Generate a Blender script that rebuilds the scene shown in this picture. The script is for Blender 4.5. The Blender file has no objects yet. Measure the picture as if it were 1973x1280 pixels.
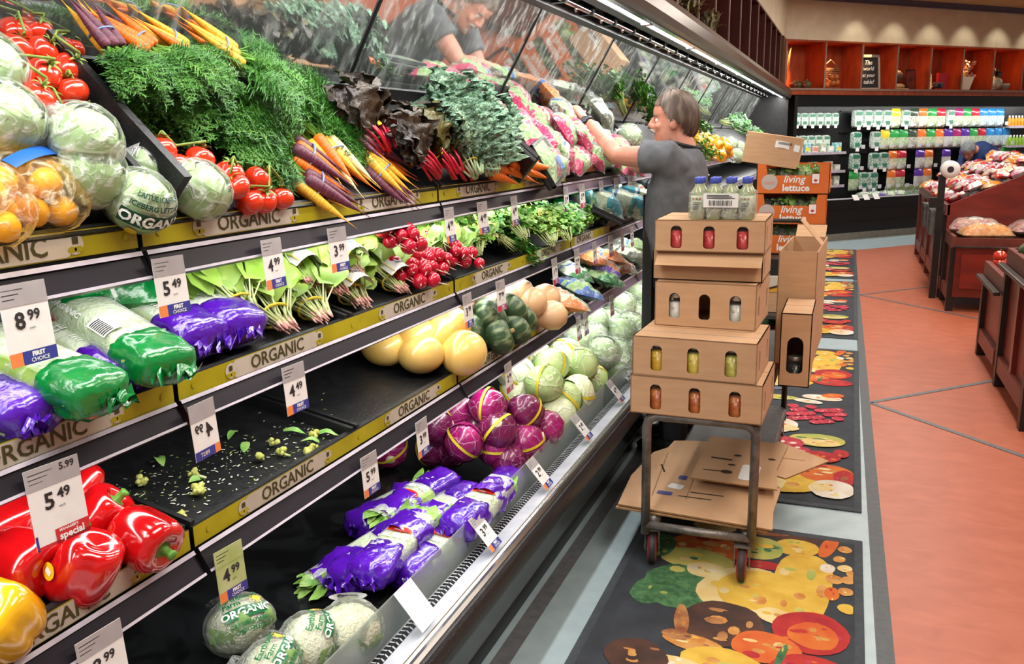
import bpy, bmesh, math, random
import numpy as np
from mathutils import Vector, Matrix, Euler, noise

random.seed(7)
SC = bpy.context.scene
COL = SC.collection
V = Vector
PI = math.pi

# ---------------------------------------------------------------- camera
CAM_H = 1.6
FPX = 1640.0
_d1 = V((1645 - 986.5, 263 - 640, FPX)); _d2 = V((4590 - 986.5, 205 - 640, FPX))
_dn = _d1.cross(_d2).normalized()
if _dn.y < 0: _dn = -_dn
_yv = (_d1 - _d1.dot(_dn) * _dn).normalized()      # world +Y (along the produce case) seen by the camera
_xv = _dn.cross(_yv)
_up = -_dn
cd = bpy.data.cameras.new('camera'); cam = bpy.data.objects.new('camera', cd); COL.objects.link(cam)
cd.sensor_fit = 'HORIZONTAL'; cd.sensor_width = 36.0; cd.lens = FPX / 1973 * 36; cd.clip_start = 0.02; cd.clip_end = 100
_right = V((_xv.x, _yv.x, _up.x)); _cup = -V((_xv.y, _yv.y, _up.y)); _back = -V((_xv.z, _yv.z, _up.z))
cam.matrix_world = Matrix(((_right.x, _cup.x, _back.x, 0), (_right.y, _cup.y, _back.y, 0), (_right.z, _cup.z, _back.z, CAM_H), (0, 0, 0, 1)))
SC.camera = cam

# ---------------------------------------------------------------- world, light, exposure
SC.view_settings.view_transform = 'Standard'; SC.view_settings.look = 'None'
SC.view_settings.gamma = 1.0; SC.view_settings.use_curve_mapping = False
SC.view_settings.exposure = 0.2
SC.cycles.max_bounces = 7; SC.cycles.diffuse_bounces = 3; SC.cycles.glossy_bounces = 4; SC.cycles.transmission_bounces = 4
SC.cycles.transparent_max_bounces = 14; SC.cycles.caustics_reflective = False; SC.cycles.caustics_refractive = False
SC.cycles.sample_clamp_indirect = 4.0
w = bpy.data.worlds.new('world'); SC.world = w; w.use_nodes = True
w.node_tree.nodes['Background'].inputs[0].default_value = (1.0, 0.94, 0.86, 1)
w.node_tree.nodes['Background'].inputs[1].default_value = 0.22

def area(name, loc, rot, sx, sy, power, col=(1, 1, 1), spread=None):
    l = bpy.data.lights.new(name, 'AREA'); l.shape = 'RECTANGLE'; l.size = sx; l.size_y = sy; l.energy = power; l.color = col
    if spread: l.spread = spread
    o = bpy.data.objects.new(name, l); COL.objects.link(o); o.location = loc; o.rotation_euler = rot
    return o
def spot(name, loc, target, power, angle, blend=0.5, col=(1, 1, 1), radius=0.03):
    l = bpy.data.lights.new(name, 'SPOT'); l.energy = power; l.spot_size = angle; l.spot_blend = blend; l.color = col; l.shadow_soft_size = radius
    o = bpy.data.objects.new(name, l); COL.objects.link(o); o.location = loc
    o.rotation_euler = (V(target) - V(loc)).to_track_quat('-Z', 'Y').to_euler()
    return o
# store ceiling panels
for yy in (1.5, 5.0, 8.5, 12.0):
    area('ceiling_lamp', (0.75, yy, 3.5), (0, 0, 0), 0.6, 2.2, 62, (1, 0.93, 0.84))
area('ceiling_lamp', (-0.3, -1.6, 3.5), (0, 0, 0), 1.6, 1.6, 62, (1, 0.94, 0.86))
area('ceiling_lamp', (3.6, 8.0, 3.5), (0, 0, 0), 1.0, 8.0, 120, (1, 0.92, 0.82))
# fluorescent run under the produce case canopy and under each shelf front
CASE_L = 13.2
area('canopy_lamp_light', (-1.0, CASE_L / 2 - 0.6, 2.175), (0, math.radians(14), 0), 0.07, CASE_L + 1, 118, (1, 0.985, 0.96))
for nm, x, z, pw in (('shelf_lamp_light', -1.215, 1.365, 12), ('shelf_lamp_light', -1.19, 1.09, 20), ('shelf_lamp_light', -1.175, 0.79, 29)):
    area(nm, (x, CASE_L / 2 - 0.6, z), (0, math.radians(22), 0), 0.03, CASE_L + 1, pw, (1, 0.985, 0.95))

# ---------------------------------------------------------------- rays through the photograph (used to find where things stand)
def ray(px, py):
    v = V((px - 986.5, py - 640, FPX))
    return V((v.dot(_xv), v.dot(_yv), v.dot(_up)))
EYE = V((0, 0, CAM_H))
def on_plane(px, py, p0, n):
    r = ray(px, py); p0 = V(p0); n = V(n)
    return EYE + r * ((p0 - EYE).dot(n) / r.dot(n))
def on_x(px, py, x): return on_plane(px, py, (x, 0, 0), (1, 0, 0))
def on_y(px, py, y): return on_plane(px, py, (0, y, 0), (0, 1, 0))
def on_z(px, py, z=0.0): return on_plane(px, py, (0, 0, z), (0, 0, 1))

# ---------------------------------------------------------------- materials
def C(h):
    h = h.lstrip('#'); r = []
    for i in (0, 2, 4):
        c = int(h[i:i + 2], 16) / 255
        r.append(c / 12.92 if c <= 0.04045 else ((c + 0.055) / 1.055) ** 2.4)
    return (r[0], r[1], r[2], 1)
_M = {}
def N(nt, t, **kw):
    n = nt.nodes.new(t)
    for k, v in kw.items(): setattr(n, k, v)
    return n
def newmat(name):
    m = bpy.data.materials.new(name); m.use_nodes = True; nt = m.node_tree
    b = nt.nodes['Principled BSDF']; return m, nt, b, nt.links.new
def M(name, c1, c2=None, scale=14, rough=0.5, metal=0.0, bump=0.0, bscale=60, spec=0.5, coat=0.0, stretch=(1, 1, 1), lo=0.35, hi=0.65, emit=0.0, sss=0.0, distort=0.0, vary=0.0, detail=3.0, aniso=None):
    if name in _M: return _M[name]
    m, nt, b, L = newmat(name)
    b.inputs['Roughness'].default_value = rough; b.inputs['Metallic'].default_value = metal
    b.inputs['Specular IOR Level'].default_value = spec; b.inputs['Coat Weight'].default_value = coat
    b.inputs['Coat Roughness'].default_value = 0.12
    tc = N(nt, 'ShaderNodeTexCoord'); mp = N(nt, 'ShaderNodeMapping'); mp.inputs['Scale'].default_value = stretch
    L(tc.outputs['Object'], mp.inputs['Vector'])
    src = None
    if c2:
        nz = N(nt, 'ShaderNodeTexNoise'); nz.inputs['Scale'].default_value = scale; nz.inputs['Detail'].default_value = detail; nz.inputs['Distortion'].default_value = distort
        L(mp.outputs[0], nz.inputs['Vector'])
        rp = N(nt, 'ShaderNodeValToRGB'); rp.color_ramp.elements[0].position = lo; rp.color_ramp.elements[1].position = hi
        rp.color_ramp.elements[0].color = C(c1); rp.color_ramp.elements[1].color = C(c2)
        L(nz.outputs['Fac'], rp.inputs['Fac']); src = rp.outputs['Color']
    else:
        b.inputs['Base Color'].default_value = C(c1)
    if vary:
        oi = N(nt, 'ShaderNodeObjectInfo'); hs = N(nt, 'ShaderNodeHueSaturation')
        if src: L(src, hs.inputs['Color'])
        else: hs.inputs['Color'].default_value = C(c1)
        mr = N(nt, 'ShaderNodeMapRange'); mr.inputs['To Min'].default_value = 1 - vary; mr.inputs['To Max'].default_value = 1 + vary
        L(oi.outputs['Random'], mr.inputs['Value']); L(mr.outputs[0], hs.inputs['Value']); src = hs.outputs['Color']
    if src: L(src, b.inputs['Base Color'])
    if emit:
        b.inputs['Emission Strength'].default_value = emit; b.inputs['Emission Color'].default_value = C(c1)
    if sss:
        b.inputs['Subsurface Weight'].default_value = sss; b.inputs['Subsurface Radius'].default_value = (0.02, 0.01, 0.006); b.inputs['Subsurface Scale'].default_value = 0.3
    if bump:
        n2 = N(nt, 'ShaderNodeTexNoise'); n2.inputs['Scale'].default_value = bscale; n2.inputs['Detail'].default_value = 3
        L(mp.outputs[0], n2.inputs['Vector'])
        bp = N(nt, 'ShaderNodeBump'); bp.inputs['Strength'].default_value = bump; bp.inputs['Distance'].default_value = 0.01
        L(n2.outputs['Fac'], bp.inputs['Height']); L(bp.outputs[0], b.inputs['Normal'])
    _M[name] = m; return m
def FILM(name, tint='#ffffff', lo=0.06, hi=0.75, scale=26, bump=0.9, thr=0.5, white='#f4f6f4', rough=0.12):
    """clear wrinkled plastic film: see-through, glossy, with whitish highlight wisps painted in by noise"""
    if name in _M: return _M[name]
    m, nt, b, L = newmat(name)
    b.inputs['Base Color'].default_value = C(white); b.inputs['Roughness'].default_value = rough; b.inputs['Specular IOR Level'].default_value = 0.8
    tr = N(nt, 'ShaderNodeBsdfTransparent'); tr.inputs['Color'].default_value = C(tint)
    mx = N(nt, 'ShaderNodeMixShader'); tc = N(nt, 'ShaderNodeTexCoord')
    nz = N(nt, 'ShaderNodeTexNoise'); nz.inputs['Scale'].default_value = scale; nz.inputs['Detail'].default_value = 4; nz.inputs['Distortion'].default_value = 1.6
    L(tc.outputs['Object'], nz.inputs['Vector'])
    mr = N(nt, 'ShaderNodeMapRange'); mr.inputs['From Min'].default_value = thr - 0.06; mr.inputs['From Max'].default_value = thr + 0.16
    mr.inputs['To Min'].default_value = lo; mr.inputs['To Max'].default_value = hi
    L(nz.outputs['Fac'], mr.inputs['Value'])  # noise opacity paints white highlights onto the film
    lw = N(nt, 'ShaderNodeLayerWeight'); lw.inputs['Blend'].default_value = 0.25
    ad = N(nt, 'ShaderNodeMath', operation='MAXIMUM'); ml = N(nt, 'ShaderNodeMath', operation='MULTIPLY'); ml.inputs[1].default_value = 0.55
    L(lw.outputs['Fresnel'], ml.inputs[0]); L(ml.outputs[0], ad.inputs[0]); L(mr.outputs[0], ad.inputs[1])
    bp = N(nt, 'ShaderNodeBump'); bp.inputs['Strength'].default_value = bump; bp.inputs['Distance'].default_value = 0.012
    L(nz.outputs['Fac'], bp.inputs['Height']); L(bp.outputs[0], b.inputs['Normal'])
    L(ad.outputs[0], mx.inputs[0]); L(tr.outputs[0], mx.inputs[1]); L(b.outputs[0], mx.inputs[2])
    L(mx.outputs[0], nt.nodes['Material Output'].inputs['Surface'])
    _M[name] = m; return m
def VEIN(name, base, base2, vein, scale=9, width=0.035, rough=0.35, bump=0.5, coat=0.2):
    if name in _M: return _M[name]
    m, nt, b, L = newmat(name)
    b.inputs['Roughness'].default_value = rough; b.inputs['Coat Weight'].default_value = coat
    tc = N(nt, 'ShaderNodeTexCoord'); oi = N(nt, 'ShaderNodeObjectInfo')
    va = N(nt, 'ShaderNodeVectorMath', operation='ADD'); L(tc.outputs['Object'], va.inputs[0]); L(oi.outputs['Random'], va.inputs[1])
    nz = N(nt, 'ShaderNodeTexNoise'); nz.inputs['Scale'].default_value = 12; L(va.outputs[0], nz.inputs['Vector'])
    mxv = N(nt, 'ShaderNodeMix', data_type='VECTOR'); mxv.inputs[0].default_value = 0.06
    L(va.outputs[0], mxv.inputs[4]); L(nz.outputs['Color'], mxv.inputs[5])
    vo = N(nt, 'ShaderNodeTexVoronoi', feature='DISTANCE_TO_EDGE'); vo.inputs['Scale'].default_value = scale; L(mxv.outputs[1], vo.inputs['Vector'])
    vo2 = N(nt, 'ShaderNodeTexVoronoi', feature='DISTANCE_TO_EDGE'); vo2.inputs['Scale'].default_value = scale * 2.6; L(mxv.outputs[1], vo2.inputs['Vector'])
    mr = N(nt, 'ShaderNodeMapRange'); mr.inputs['From Max'].default_value = width; mr.inputs['To Min'].default_value = 0.75; mr.inputs['To Max'].default_value = 0
    L(vo.outputs['Distance'], mr.inputs['Value'])
    mr2 = N(nt, 'ShaderNodeMapRange'); mr2.inputs['From Max'].default_value = width; mr2.inputs['To Min'].default_value = 0.3; mr2.inputs['To Max'].default_value = 0
    L(vo2.outputs['Distance'], mr2.inputs['Value'])
    ad = N(nt, 'ShaderNodeMath', operation='MAXIMUM'); L(mr.outputs[0], ad.inputs[0]); L(mr2.outputs[0], ad.inputs[1])
    n3 = N(nt, 'ShaderNodeTexNoise'); n3.inputs['Scale'].default_value = 14; L(va.outputs[0], n3.inputs['Vector'])
    rp = N(nt, 'ShaderNodeValToRGB'); rp.color_ramp.elements[0].color = C(base); rp.color_ramp.elements[1].color = C(base2)
    rp.color_ramp.elements[0].position = 0.35; rp.color_ramp.elements[1].position = 0.68
    L(n3.outputs['Fac'], rp.inputs['Fac'])
    mc = N(nt, 'ShaderNodeMix', data_type='RGBA'); L(ad.outputs[0], mc.inputs[0]); L(rp.outputs[0], mc.inputs[6]); mc.inputs[7].default_value = C(vein)
    L(mc.outputs[2], b.inputs['Base Color'])
    bp = N(nt, 'ShaderNodeBump'); bp.inputs['Strength'].default_value = bump; bp.inputs['Distance'].default_value = 0.006
    L(ad.outputs[0], bp.inputs['Height']); L(bp.outputs[0], b.inputs['Normal'])
    _M[name] = m; return m

# ---------------------------------------------------------------- mesh building
class MB:
    def __init__(s): s.v = []; s.f = []; s.m = []; s.s = []
    def vert(s, p): s.v.append((p[0], p[1], p[2])); return len(s.v) - 1
    def face(s, idx, mat=0, smooth=False): s.f.append(tuple(idx)); s.m.append(mat); s.s.append(smooth)
    def poly(s, pts, mat=0, smooth=False):
        b = len(s.v); s.v.extend((p[0], p[1], p[2]) for p in pts); s.face(range(b, b + len(pts)), mat, smooth)
    def box(s, lo, hi, mat=0, mw=None, mats=None):
        (x0, y0, z0), (x1, y1, z1) = lo, hi
        P = [V(p) for p in ((x0, y0, z0), (x1, y0, z0), (x1, y1, z0), (x0, y1, z0), (x0, y0, z1), (x1, y0, z1), (x1, y1, z1), (x0, y1, z1))]
        if mw is not None: P = [mw @ p for p in P]
        b = len(s.v); s.v.extend(tuple(p) for p in P)
        for i, q in enumerate(((0, 3, 2, 1), (4, 5, 6, 7), (0, 1, 5, 4), (1, 2, 6, 5), (2, 3, 7, 6), (3, 0, 4, 7))):
            s.face([b + k for k in q], mats[i] if mats else mat)
    def bbox(s, lo, hi, r=0.004, mat=0, mw=None):
        """box with bevelled edges"""
        bm = bmesh.new(); bmesh.ops.create_cube(bm, size=1)
        c = [(a + b) / 2 for a, b in zip(lo, hi)]; d = [b - a for a, b in zip(lo, hi)]
        for v in bm.verts: v.co = V([c[i] + v.co[i] * d[i] for i in range(3)])
        bmesh.ops.bevel(bm, geom=bm.edges[:], offset=min(r, min(d) * 0.45), segments=2, affect='EDGES', profile=0.5)
        s.add_bm(bm, mw, mat); bm.free()
    def add_bm(s, bm, mw=None, mat=0, smooth=False):
        b = len(s.v); bm.verts.index_update()
        s.v.extend(tuple(mw @ v.co) if mw is not None else tuple(v.co) for v in bm.verts)
        for f in bm.faces: s.face([b + v.index for v in f.verts], mat, smooth)
    def add(s, o, mw=None, mat=None):
        b = len(s.v)
        s.v.extend(tuple(mw @ V(p)) for p in o.v) if mw is not None else s.v.extend(o.v)
        for f, m, sm in zip(o.f, o.m, o.s): s.face([b + i for i in f], m if mat is None else mat, sm)
        return s
    def loft(s, rings, mat=0, smooth=True, cap=True, closed=True, matf=None):
        n = len(rings[0]); b = len(s.v)
        for r in rings: s.v.extend((p[0], p[1], p[2]) for p in r)
        for i in range(len(rings) - 1):
            for j in range(n if closed else n - 1):
                k = (j + 1) % n
                s.face((b + i * n + j, b + i * n + k, b + (i + 1) * n + k, b + (i + 1) * n + j), matf(i, j) if matf else mat, smooth)
        if cap:
            s.face([b + j for j in range(n)][::-1], matf(0, 0) if matf else mat, smooth)
            s.face([b + (len(rings) - 1) * n + j for j in range(n)], matf(len(rings) - 2, 0) if matf else mat, smooth)
    def tube(s, pts, r, seg=8, mat=0, cap=True, flat=1.0, smooth=True):
        pts = [V(p) for p in pts]; rs = r if isinstance(r, (list, tuple)) else [r] * len(pts)
        rings = []; up = None
        for i, p in enumerate(pts):
            t = (pts[min(i + 1, len(pts) - 1)] - pts[max(i - 1, 0)]).normalized()
            if up is None:
                up = V((0, 0, 1)) if abs(t.z) < 0.9 else V((1, 0, 0))
            a = t.cross(up).normalized(); up = a.cross(t).normalized()
            rings.append([p + (a * math.cos(2 * PI * k / seg) + up * math.sin(2 * PI * k / seg) * flat) * rs[i] for k in range(seg)])
        s.loft(rings, mat, smooth, cap)
    def lathe(s, prof, seg=20, mat=0, axis_mw=None, lobe=None, smooth=True, matf=None):
        """prof: (radius, z) list, about local Z; lobe(theta, t) scales the radius"""
        rings = []
        for i, (r, z) in enumerate(prof):
            t = i / (len(prof) - 1); ring = []
            for k in range(seg):
                a = 2 * PI * k / seg; rr = max(r, 1e-5) * (lobe(a, t) if lobe else 1); p = V((rr * math.cos(a), rr * math.sin(a), z))
                ring.append(axis_mw @ p if axis_mw is not None else p)
            rings.append(ring)
        s.loft(rings, mat, smooth, True, True, matf)
    def ball(s, c, r, su=16, sv=10, mat=0, fn=None, mw=None, matf=None):
        """sphere / ellipsoid; fn(unit direction) -> radius factor"""
        r = (r, r, r) if not isinstance(r, (list, tuple)) else r; c = V(c); rings = []
        for i in range(sv + 1):
            ph = PI * i / sv; ph = min(max(ph, 0.02), PI - 0.02); ring = []
            for k in range(su):
                th = 2 * PI * k / su; d = V((math.sin(ph) * math.cos(th), math.sin(ph) * math.sin(th), -math.cos(ph)))
                q = fn(d) if fn else 1; p = V((d.x * r[0], d.y * r[1], d.z * r[2])) * q + c
                ring.append(mw @ p if mw is not None else p)
            rings.append(ring)
        s.loft(rings, mat, True, True, True, matf)
    def grid(s, fn, nu, nv, mat=0, smooth=True, matf=None):
        b = len(s.v)
        for i in range(nu + 1):
            for j in range(nv + 1): s.v.append(tuple(fn(i / nu, j / nv)))
        for i in range(nu):
            for j in range(nv):
                q = b + i * (nv + 1) + j
                s.face((q, q + nv + 1, q + nv + 2, q + 1), matf(i / nu, j / nv) if matf else mat, smooth)
    def mesh(s, name, mats):
        me = bpy.data.meshes.new(name); me.from_pydata(s.v, [], s.f)
        for m in mats: me.materials.append(m)
        me.polygons.foreach_set('material_index', [min(k, len(mats) - 1) for k in s.m]); me.polygons.foreach_set('use_smooth', s.s)
        me.update(); return me
def nz(p, sc=1.0, seed=0.0): return noise.noise(V((p[0] * sc + seed, p[1] * sc + seed * 1.7, p[2] * sc - seed)))

class Node:
    def __init__(s, name, mb=None, mats=(), kids=(), label=None):
        s.name = name; s.me = mb if isinstance(mb, bpy.types.Mesh) else (mb.mesh(name, list(mats)) if mb else None)
        s.kids = list(kids); s.label = label; s.mw = None
    def at(s, mw): s.mw = mw; return s
def _inst(node, parent):
    o = bpy.data.objects.new(node.name, node.me); COL.objects.link(o)
    if node.me is None: o.empty_display_size = 0.05
    if parent is not None: o.parent = parent
    if node.mw is not None: o.matrix_basis = node.mw
    if node.label: o['label'] = node.label
    for k in node.kids: _inst(k, o)
    return o
def spawn(node, mw=None, label=None, cat=None, group=None, kind=None, name=None):
    o = _inst(node, None)
    if name: o.name = name
    if mw is not None: o.matrix_basis = mw
    if label: o['label'] = label
    if cat: o['category'] = cat
    if group: o['group'] = group
    if kind: o['kind'] = kind
    return o
def thing(name, mb, mats, label, cat, mw=None, group=None, kids=(), kind=None):
    return spawn(Node(name, mb, mats, kids), mw, label, cat, group, kind)
def struct(name, mb, mats, kids=()):
    o = spawn(Node(name, mb, mats, kids)); o['kind'] = 'structure'; return o
def T(x, y, z): return Matrix.Translation((x, y, z))
def R(ax, deg): return Matrix.Rotation(math.radians(deg), 4, ax)
def S(x, y=None, z=None):
    y = x if y is None else y; z = x if z is None else z
    return Matrix.Diagonal((x, y, z, 1))
ORD = ['first', 'second', 'third', 'fourth', 'fifth', 'sixth', 'seventh', 'eighth', 'ninth', 'tenth', 'eleventh', 'twelfth', 'thirteenth', 'fourteenth', 'fifteenth', 'sixteenth', 'seventeenth', 'eighteenth', 'nineteenth', 'twentieth', 'twenty-first', 'twenty-second', 'twenty-third', 'twenty-fourth', 'twenty-fifth', 'twenty-sixth', 'twenty-seventh', 'twenty-eighth']

# ---------------------------------------------------------------- lettering
_T = {}
def text_mb(txt, size=0.05, weight=0.0, align='CENTER', shear=0.0, space=1.0):
    k = (txt, size, weight, align, shear, space)
    if k in _T: return _T[k]
    c = bpy.data.curves.new('t', 'FONT'); c.body = txt; c.size = size; c.offset = weight; c.align_x = align; c.align_y = 'CENTER'; c.shear = shear
    c.resolution_u = 2; c.space_character = space; c.fill_mode = 'FRONT'
    o = bpy.data.objects.new('t', c); me = bpy.data.meshes.new_from_object(o)
    mb = MB(); mb.v = [tuple(v.co) for v in me.vertices]
    for p in me.polygons: mb.face(p.vertices[:], 0, False)
    bpy.data.objects.remove(o); bpy.data.curves.remove(c); bpy.data.meshes.remove(me)
    _T[k] = mb; return mb
def holed_panel(w, h, holes, t=0.004, arch=True):
    """flat board in XZ (front face towards -Y) with round-ended hand holes; holes: (cx, cz, w, h)"""
    c = bpy.data.curves.new('p', 'CURVE'); c.dimensions = '2D'; c.fill_mode = 'BOTH'; c.extrude = t / 2
    def spl(pts):
        s = c.splines.new('POLY'); s.points.add(len(pts) - 1); s.use_cyclic_u = True
        for q, p in zip(s.points, pts): q.co = (p[0], p[1], 0, 1)
    spl([(-w / 2, 0), (w / 2, 0), (w / 2, h), (-w / 2, h)])
    for cx, cz, hw, hh in holes:
        r = hw / 2; pts = []
        for k in range(9): a = PI * k / 8; pts.append((cx + r * math.cos(a), cz + hh / 2 - r + r * math.sin(a)))
        rb = r * 0.55
        for k in range(5): a = PI + PI / 2 * k / 4; pts.append((cx - r + rb + rb * math.cos(a), cz - hh / 2 + rb + rb * math.sin(a)))
        for k in range(5): a = 1.5 * PI + PI / 2 * k / 4; pts.append((cx + r - rb + rb * math.cos(a), cz - hh / 2 + rb + rb * math.sin(a)))
        spl(pts)
    o = bpy.data.objects.new('p', c); me = bpy.data.meshes.new_from_object(o)
    mb = MB(); mb.v = [(v.co.x, v.co.z, v.co.y) for v in me.vertices]
    for p in me.polygons: mb.face(tuple(p.vertices)[::-1], 0, False)
    bpy.data.objects.remove(o); bpy.data.curves.remove(c); bpy.data.meshes.remove(me)
    return mb
# ================================================================ the setting
def floor():
    mats = [M('floor_orange', '#c26d50', '#ab593d', 7, 0.42, stretch=(1, 1.6, 1), lo=0.25, hi=0.8, detail=8, distort=0.6, spec=0.35),
            M('floor_grey', '#6e7073', '#5f6266', 30, 0.5), M('floor_pale', '#a9bcc0', '#9fb2b8', 12, 0.38, spec=0.4),
            M('floor_dark_band', '#54585c', '#4b5054', 40, 0.55), M('floor_slate', '#5f6f6f', '#566565', 20, 0.4)]
    mb = MB()
    mb.poly([(-2.6, -3, 0), (9, -3, 0), (9, 24, 0), (-2.6, 24, 0)], 0)
    xl = lambda y: 0.167 - 0.0095 * (y - 2.6)
    xr = lambda y: 0.221 - 0.0095 * (y - 2.6)
    yb = 13.1; e = 0.0012
    mb.poly([(-1.35, -3, e), (xl(-3), -3, e), (xl(yb), yb, e), (-1.35, yb, e)], 2)
    mb.poly([(-1.35, yb, e), (xl(yb), yb, e), (5.2, yb + 5.55, e), (5.2, 20.4, e), (-1.35, 13.5, e)], 2)
    mb.poly([(xl(-3), -3, e), (xr(-3), -3, e), (xr(yb), yb, e), (xl(yb), yb, e)], 3)
    # slate strip beside the kick plate
    mb.poly([(-0.965, -3, 2 * e), (-0.905, -3, 2 * e), (-0.905, 13.2, 2 * e), (-0.965, 13.2, 2 * e)], 1)
    def line(a, b, wd=0.035):
        a = V((a[0], a[1], 2 * e)); b = V((b[0], b[1], 2 * e)); d = (b - a).normalized(); n = V((-d.y, d.x, 0)) * wd / 2
        mb.poly([a + n, a - n, b - n, b + n][::-1], 1)
    for y in (5.46, 9.38, 1.54):
        line((xr(y), y), (xr(y) + 6.5, y + 6.5 * 0.985)); line((xr(y), y), (xr(y) + 3.4, y - 3.4 * 1.04))
    return struct('floor', mb, mats)
floor()
# back wall frame: s runs along the wall, d is the distance out of it
BU = V((0.689, 0.7247, 0)); BN = V((0.7247, -0.689, 0)); BO = V((-0.314, 14.17, 0))
def bw(s, d, z): return BO + BU * s + BN * d + V((0, 0, z))
BW = Matrix(((BU.x, BN.x * -1, 0, BO.x), (BU.y, BN.y * -1, 0, BO.y), (0, 0, 1, 0), (0, 0, 0, 1)))   # local x along, y into the wall, z up
CREAM = M('cream_plaster', '#e2d5ba', '#d6c6a4', 5, 0.75, bump=0.12, bscale=14, lo=0.3, hi=0.7, detail=5, distort=0.5)
mb = MB(); mb.box((-2.3, -3, 0), (-1.95, 14.0, 3.62), 0); mb.box((-1.95, -3, 2.985), (-1.0, 13.5, 3.62), 0)
struct('wall_left', mb, [CREAM])
mb = MB(); mb.box((-2.2, 0.62, 0), (7.5, 0.8, 3.62), 0, BW); mb.box((-1.0, 0.0, 2.985), (7.5, 0.62, 3.62), 0, BW)
struct('wall_back', mb, [CREAM])
mb = MB(); mb.box((-0.95, -0.05, 3.54), (7.4, 0.0, 3.57), 0, BW); mb.box((-0.93, -0.08, 3.57), (7.4, 0.0, 3.62), 0, BW)
mb.box((-1.0, -3, 3.54), (-0.95, 13.45, 3.57), 0); mb.box((-1.0, -3, 3.57), (-0.92, 13.40, 3.62), 0)
struct('trim_1', mb, [M('plum_moulding', '#5b5468', '#524b5e', 20, 0.5)])
mb = MB(); mb.poly([(-2.3, -3, 3.621), (-2.3, 20, 3.621), (9, 24, 3.621), (9, -3, 3.621)], 0)
struct('ceiling', mb, [M('ceiling_tan', '#c9a877', '#c3a070', 3, 0.8)])

# ================================================================ the produce case along the left wall
BLK = M('black_plastic', '#121315', '#1d1e20', 30, 0.42, bump=0.15, bscale=90)
BLKS = M('black_satin_metal', '#17181a', None, rough=0.3, metal=0.3)
CHROME = M('chrome', '#c8c8ca', None, rough=0.14, metal=1.0)
STEEL = M('brushed_steel', '#b9b8b5', '#a8a7a4', 60, 0.26, metal=0.95, stretch=(1, 0.05, 1))
BUMP = M('rubber_bumper', '#25272b', '#1c1d20', 60, 0.33, bump=0.25, bscale=220, spec=0.6)
CHANNEL = M('white_channel', '#d5d9e2', '#c3c8d4', 14, 0.4)
RAIL = M('price_rail_purple_grey', '#2b272e', '#221f25', 9, 0.35, stretch=(1, 0.2, 1), spec=0.12)
RAILE = M('price_rail_edge', '#c6bfcb', '#b0a9b6', 20, 0.3)
OLIVE = M('strip_yellow_green', '#b8ae20', '#a69c18', 8, 0.35, lo=0.4, hi=0.6)
BEIGE = M('strip_pale_band', '#cbc4b6', '#bfb8a9', 20, 0.4)
INKO = M('strip_dark_olive_ink', '#45421f', None, rough=0.45)
FASCIA = M('bronze_fascia', '#6d5f53', '#5d5046', 3, 0.3, metal=0.55, stretch=(4, 0.4, 4))
KICKM = M('dark_reflective_kick', '#1a1714', '#2a231c', 2.5, 0.16, metal=0.5, stretch=(1, 0.6, 1))
LAMP = M('lamp_tube', '#fffdf8', None, emit=7.0)
PLEXI = FILM('plexi_guard', '#eef3f1', 0.10, 0.22, 40, 0.1, 0.62, '#e8eeec', 0.08)
YJ = lambda k: 1.19 + 1.22 * k
Y0, Y1 = -0.9, 13.15
def extrude(mb, pts, y0, y1, mats, close=False):
    n = len(pts)
    for i in range(n - (0 if close else 1)):
        a, b = pts[i], pts[(i + 1) % n]
        mb.poly([(a[0], y0, a[1]), (b[0], y0, b[1]), (b[0], y1, b[1]), (a[0], y1, a[1])], mats[i] if isinstance(mats, (list, tuple)) else mats)
# rows: front edge (x, z) and rise per metre towards the back
ROW = {1: (-1.20, 1.452, 0.95, 0.315), 2: (-1.155, 1.158, 0.30, 0.50), 3: (-1.155, 0.862, 0.20, 0.52), 4: (-1.0, 0.385, 0.06, 0.72)}
def row_frame(r, y=0.0):
    x, z, m, d = ROW[r]; q = V((-1, 0, m)).normalized(); nrm = V((m, 0, 1)).normalized()
    return Matrix(((0, q.x, nrm.x, x), (1, q.y, nrm.y, y), (0, q.z, nrm.z, z), (0, 0, 0, 1)))
ROWF = {r: row_frame(r) for r in ROW}
def rowpx(r, px, py, lift=0.0):
    x, z, m, d = ROW[r]; nrm = V((m, 0, 1)).normalized()
    return on_plane(px, py, V((x, 0, z)) + nrm * lift, nrm)
def onrow(r, px, py, lift=0.0, yaw=0, pitch=0, roll=0, sc=1.0):
    """frame of a thing lying on a row's slope where the photograph shows it: x along the case, y up the slope, z off it"""
    p = rowpx(r, px, py, lift); f = ROWF[r].to_3x3().to_4x4(); f.translation = p
    return f @ R('Z', yaw) @ R('X', pitch) @ R('Y', roll) @ S(sc)
ROOT = T(1.35, -6, 0)
kids = []
def part(name, mb, mats, sub=(), label=None):
    n = Node(name, mb, mats, sub, label).at(ROOT); kids.append(n); return n
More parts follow.
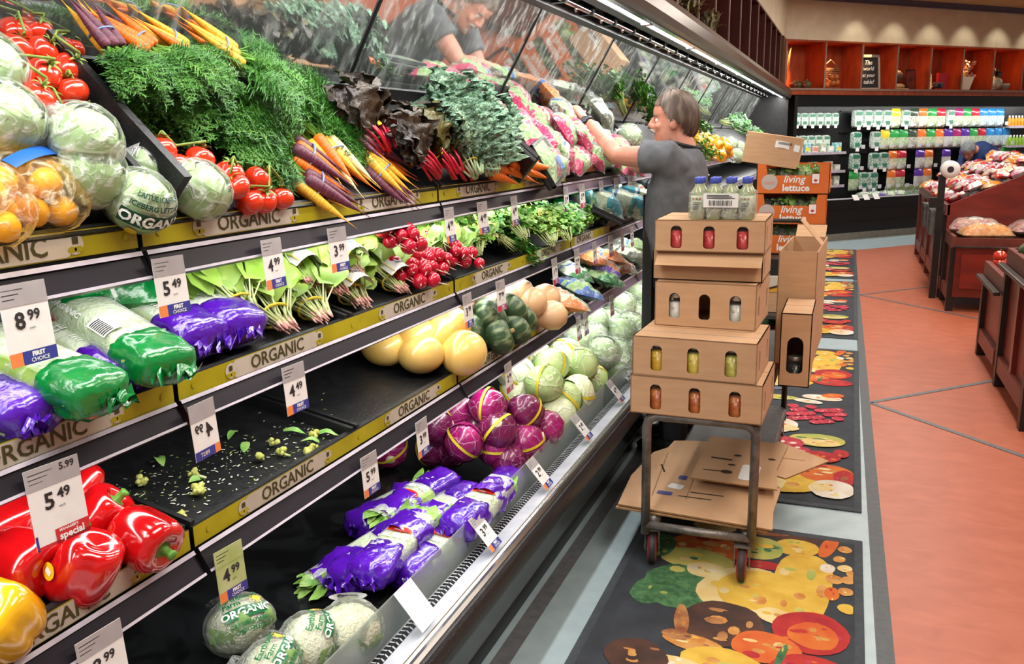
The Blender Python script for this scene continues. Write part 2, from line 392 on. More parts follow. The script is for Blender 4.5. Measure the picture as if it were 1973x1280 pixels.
# body: kick, lower face, bumper, rail, channel
mb = MB()
prof = [(-0.99, 0.0), (-0.985, 0.125), (-0.905, 0.20), (-0.872, 0.34)]
extrude(mb, prof, Y0, Y1, [1, 0, 0])
mb.box((-1.85, Y0, 0.0), (-1.0, Y1, 0.33), 1); mb.box((-1.0, Y0 - .02, 0.0), (-0.87, Y0, 0.40), 1)
part('lower_front', mb, [KICKM, M('kick_black', '#0c0c0d', None, rough=0.35)])
mb = MB(); extrude(mb, [(-0.985, 0.115), (-0.975, 0.10), (-0.975, 0.085), (-0.99, 0.08)], Y0, Y1, 0); part('kick_trim', mb, [M('grey_trim', '#8a8d8c', None, rough=0.4)])
mb = MB(); c = [(-0.868 + 0.026 * math.sin(a) * 0.8, 0.372 + 0.045 * -math.cos(a)) for a in [PI * k / 8 for k in range(9)]]
extrude(mb, c, Y0, Y1, 0); mb.s = [True] * len(mb.s); part('bumper', mb, [BUMP])
mb = MB(); extrude(mb, [(-0.868, 0.417), (-0.866, 0.422), (-0.874, 0.430), (-0.885, 0.426), (-0.893, 0.428), (-0.898, 0.419)], Y0, Y1, 0); part('front_rail', mb, [STEEL])
mb = MB(); extrude(mb, [(-0.898, 0.42), (-0.906, 0.416)], Y0, Y1, 1); extrude(mb, [(-0.906, 0.416), (-0.955, 0.410)], Y0, Y1, 0); part('front_channel', mb, [CHANNEL, M('aged_brass_line', '#a08d66', '#8d7d5c', 30, 0.35, metal=0.5, stretch=(1, .2, 1))])
# air grille: a row of angled slots
mb = MB(); extrude(mb, [(-0.953, 0.400), (-0.985, 0.402)], Y0, Y1, 0)
y = 0.9
while y < 6.0:
    for dx in (0, 1):
        x0 = -0.955 - dx * 0.015
        mb.poly([(x0, y + dx * .006, 0.4115), (x0, y + .005 + dx * .006, 0.4115), (x0 - .013, y + .013 - dx * .004, 0.4115), (x0 - .013, y + .008 - dx * .004, 0.4115)][::-1], 1)
    y += 0.018
part('air_grille', mb, [M('grille_dark', '#151515', None, rough=0.6), CHANNEL])
mb = MB(); extrude(mb, [(-0.985, 0.33), (-0.985, 0.40), (-1.0, 0.40), (-1.0, 0.385), (-1.82, 0.435)], Y0, Y1, 0)
for k in range(-2, 20):
    yy = YJ(0) + 0.61 * k; mb.box((-1.8, yy - .006, 0.39), (-1.01, yy + .006, 0.398), 0, T(0, 0, 0) )
WET = M('black_deck_wet', '#0f1011', '#1f2123', 5, 0.24, bump=0.1, bscale=25, lo=.45, hi=.55, distort=1.0)
part('display_deck', mb, [WET])
# clear guard panes along the deck front
for k in range(-1, 10):
    mb = MB(); mb.box((-0.992, YJ(k) + 0.004, 0.405), (-0.988, YJ(k + 1) - 0.004, 0.515), 0)
    kids.append(Node('clear_guard', mb, [PLEXI]).at(ROOT))
mb = MB(); mb.box((-1.86, Y0, 0.33), (-1.82, Y1, 2.3), 0); mb.box((-1.86, Y0 - 0.03, 0), (-1.0, Y0, 2.3), 0); mb.box((-1.86, Y1, 0), (-0.9, Y1 + 0.04, 2.3), 0)
part('inner_back', mb, [BLK])
# shelves: one per bay and row, each with its rail and sign strip
SHM = [BLK, BLKS]
def organic_strip(mb, xf, z0, z1, ya, yb, lettered=True):
    """yellow-green strip with a pale band, lettering and leaf marks; faces the aisle (+x)"""
    fr = lambda y: Matrix(((0, 0, 1, xf), (1, 0, 0, y), (0, 1, 0, (z0 + z1) / 2), (0, 0, 0, 1)))
    h = z1 - z0
    mb.poly([(xf, ya, z0), (xf, yb, z0), (xf, yb, z1), (xf, ya, z1)], 0)
    if not lettered: return
    for yc in (ya + 0.305, ya + 0.915):
        f = fr(yc)
        mb.add(rrect(-0.15, -h * .46, 0.30, h * .92, 0.012, 0.001), f, 1)
        mb.add(text_mb('ORGANIC', h * 0.98, 0.0006, space=0.98), f @ T(0, 0, 0.002) @ S(1.05, 1, 1), 2)
        for sx in (-1, 1):
            mb.add(disc(sx * 0.157, 0, h * .40, 0.0012), f, 1)
            mb.add(disc(sx * 0.164, -h * .20, h * .20, 0.0016, 0.6), f, 0); mb.add(disc(sx * 0.151, -h * .20, h * .2, 0.0016, 0.6), f, 0)
            mb.add(rrect(sx * 0.158 - h * .13, h * .0, h * .26, h * .26, 0.001, 0.002), f, 2)
    for yc in (ya + 0.04, ya + 0.61, ya + 1.18):
        if yb - ya > 1.1: mb.add(disc(0, 0.0, 0.006, 0.0025), fr(yc), 0)
def rrect(x, y, w_, h_, r, z=0.0):
    m = MB(); pts = []
    for cx, cy, a0 in ((x + w_ - r, y + h_ - r, 0), (x + r, y + h_ - r, 90), (x + r, y + r, 180), (x + w_ - r, y + r, 270)):
        for k in range(4): a = math.radians(a0 + 30 * k); pts.append((cx + r * math.cos(a), cy + r * math.sin(a), z))
    m.poly(pts); return m
def disc(x, y, r, z=0.0, sy=1.0, n=16):
    m = MB(); m.poly([(x + r * math.cos(2 * PI * k / n), y + r * sy * math.sin(2 * PI * k / n), z) for k in range(n)]); return m
STRIP = {1: (1.428, 1.473), 2: (1.139, 1.180), 3: (0.841, 0.883)}
RAILP = {1: ((-1.170, 1.372), (-1.192, 1.420)), 2: ((-1.126, 1.098), (-1.150, 1.138)), 3: ((-1.118, 0.792), (-1.146, 0.838))}
STRIPEND = {1: 3.70, 2: 4.30, 3: 3.72}
for r in (1, 2, 3):
    x, z, m, d = ROW[r]
    for k in range(-2, 10):
        ya, yb = YJ(k) + 0.006, YJ(k + 1) - 0.006
        if ya > Y1: break
        yb = min(yb, Y1)
        mb = MB(); bk = z - 0.03 + m * d
        pts = [(x, z - 0.012), (x, z - 0.045), (x - d, bk - 0.04), (x - d, bk)]
        extrude(mb, pts, ya, yb, 0, True)
        for yy in (ya, yb): mb.poly([(p[0], yy, p[1]) for p in pts], 0)
        sub = []
        (xa, za), (xb, zb) = RAILP[r]
        rm = MB(); dx, dz = xb - xa, zb - za
        q = lambda t, o=0: (xa + dx * t + o * dz / 0.05, za + dz * t - o * dx / 0.05)
        extrude(rm, [q(0.0, .004), q(0.1, .004)], ya, yb, 1); extrude(rm, [q(0.1, .004), q(0.1, 0), q(.84, 0), q(.84, .005)], ya, yb, 0)
        extrude(rm, [q(.84, .005), q(1.0, .005), q(1.0, -.012), q(0, -.012), q(0, .004)], ya, yb, [1, 0, 0, 0])
        for yy in (ya, yb): rm.poly([(p[0], yy, p[1]) for p in (q(0, .004), q(1, .004), q(1, -.012), q(0, -.012))], 0)
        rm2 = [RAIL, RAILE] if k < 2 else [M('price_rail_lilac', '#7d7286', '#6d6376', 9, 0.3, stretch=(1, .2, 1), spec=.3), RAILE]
        sub.append(Node('price_rail', rm, rm2))
        z0, z1 = STRIP[r]
        if ya < STRIPEND[r]:
            sm = MB(); xs = x + 0.006; yl = min(yb, STRIPEND[r])
            sm.box((x - 0.002, ya, z0), (xs - .001, yl, z1), 3)
            organic_strip(sm, xs, z0, z1, ya, yl, yl - ya > 1.0)
            if 0.3 < yl - ya <= 1.0:
                fr = Matrix(((0, 0, 1, xs), (1, 0, 0, ya + 0.2), (0, 1, 0, (z0 + z1) / 2), (0, 0, 0, 1)))
                sm.add(rrect(-.15, -.019, .3, .038, .01, .001), fr, 1); sm.add(text_mb('ORGANIC', 0.042, 0.0006, space=0.98), fr @ T(0, 0, .002) @ S(1.22, 1, 1), 2)
            sub.append(Node('sign_strip', sm, [OLIVE, BEIGE, INKO, BLK], label='yellow-green strip printed ORGANIC'))
        kids.append(Node('shelf', mb, SHM, sub).at(ROOT))
# leaning mirror above the top shelf
def mir_x(z): return -1.468 + 0.58 * (z - 1.841)
def mirror_mat():
    m, nt, b, L = newmat('misted_mirror')
    b.inputs['Metallic'].default_value = 1; b.inputs['Base Color'].default_value = (0.80, 0.83, 0.82, 1); b.inputs['Roughness'].default_value = 0.035
    d = N(nt, 'ShaderNodeBsdfDiffuse'); d.inputs['Color'].default_value = C('#b9c2bd'); mx = N(nt, 'ShaderNodeMixShader')
    tc = N(nt, 'ShaderNodeTexCoord')
    def streak(sc, rot, scale, lo, hi, amt, dist=0.3):
        mp = N(nt, 'ShaderNodeMapping'); mp.inputs['Scale'].default_value = sc; mp.inputs['Rotation'].default_value = rot
        L(tc.outputs['Object'], mp.inputs['Vector'])
        n = N(nt, 'ShaderNodeTexNoise'); n.inputs['Scale'].default_value = scale; n.inputs['Detail'].default_value = 4; n.inputs['Distortion'].default_value = dist
        L(mp.outputs[0], n.inputs['Vector'])
        r = N(nt, 'ShaderNodeMapRange'); r.inputs['From Min'].default_value = lo; r.inputs['From Max'].default_value = hi; r.inputs['To Max'].default_value = amt
        L(n.outputs['Fac'], r.inputs['Value']); return r.outputs[0]
    a = streak((1, 1, 0.05), (math.radians(14), 0, 0), 34, 0.50, 0.72, 0.65)        # fine runs of water
    c = streak((1, 0.6, 0.35), (math.radians(22), 0, 0), 3.2, 0.42, 0.70, 0.75, 1.0)  # broad misted patches
    f = streak((1, 1, 0.12), (math.radians(30), 0, 0), 9, 0.50, 0.72, 0.55, 1.2)     # wipe marks
    ml = N(nt, 'ShaderNodeMath', operation='MULTIPLY'); ml.use_clamp = True
    ad = N(nt, 'ShaderNodeMath', operation='ADD'); ad.use_clamp = True
    L(a, ad.inputs[0]); L(f, ad.inputs[1])
    ad2 = N(nt, 'ShaderNodeMath', operation='ADD'); ad2.inputs[1].default_value = 0.24; L(c, ad2.inputs[0])
    L(ad.outputs[0], ml.inputs[0]); L(ad2.outputs[0], ml.inputs[1])
    # the far panes are more heavily misted
    sx = N(nt, 'ShaderNodeSeparateXYZ'); L(tc.outputs['Object'], sx.inputs[0])
    mr = N(nt, 'ShaderNodeMapRange'); mr.inputs['From Min'].default_value = 1.0; mr.inputs['From Max'].default_value = 7.0; mr.inputs['To Min'].default_value = 0.75; mr.inputs['To Max'].default_value = 1.7
    L(sx.outputs['Y'], mr.inputs['Value'])
    m2 = N(nt, 'ShaderNodeMath', operation='MULTIPLY'); m2.use_clamp = True; L(ml.outputs[0], m2.inputs[0]); L(mr.outputs[0], m2.inputs[1])
    hz = N(nt, 'ShaderNodeMath', operation='ADD'); hz.use_clamp = True; hz.inputs[1].default_value = 0.10; L(m2.outputs[0], hz.inputs[0])
    L(hz.outputs[0], mx.inputs[0]); L(b.outputs[0], mx.inputs[1]); L(d.outputs[0], mx.inputs[2])
    L(mx.outputs[0], nt.nodes['Material Output'].inputs['Surface'])
    return m
MIR = mirror_mat()
SEAM = [-0.05, 1.17, 2.40, 3.65, 4.87, 6.09, 7.31, 8.53, 9.75, 10.97, 12.19, 13.15]
for a, b in zip([Y0] + SEAM, SEAM):
    mb = MB(); z0, z1 = 1.60, 2.185
    mb.poly([(mir_x(z0), a + .004, z0), (mir_x(z0), b - .004, z0), (mir_x(z1), b - .004, z1), (mir_x(z1), a + .004, z1)], 0)
    mb.box((-0.012, 0, 0), (-0.001, b - a - .008, 0.67), 1, T(mir_x(z0), a + .004, z0) @ R('Y', 30.1))
    kids.append(Node('mirror_panel', mb, [MIR, BLK]).at(ROOT))
for s_ in SEAM[:-1]:
    mb = MB(); mb.box((0.0, s_ - .005, 0), (0.006, s_ + .005, 0.67), 0, T(mir_x(1.6), 0, 1.6) @ R('Y', 30.1)); kids.append(Node('mirror_seam', mb, [BLKS]).at(ROOT))
# canopy: fascia, dark underside, lamp run, misting pipe
mb = MB(); extrude(mb, [(-0.905, 2.150), (-0.885, 2.158), (-0.872, 2.19), (-0.876, 2.25), (-0.905, 2.30), (-0.96, 2.325), (-1.36, 2.325)], Y0, Y1 + .2, 0); mb.s = [True] * len(mb.s)
part('canopy_fascia', mb, [FASCIA])
mb = MB(); extrude(mb, [(-0.905, 2.150), (-0.925, 2.150), (-0.93, 2.20), (-1.04, 2.215), (-1.05, 2.185), (-1.115, 2.19), (-1.12, 2.24), (-1.225, 2.235), (-1.235, 2.165), (-1.285, 2.160), (-1.30, 2.20)], Y0, Y1 + .2, 0)
part('canopy_underside', mb, [BLK])
mb = MB(); extrude(mb, [(-0.925, 2.150), (-0.945, 2.146), (-0.95, 2.156)], Y0, Y1, 0); part('lamp_reflector', mb, [CHROME])
y = -0.6
while y < Y1 - 1.0:
    lm = MB(); lm.tube([(-0.962, y + .02, 2.160), (-0.962, y + 1.14, 2.160)], 0.016, 8, 0)
    hm = MB(); hm.box((-0.985, y - .04, 2.142), (-0.940, y + .02, 2.20), 0)
    kids.append(Node('fluorescent_tube', lm, [LAMP], [Node('lamp_holder', hm, [CHANNEL])]).at(ROOT)); y += 1.22
mb = MB(); mb.tube([(-1.17, Y0, 2.185), (-1.17, Y1, 2.185)], 0.013, 10, 0); mb.tube([(-1.20, Y0, 2.21), (-1.20, Y1, 2.21)], 0.007, 8, 0)
y = 0.3
while y < Y1:
    mb.box((-1.215, y, 2.17), (-1.15, y + .03, 2.235), 1); mb.tube([(-1.17, y + .2, 2.185), (-1.165, y + .2, 2.155)], [0.009, 0.005], 8, 0); mb.tube([(-1.17, y + .2, 2.185), (-1.20, y + .26, 2.205)], 0.006, 6, 1); y += 0.41
part('misting_pipe', mb, [CHROME, BLKS])
spawn(Node('produce_case', None, (), kids), T(-1.35, 6, 0), 'long black refrigerated produce case with leaning mirrors along the left wall', 'produce case')

# black trays with raised sides, two to a bay
def tray_node(r, wdt=0.596):
    x, z, m, d = ROW[r]; mb = MB(); h = 0.03; t = 0.006; L = d / 1.0 * (1 + m * m) ** 0.5 - 0.01; wd = wdt / 2
    mb.box((-wd, 0.004, -0.006), (wd, L, 0.002), 0)
    mb.box((-wd, 0.0, -0.006), (wd, 0.012, 0.016), 0); mb.box((-wd, L - .01, -0.006), (wd, L, h + .03), 0)
    for sx in (-1, 1): mb.box((min(sx * wd, sx * (wd - .012)), 0, -0.006), (max(sx * wd, sx * (wd - .012)), L, h), 0)
    mb.box((-wd, -.004, 0.012), (wd, 0.014, 0.018), 0)
    return Node('produce_tray', mb, [BLK])
TRAYN = {r: tray_node(r) for r in (1, 2, 3)}
TL = {1: ['holding bagged citrus and lettuce', 'holding bagged lettuce heads', 'under the vine tomatoes by the carrots', 'under the rainbow carrots', 'under beet greens and red chard', 'under curly kale', 'under loose orange carrots', 'under pink salad bags nearest the carrots', 'under pink salad bags by the person'],
      2: ['under bagged celery at the near end', 'under green-capped celery', 'under purple-wrapped romaine', 'under spinach bunches nearest the celery', 'under spinach and radishes', 'under parsley beside radishes', 'under hanging cilantro', 'under blue and green lettuce sleeves', 'under cyan salad bags'],
      3: ['holding a yellow pepper at the near end', 'holding red bell peppers', 'empty and littered with white leaf crumbs beside red peppers', 'empty with broccoli scraps near its front', 'bare and empty beside yellow squash', 'holding yellow spaghetti squash', 'holding dark green squash', 'holding butternut squash', 'under carrot bags']}
for r in (1, 2, 3):
    nm = {1: 'top', 2: 'second', 3: 'third'}[r]
    for k in range(9):
        y = -0.03 + 0.61 * k + 0.305
        f = row_frame(r, y) @ T(0, .006, 0)
        spawn(TRAYN[r], f, 'black tray on the %s shelf, %s' % (nm, TL[r][k]), 'tray', 'black produce trays')
# ================================================================ produce builders (x along the case, y up the slope, z off it)
G = {}
def gm():
    G['spin'] = M('spinach_green', '#326d1c', '#55932f', 22, 0.36, spec=0.5, lo=.3, hi=.7, bump=.25, bscale=60)
    G['spin2'] = M('pale_leaf_green', '#86b23c', '#a9cb5e', 20, 0.4)
    G['stem'] = M('pale_stem', '#b9cf7c', '#d6dfa8', 20, 0.4)
    G['rootp'] = M('pink_root', '#c98a86', '#d9b9a0', 60, 0.5)
    G['carrot'] = M('orange_carrot', '#ee7d1b', '#dd6412', 30, 0.42, bump=.3, bscale=40, stretch=(.6, 6, .6))
    G['carrotp'] = M('purple_carrot', '#4e2038', '#6d2f42', 30, 0.42, bump=.3, bscale=40, stretch=(.6, 6, .6))
    G['carroty'] = M('yellow_carrot', '#f0b93a', '#e3a324', 30, 0.42, bump=.3, bscale=40, stretch=(.6, 6, .6))
    G['carrotw'] = M('cream_carrot', '#f0e2ac', '#e3d08c', 30, 0.42, bump=.3, bscale=40, stretch=(.6, 6, .6))
    G['frond'] = M('carrot_top_green', '#2f6b25', '#4d8a2f', 9, 0.5, vary=.15)
    G['frond2'] = M('carrot_top_bright', '#5c9433', '#7fb04a', 9, 0.5)
    G['kale'] = M('kale_green', '#33654a', '#a3c7a8', 80, 0.55, bump=1.0, bscale=150, vary=.1, lo=.3, hi=.6)
    G['kaler'] = M('kale_rib', '#b9cfa4', '#a7c38e', 20, 0.5)
    G['chard'] = M('dark_beet_leaf', '#2c2420', '#463a2a', 16, 0.42, bump=.6, bscale=50)
    G['chard2'] = M('olive_beet_leaf', '#3d3f1c', '#5b5426', 14, 0.42, bump=.6, bscale=50)
    G['chardr'] = M('rust_chard_leaf', '#7a2e16', '#8d451d', 14, 0.42, bump=.6, bscale=50)
    G['redstem'] = M('red_stem', '#b3122e', '#d01a3a', 18, 0.35, coat=.3)
    G['radish'] = M('radish_red', '#cf1034', '#b50d2c', 20, 0.25, coat=.5)
    G['pars'] = M('parsley_green', '#3f8a2f', '#5fa845', 12, 0.42, vary=.12)
    G['pars2'] = M('parsley_bright', '#7ab648', '#9cca62', 12, 0.42)
    G['pars3'] = M('parsley_yellow', '#bccb55', '#cfd873', 12, 0.42)
    G['tom'] = M('tomato_red', '#d92a14', '#e3401d', 9, 0.2, coat=.7, spec=.6, lo=.3, hi=.75, vary=.06)
    G['vine'] = M('tomato_vine', '#6f8a35', '#8a9a45', 40, 0.6)
    G['pep'] = M('red_pepper', '#c20c12', '#d3161a', 6, 0.14, coat=.9, spec=.6)
    G['pepy'] = M('yellow_pepper', '#f2a900', '#f0b81a', 6, 0.16, coat=.9, spec=.6)
    G['pepg'] = M('pepper_stem', '#4f8d2a', '#74a83e', 40, 0.5)
    G['sticker'] = M('yellow_sticker', '#f2cc1f', None, rough=.4); G['white'] = M('white_print', '#f4f4f1', None, rough=.45)
    G['ink'] = M('dark_print', '#2c2a2d', None, rough=.5)
    G['band'] = M('yellow_band', '#e8d23a', '#dcc52c', 20, .4); G['bandb'] = M('blue_band', '#7f9fd0', '#6f90c6', 20, .45)
    G['redcab'] = VEIN('red_cabbage', '#8d1159', '#a81d6e', '#d99ac0', 11, 0.03, 0.28, .6, .4)
    G['redcab2'] = VEIN('red_cabbage_dark', '#5f0d3c', '#7a1550', '#b86f9a', 12, 0.03, 0.28, .6, .4)
    G['cab'] = VEIN('green_cabbage', '#a8c878', '#c3dc97', '#e6f0cf', 10, 0.04, 0.35, .6, .3)
    G['cab2'] = VEIN('pale_cabbage', '#d4e0ae', '#e4eac6', '#f3f6e4', 10, 0.04, 0.35, .6, .3)
    G['cauli'] = M('cauliflower_white', '#e8e2c8', '#f1eddb', 60, 0.6, bump=.9, bscale=140)
    G['caulig'] = M('cauliflower_leaf', '#7da35a', '#9dbb78', 20, 0.45)
    G['film'] = FILM('clear_film', '#f7fbf8', .07, .72, 30, 1.0, .52)
    G['film2'] = FILM('tight_film', '#f4f8f3', .05, .42, 44, .9, .55)
    G['pgreen'] = M('green_plastic', '#0f8a3f', '#067a34', 12, .22, bump=.5, bscale=30, coat=.5, spec=.7)
    G['ppurp'] = M('purple_plastic', '#5a17b8', '#4a12a0', 12, .2, bump=.6, bscale=28, coat=.5, spec=.7)
    G['cel'] = M('celery_green', '#94bf36', '#bcd964', 10, .35, stretch=(14, .8, 14), lo=.35, hi=.65, coat=.4)
    G['celw'] = M('celery_white', '#e6ecca', '#cfe0a0', 10, .3, stretch=(12, .8, 12), coat=.5)
    G['romaine'] = M('romaine_leaf', '#6ca33c', '#9dc465', 26, .4, bump=.6, bscale=60)
    G['ice'] = VEIN('iceberg_leaf', '#a9c986', '#c6dca8', '#e6f0d6', 9, .05, .4, .7, .2)
    G['redlab'] = M('red_label', '#c81f26', None, rough=.4); G['orlab'] = M('orange_label', '#ef8a2e', None, rough=.4)
    G['dgreen'] = M('dark_green_print', '#0d6b3a', None, rough=.4); G['navy'] = M('navy_print', '#2b3490', None, rough=.4)
    G['pink'] = M('magenta_print', '#e0186f', '#d01366', 14, .22, bump=.4, bscale=40, coat=.4)
    G['sqy'] = M('spaghetti_squash', '#ecbf5c', '#f0cd7c', 5, .3, coat=.35, lo=.3, hi=.75)
    G['kab'] = M('kabocha_green', '#344f31', '#8f9c74', 34, .42, stretch=(1, 1, .3), lo=.5, hi=.72, bump=.3, bscale=60)
    G['but'] = M('butternut', '#e9c195', '#e2b283', 5, .38, coat=.2)
    G['cork'] = M('dry_stem', '#8d7a4d', '#a8935f', 40, .8)
    G['oran'] = M('orange_fruit', '#f39a1d', '#ee8a10', 10, .4, bump=.3, bscale=200)
    G['lemon'] = M('yellow_potato', '#f4cb3c', '#eebb2c', 8, .4)
    G['fily'] = FILM('yellow_mesh_film', '#ffedb8', .06, .5, 26, .9, .54, '#fff4d0')
    G['blue'] = M('blue_print', '#1f63c4', None, rough=.35); G['cyan'] = M('cyan_print', '#2fb4d2', '#22a3c6', 10, .3, bump=.3, bscale=30)
    G['carpack'] = M('baby_carrots', '#f08a2a', '#e87818', 60, .35, bump=.9, bscale=90)
    G['salad'] = M('mixed_salad', '#5f9a45', '#c9dca6', 45, .4, lo=.3, hi=.66, bump=.8, bscale=80)
    G['slaw'] = M('pale_slaw', '#cfd8bd', '#eef0e2', 60, .45, lo=.3, hi=.7, bump=.8, bscale=90)
gm()
RND = random.Random(11)
U = RND.uniform
def leaf(mb, P, d, n, L, W, curl=.15, fold=.25, nu=6, nv=2, mat=0, ruf=0.0, seed=0.0, prof=None, rib=None, rf=30):
    d = V(d).normalized(); n = V(n); s_ = d.cross(n).normalized(); n = s_.cross(d).normalized(); P = V(P)
    def f(u, v):
        vv = v * 2 - 1
        w_ = W / 2 * (prof(u) if prof else max(0.06, math.sin(PI * min(1, u ** .75 * .97 + .03)) ** .7))
        c = P + d * (L * u) + n * (curl * L * math.sin(PI * u * .9))
        k = abs(vv)
        off = fold * w_ * k * k + ruf * (k ** 1.5) * noise.noise(V((u * L * rf, vv * W * rf * .6, seed))) * 2 + ruf * .4 * noise.noise(V((u * L * rf * 2.3, vv * W * rf * 2, seed + 9)))
        return c + s_ * (vv * w_) + n * off
    mb.grid(f, nu, nv, mat, True, (lambda u, v: rib if rib is not None and abs(v * 2 - 1 + 1 / nv) < 1.01 / nv and u < .8 else mat))
def rdir(y=1, sx=.5, sz=.4): return V((U(-sx, sx), y, U(-sz * .2, sz)))

def spinach(v, tagged=True):
    r = random.Random(v); st = MB(); lv = MB(); rt = MB(); tie = MB(); tag = MB()
    for i in range(44):
        a = r.uniform(-1, 1); h = r.random(); b0 = V((a * .024, .015 + r.uniform(0, .02), .01 + h * .02))
        b1 = V((a * .035, .045, .012 + h * .03)); b2 = V((a * .07 + r.uniform(-.02, .02), .06 + r.uniform(0, .10), .02 + h * .06))
        st.tube([b0, b1, b2], [.0028, .0022, .0018], 5, 0)
        rt.tube([b0 + V((r.uniform(-.006, .006), -.018, -.004)), b0], [.0012, .0038], 5, 0)
        d = V((a * .8 + r.uniform(-.3, .3), 1, r.uniform(-.1, .8))); n = V((r.uniform(-.4, .4), -.25, 1))
        leaf(lv, b2, d, n, r.uniform(.085, .13), r.uniform(.055, .078), r.uniform(-.05, .2), .3, 6, 2, 1 if r.random() < .12 else 0, .006, i, None, 2)
    tie.tube([V((.042 * math.cos(k * PI / 6), .055, .024 + .028 * math.sin(k * PI / 6))) for k in range(13)], .0035, 5, 0)
    mw = T(.005, .055, .082) @ R('X', 4)
    tag.grid(lambda u, q: mw @ V(((u - .5) * .085, (q - .5) * .06, .006 - .03 * (2 * u - 1) ** 2)), 6, 2, 0)
    tag.add(disc(-.004, .004, .014, .0075, .55), mw, 1)
    for sx in (-1, 1): tag.add(rrect(sx * .033 - .003, -.026, .006, .052, .001, .002 - .012), mw, 2)
    return Node('spinach_bunch', None, (), [Node('stems', st, [G['stem']]), Node('leaves', lv, [G['spin'], G['spin2'], G['spin2']]), Node('roots', rt, [G['rootp']]),
        Node('tie', tie, [G['band']])] + ([] if not tagged else [Node('brand_tag', tag, [G['white'], M('aqua_print', '#6fb3c9', None, rough=.4), G['band']], label='white folded tag with an aqua oval')]))
def frond(mb, P, d, n, L, seed, mat=0, fine=1.0):
    r = random.Random(seed); d = V(d).normalized(); n = V(n); P = V(P); s_ = d.cross(n).normalized(); n = s_.cross(d)
    def c(t): return P + d * L * t + n * (L * .12 * math.sin(PI * t * .8)) - V((0, 0, 1)) * (L * .10 * t * t)
    mb.tube([c(0), c(.35), c(.7), c(1)], [.0026, .002, .0014, .0006], 4, mat + 1)
    for i in range(18):
        t = .22 + .78 * i / 18
        for sd in (-1, 1):
            l = (.055 * (1 - t) + .016) * r.uniform(.7, 1.2); e = (s_ * sd + d * r.uniform(.5, 1.1) + n * r.uniform(-.5, .7)).normalized(); b = c(t)
            for j in range(4):
                q = b + e * l * (j + .6) / 4
                for k in (-1, 1):
                    f = (e * .8 + s_ * k * .7 + d * k * .4 + n * r.uniform(-.7, .7)).normalized(); ll = l * .42; w_ = f.cross(n).normalized() * .0022 * fine
                    mb.poly([q - w_, q + w_, q + f * ll], mat, False)
            w_ = e.cross(n).normalized() * .0013; mb.poly([b - w_, b + w_, b + e * l], mat + 1)
def carrot(col, L, r0, bend, seed):
    mb = MB(); pts = [V((bend * L * (t ** 2), -L * t, 0)) for t in [0, .03, .12, .3, .55, .78, .93, 1, 1.22]]
    rad = [r0 * .55, r0 * .92, r0, r0 * .9, r0 * .68, r0 * .42, r0 * .2, r0 * .08, .0006]
    mb.tube(pts, rad, 10, 0); return Node('carrot', mb, [G[col]])
def carrot_bunch(v, cols, n=7, greens=True, loose=False):
    r = random.Random(v); k = []; st = MB(); fr = MB()
    for i in range(n):
        a = (i - (n - 1) / 2) / n; L = r.uniform(.145, .18)
        c = carrot(cols[i % len(cols)], L, r.uniform(.0165, .021), r.uniform(-.1, .1), i)
        layer = i % 2
        c.at(T(a * .095, r.uniform(-.012, .012), .015 + .022 * layer) @ R('Z', a * 18 + r.uniform(-4, 4)) @ R('X', r.uniform(-2, 3))); k.append(c)
        b = c.mw @ V((0, 0, 0))
        for j in range(5 if greens else 2):
            d = V((a * 1.1 + r.uniform(-.75, .75), 1, r.uniform(-.12, .26)))
            if greens: frond(fr, b, d, V((r.uniform(-.5, .5), -.3, 1)), r.uniform(.15, .25), v * 100 + i * 10 + j, 0)
            st.tube([b, b + d.normalized() * (.05 if greens else .02)], [.004, .0022], 5, 0)
    tie = MB(); tie.tube([V((.05 * math.cos(q * PI / 8), -.055, .025 + .032 * math.sin(q * PI / 8))) for q in range(17)], .0028, 5, 0, False)
    k.append(Node('rubber_band', tie, [G['bandb']]))
    k.append(Node('stem_stubs', st, [G['frond2']]))
    if greens: k.append(Node('greens', fr, [G['frond'], G['frond2']]))
    return Node('carrot_bunch', None, (), k)
def kale(v):
    r = random.Random(v); lv = MB(); st = MB()
    for i in range(17):
        a = r.uniform(-1, 1); h = i / 17; b = V((a * .03, .0, .012 + h * .05)); d = V((a * .75, 1, r.uniform(-.05, .5)))
        m_ = b + d.normalized() * r.uniform(.05, .12)
        st.tube([b, m_], [.0045, .0035], 5, 0)
        leaf(lv, m_, d, V((a * .6, -.2, 1)), r.uniform(.15, .22), r.uniform(.10, .14), .25, .5, 34, 22, 0, .034, v * 31 + i * 7.3, lambda u: (math.sin(PI * min(1, .06 + u * .9)) ** .6) * (.75 + .25 * u), 1, 62)
    tie = MB(); tie.tube([V((.04 * math.cos(q * PI / 8), .055, .038 + .036 * math.sin(q * PI / 8))) for q in range(17)], .003, 5, 0, False)
    return Node('kale_bunch', None, (), [Node('leaves', lv, [G['kale'], G['kaler']]), Node('stems', st, [G['kaler']]), Node('tie', tie, [G['band']])])
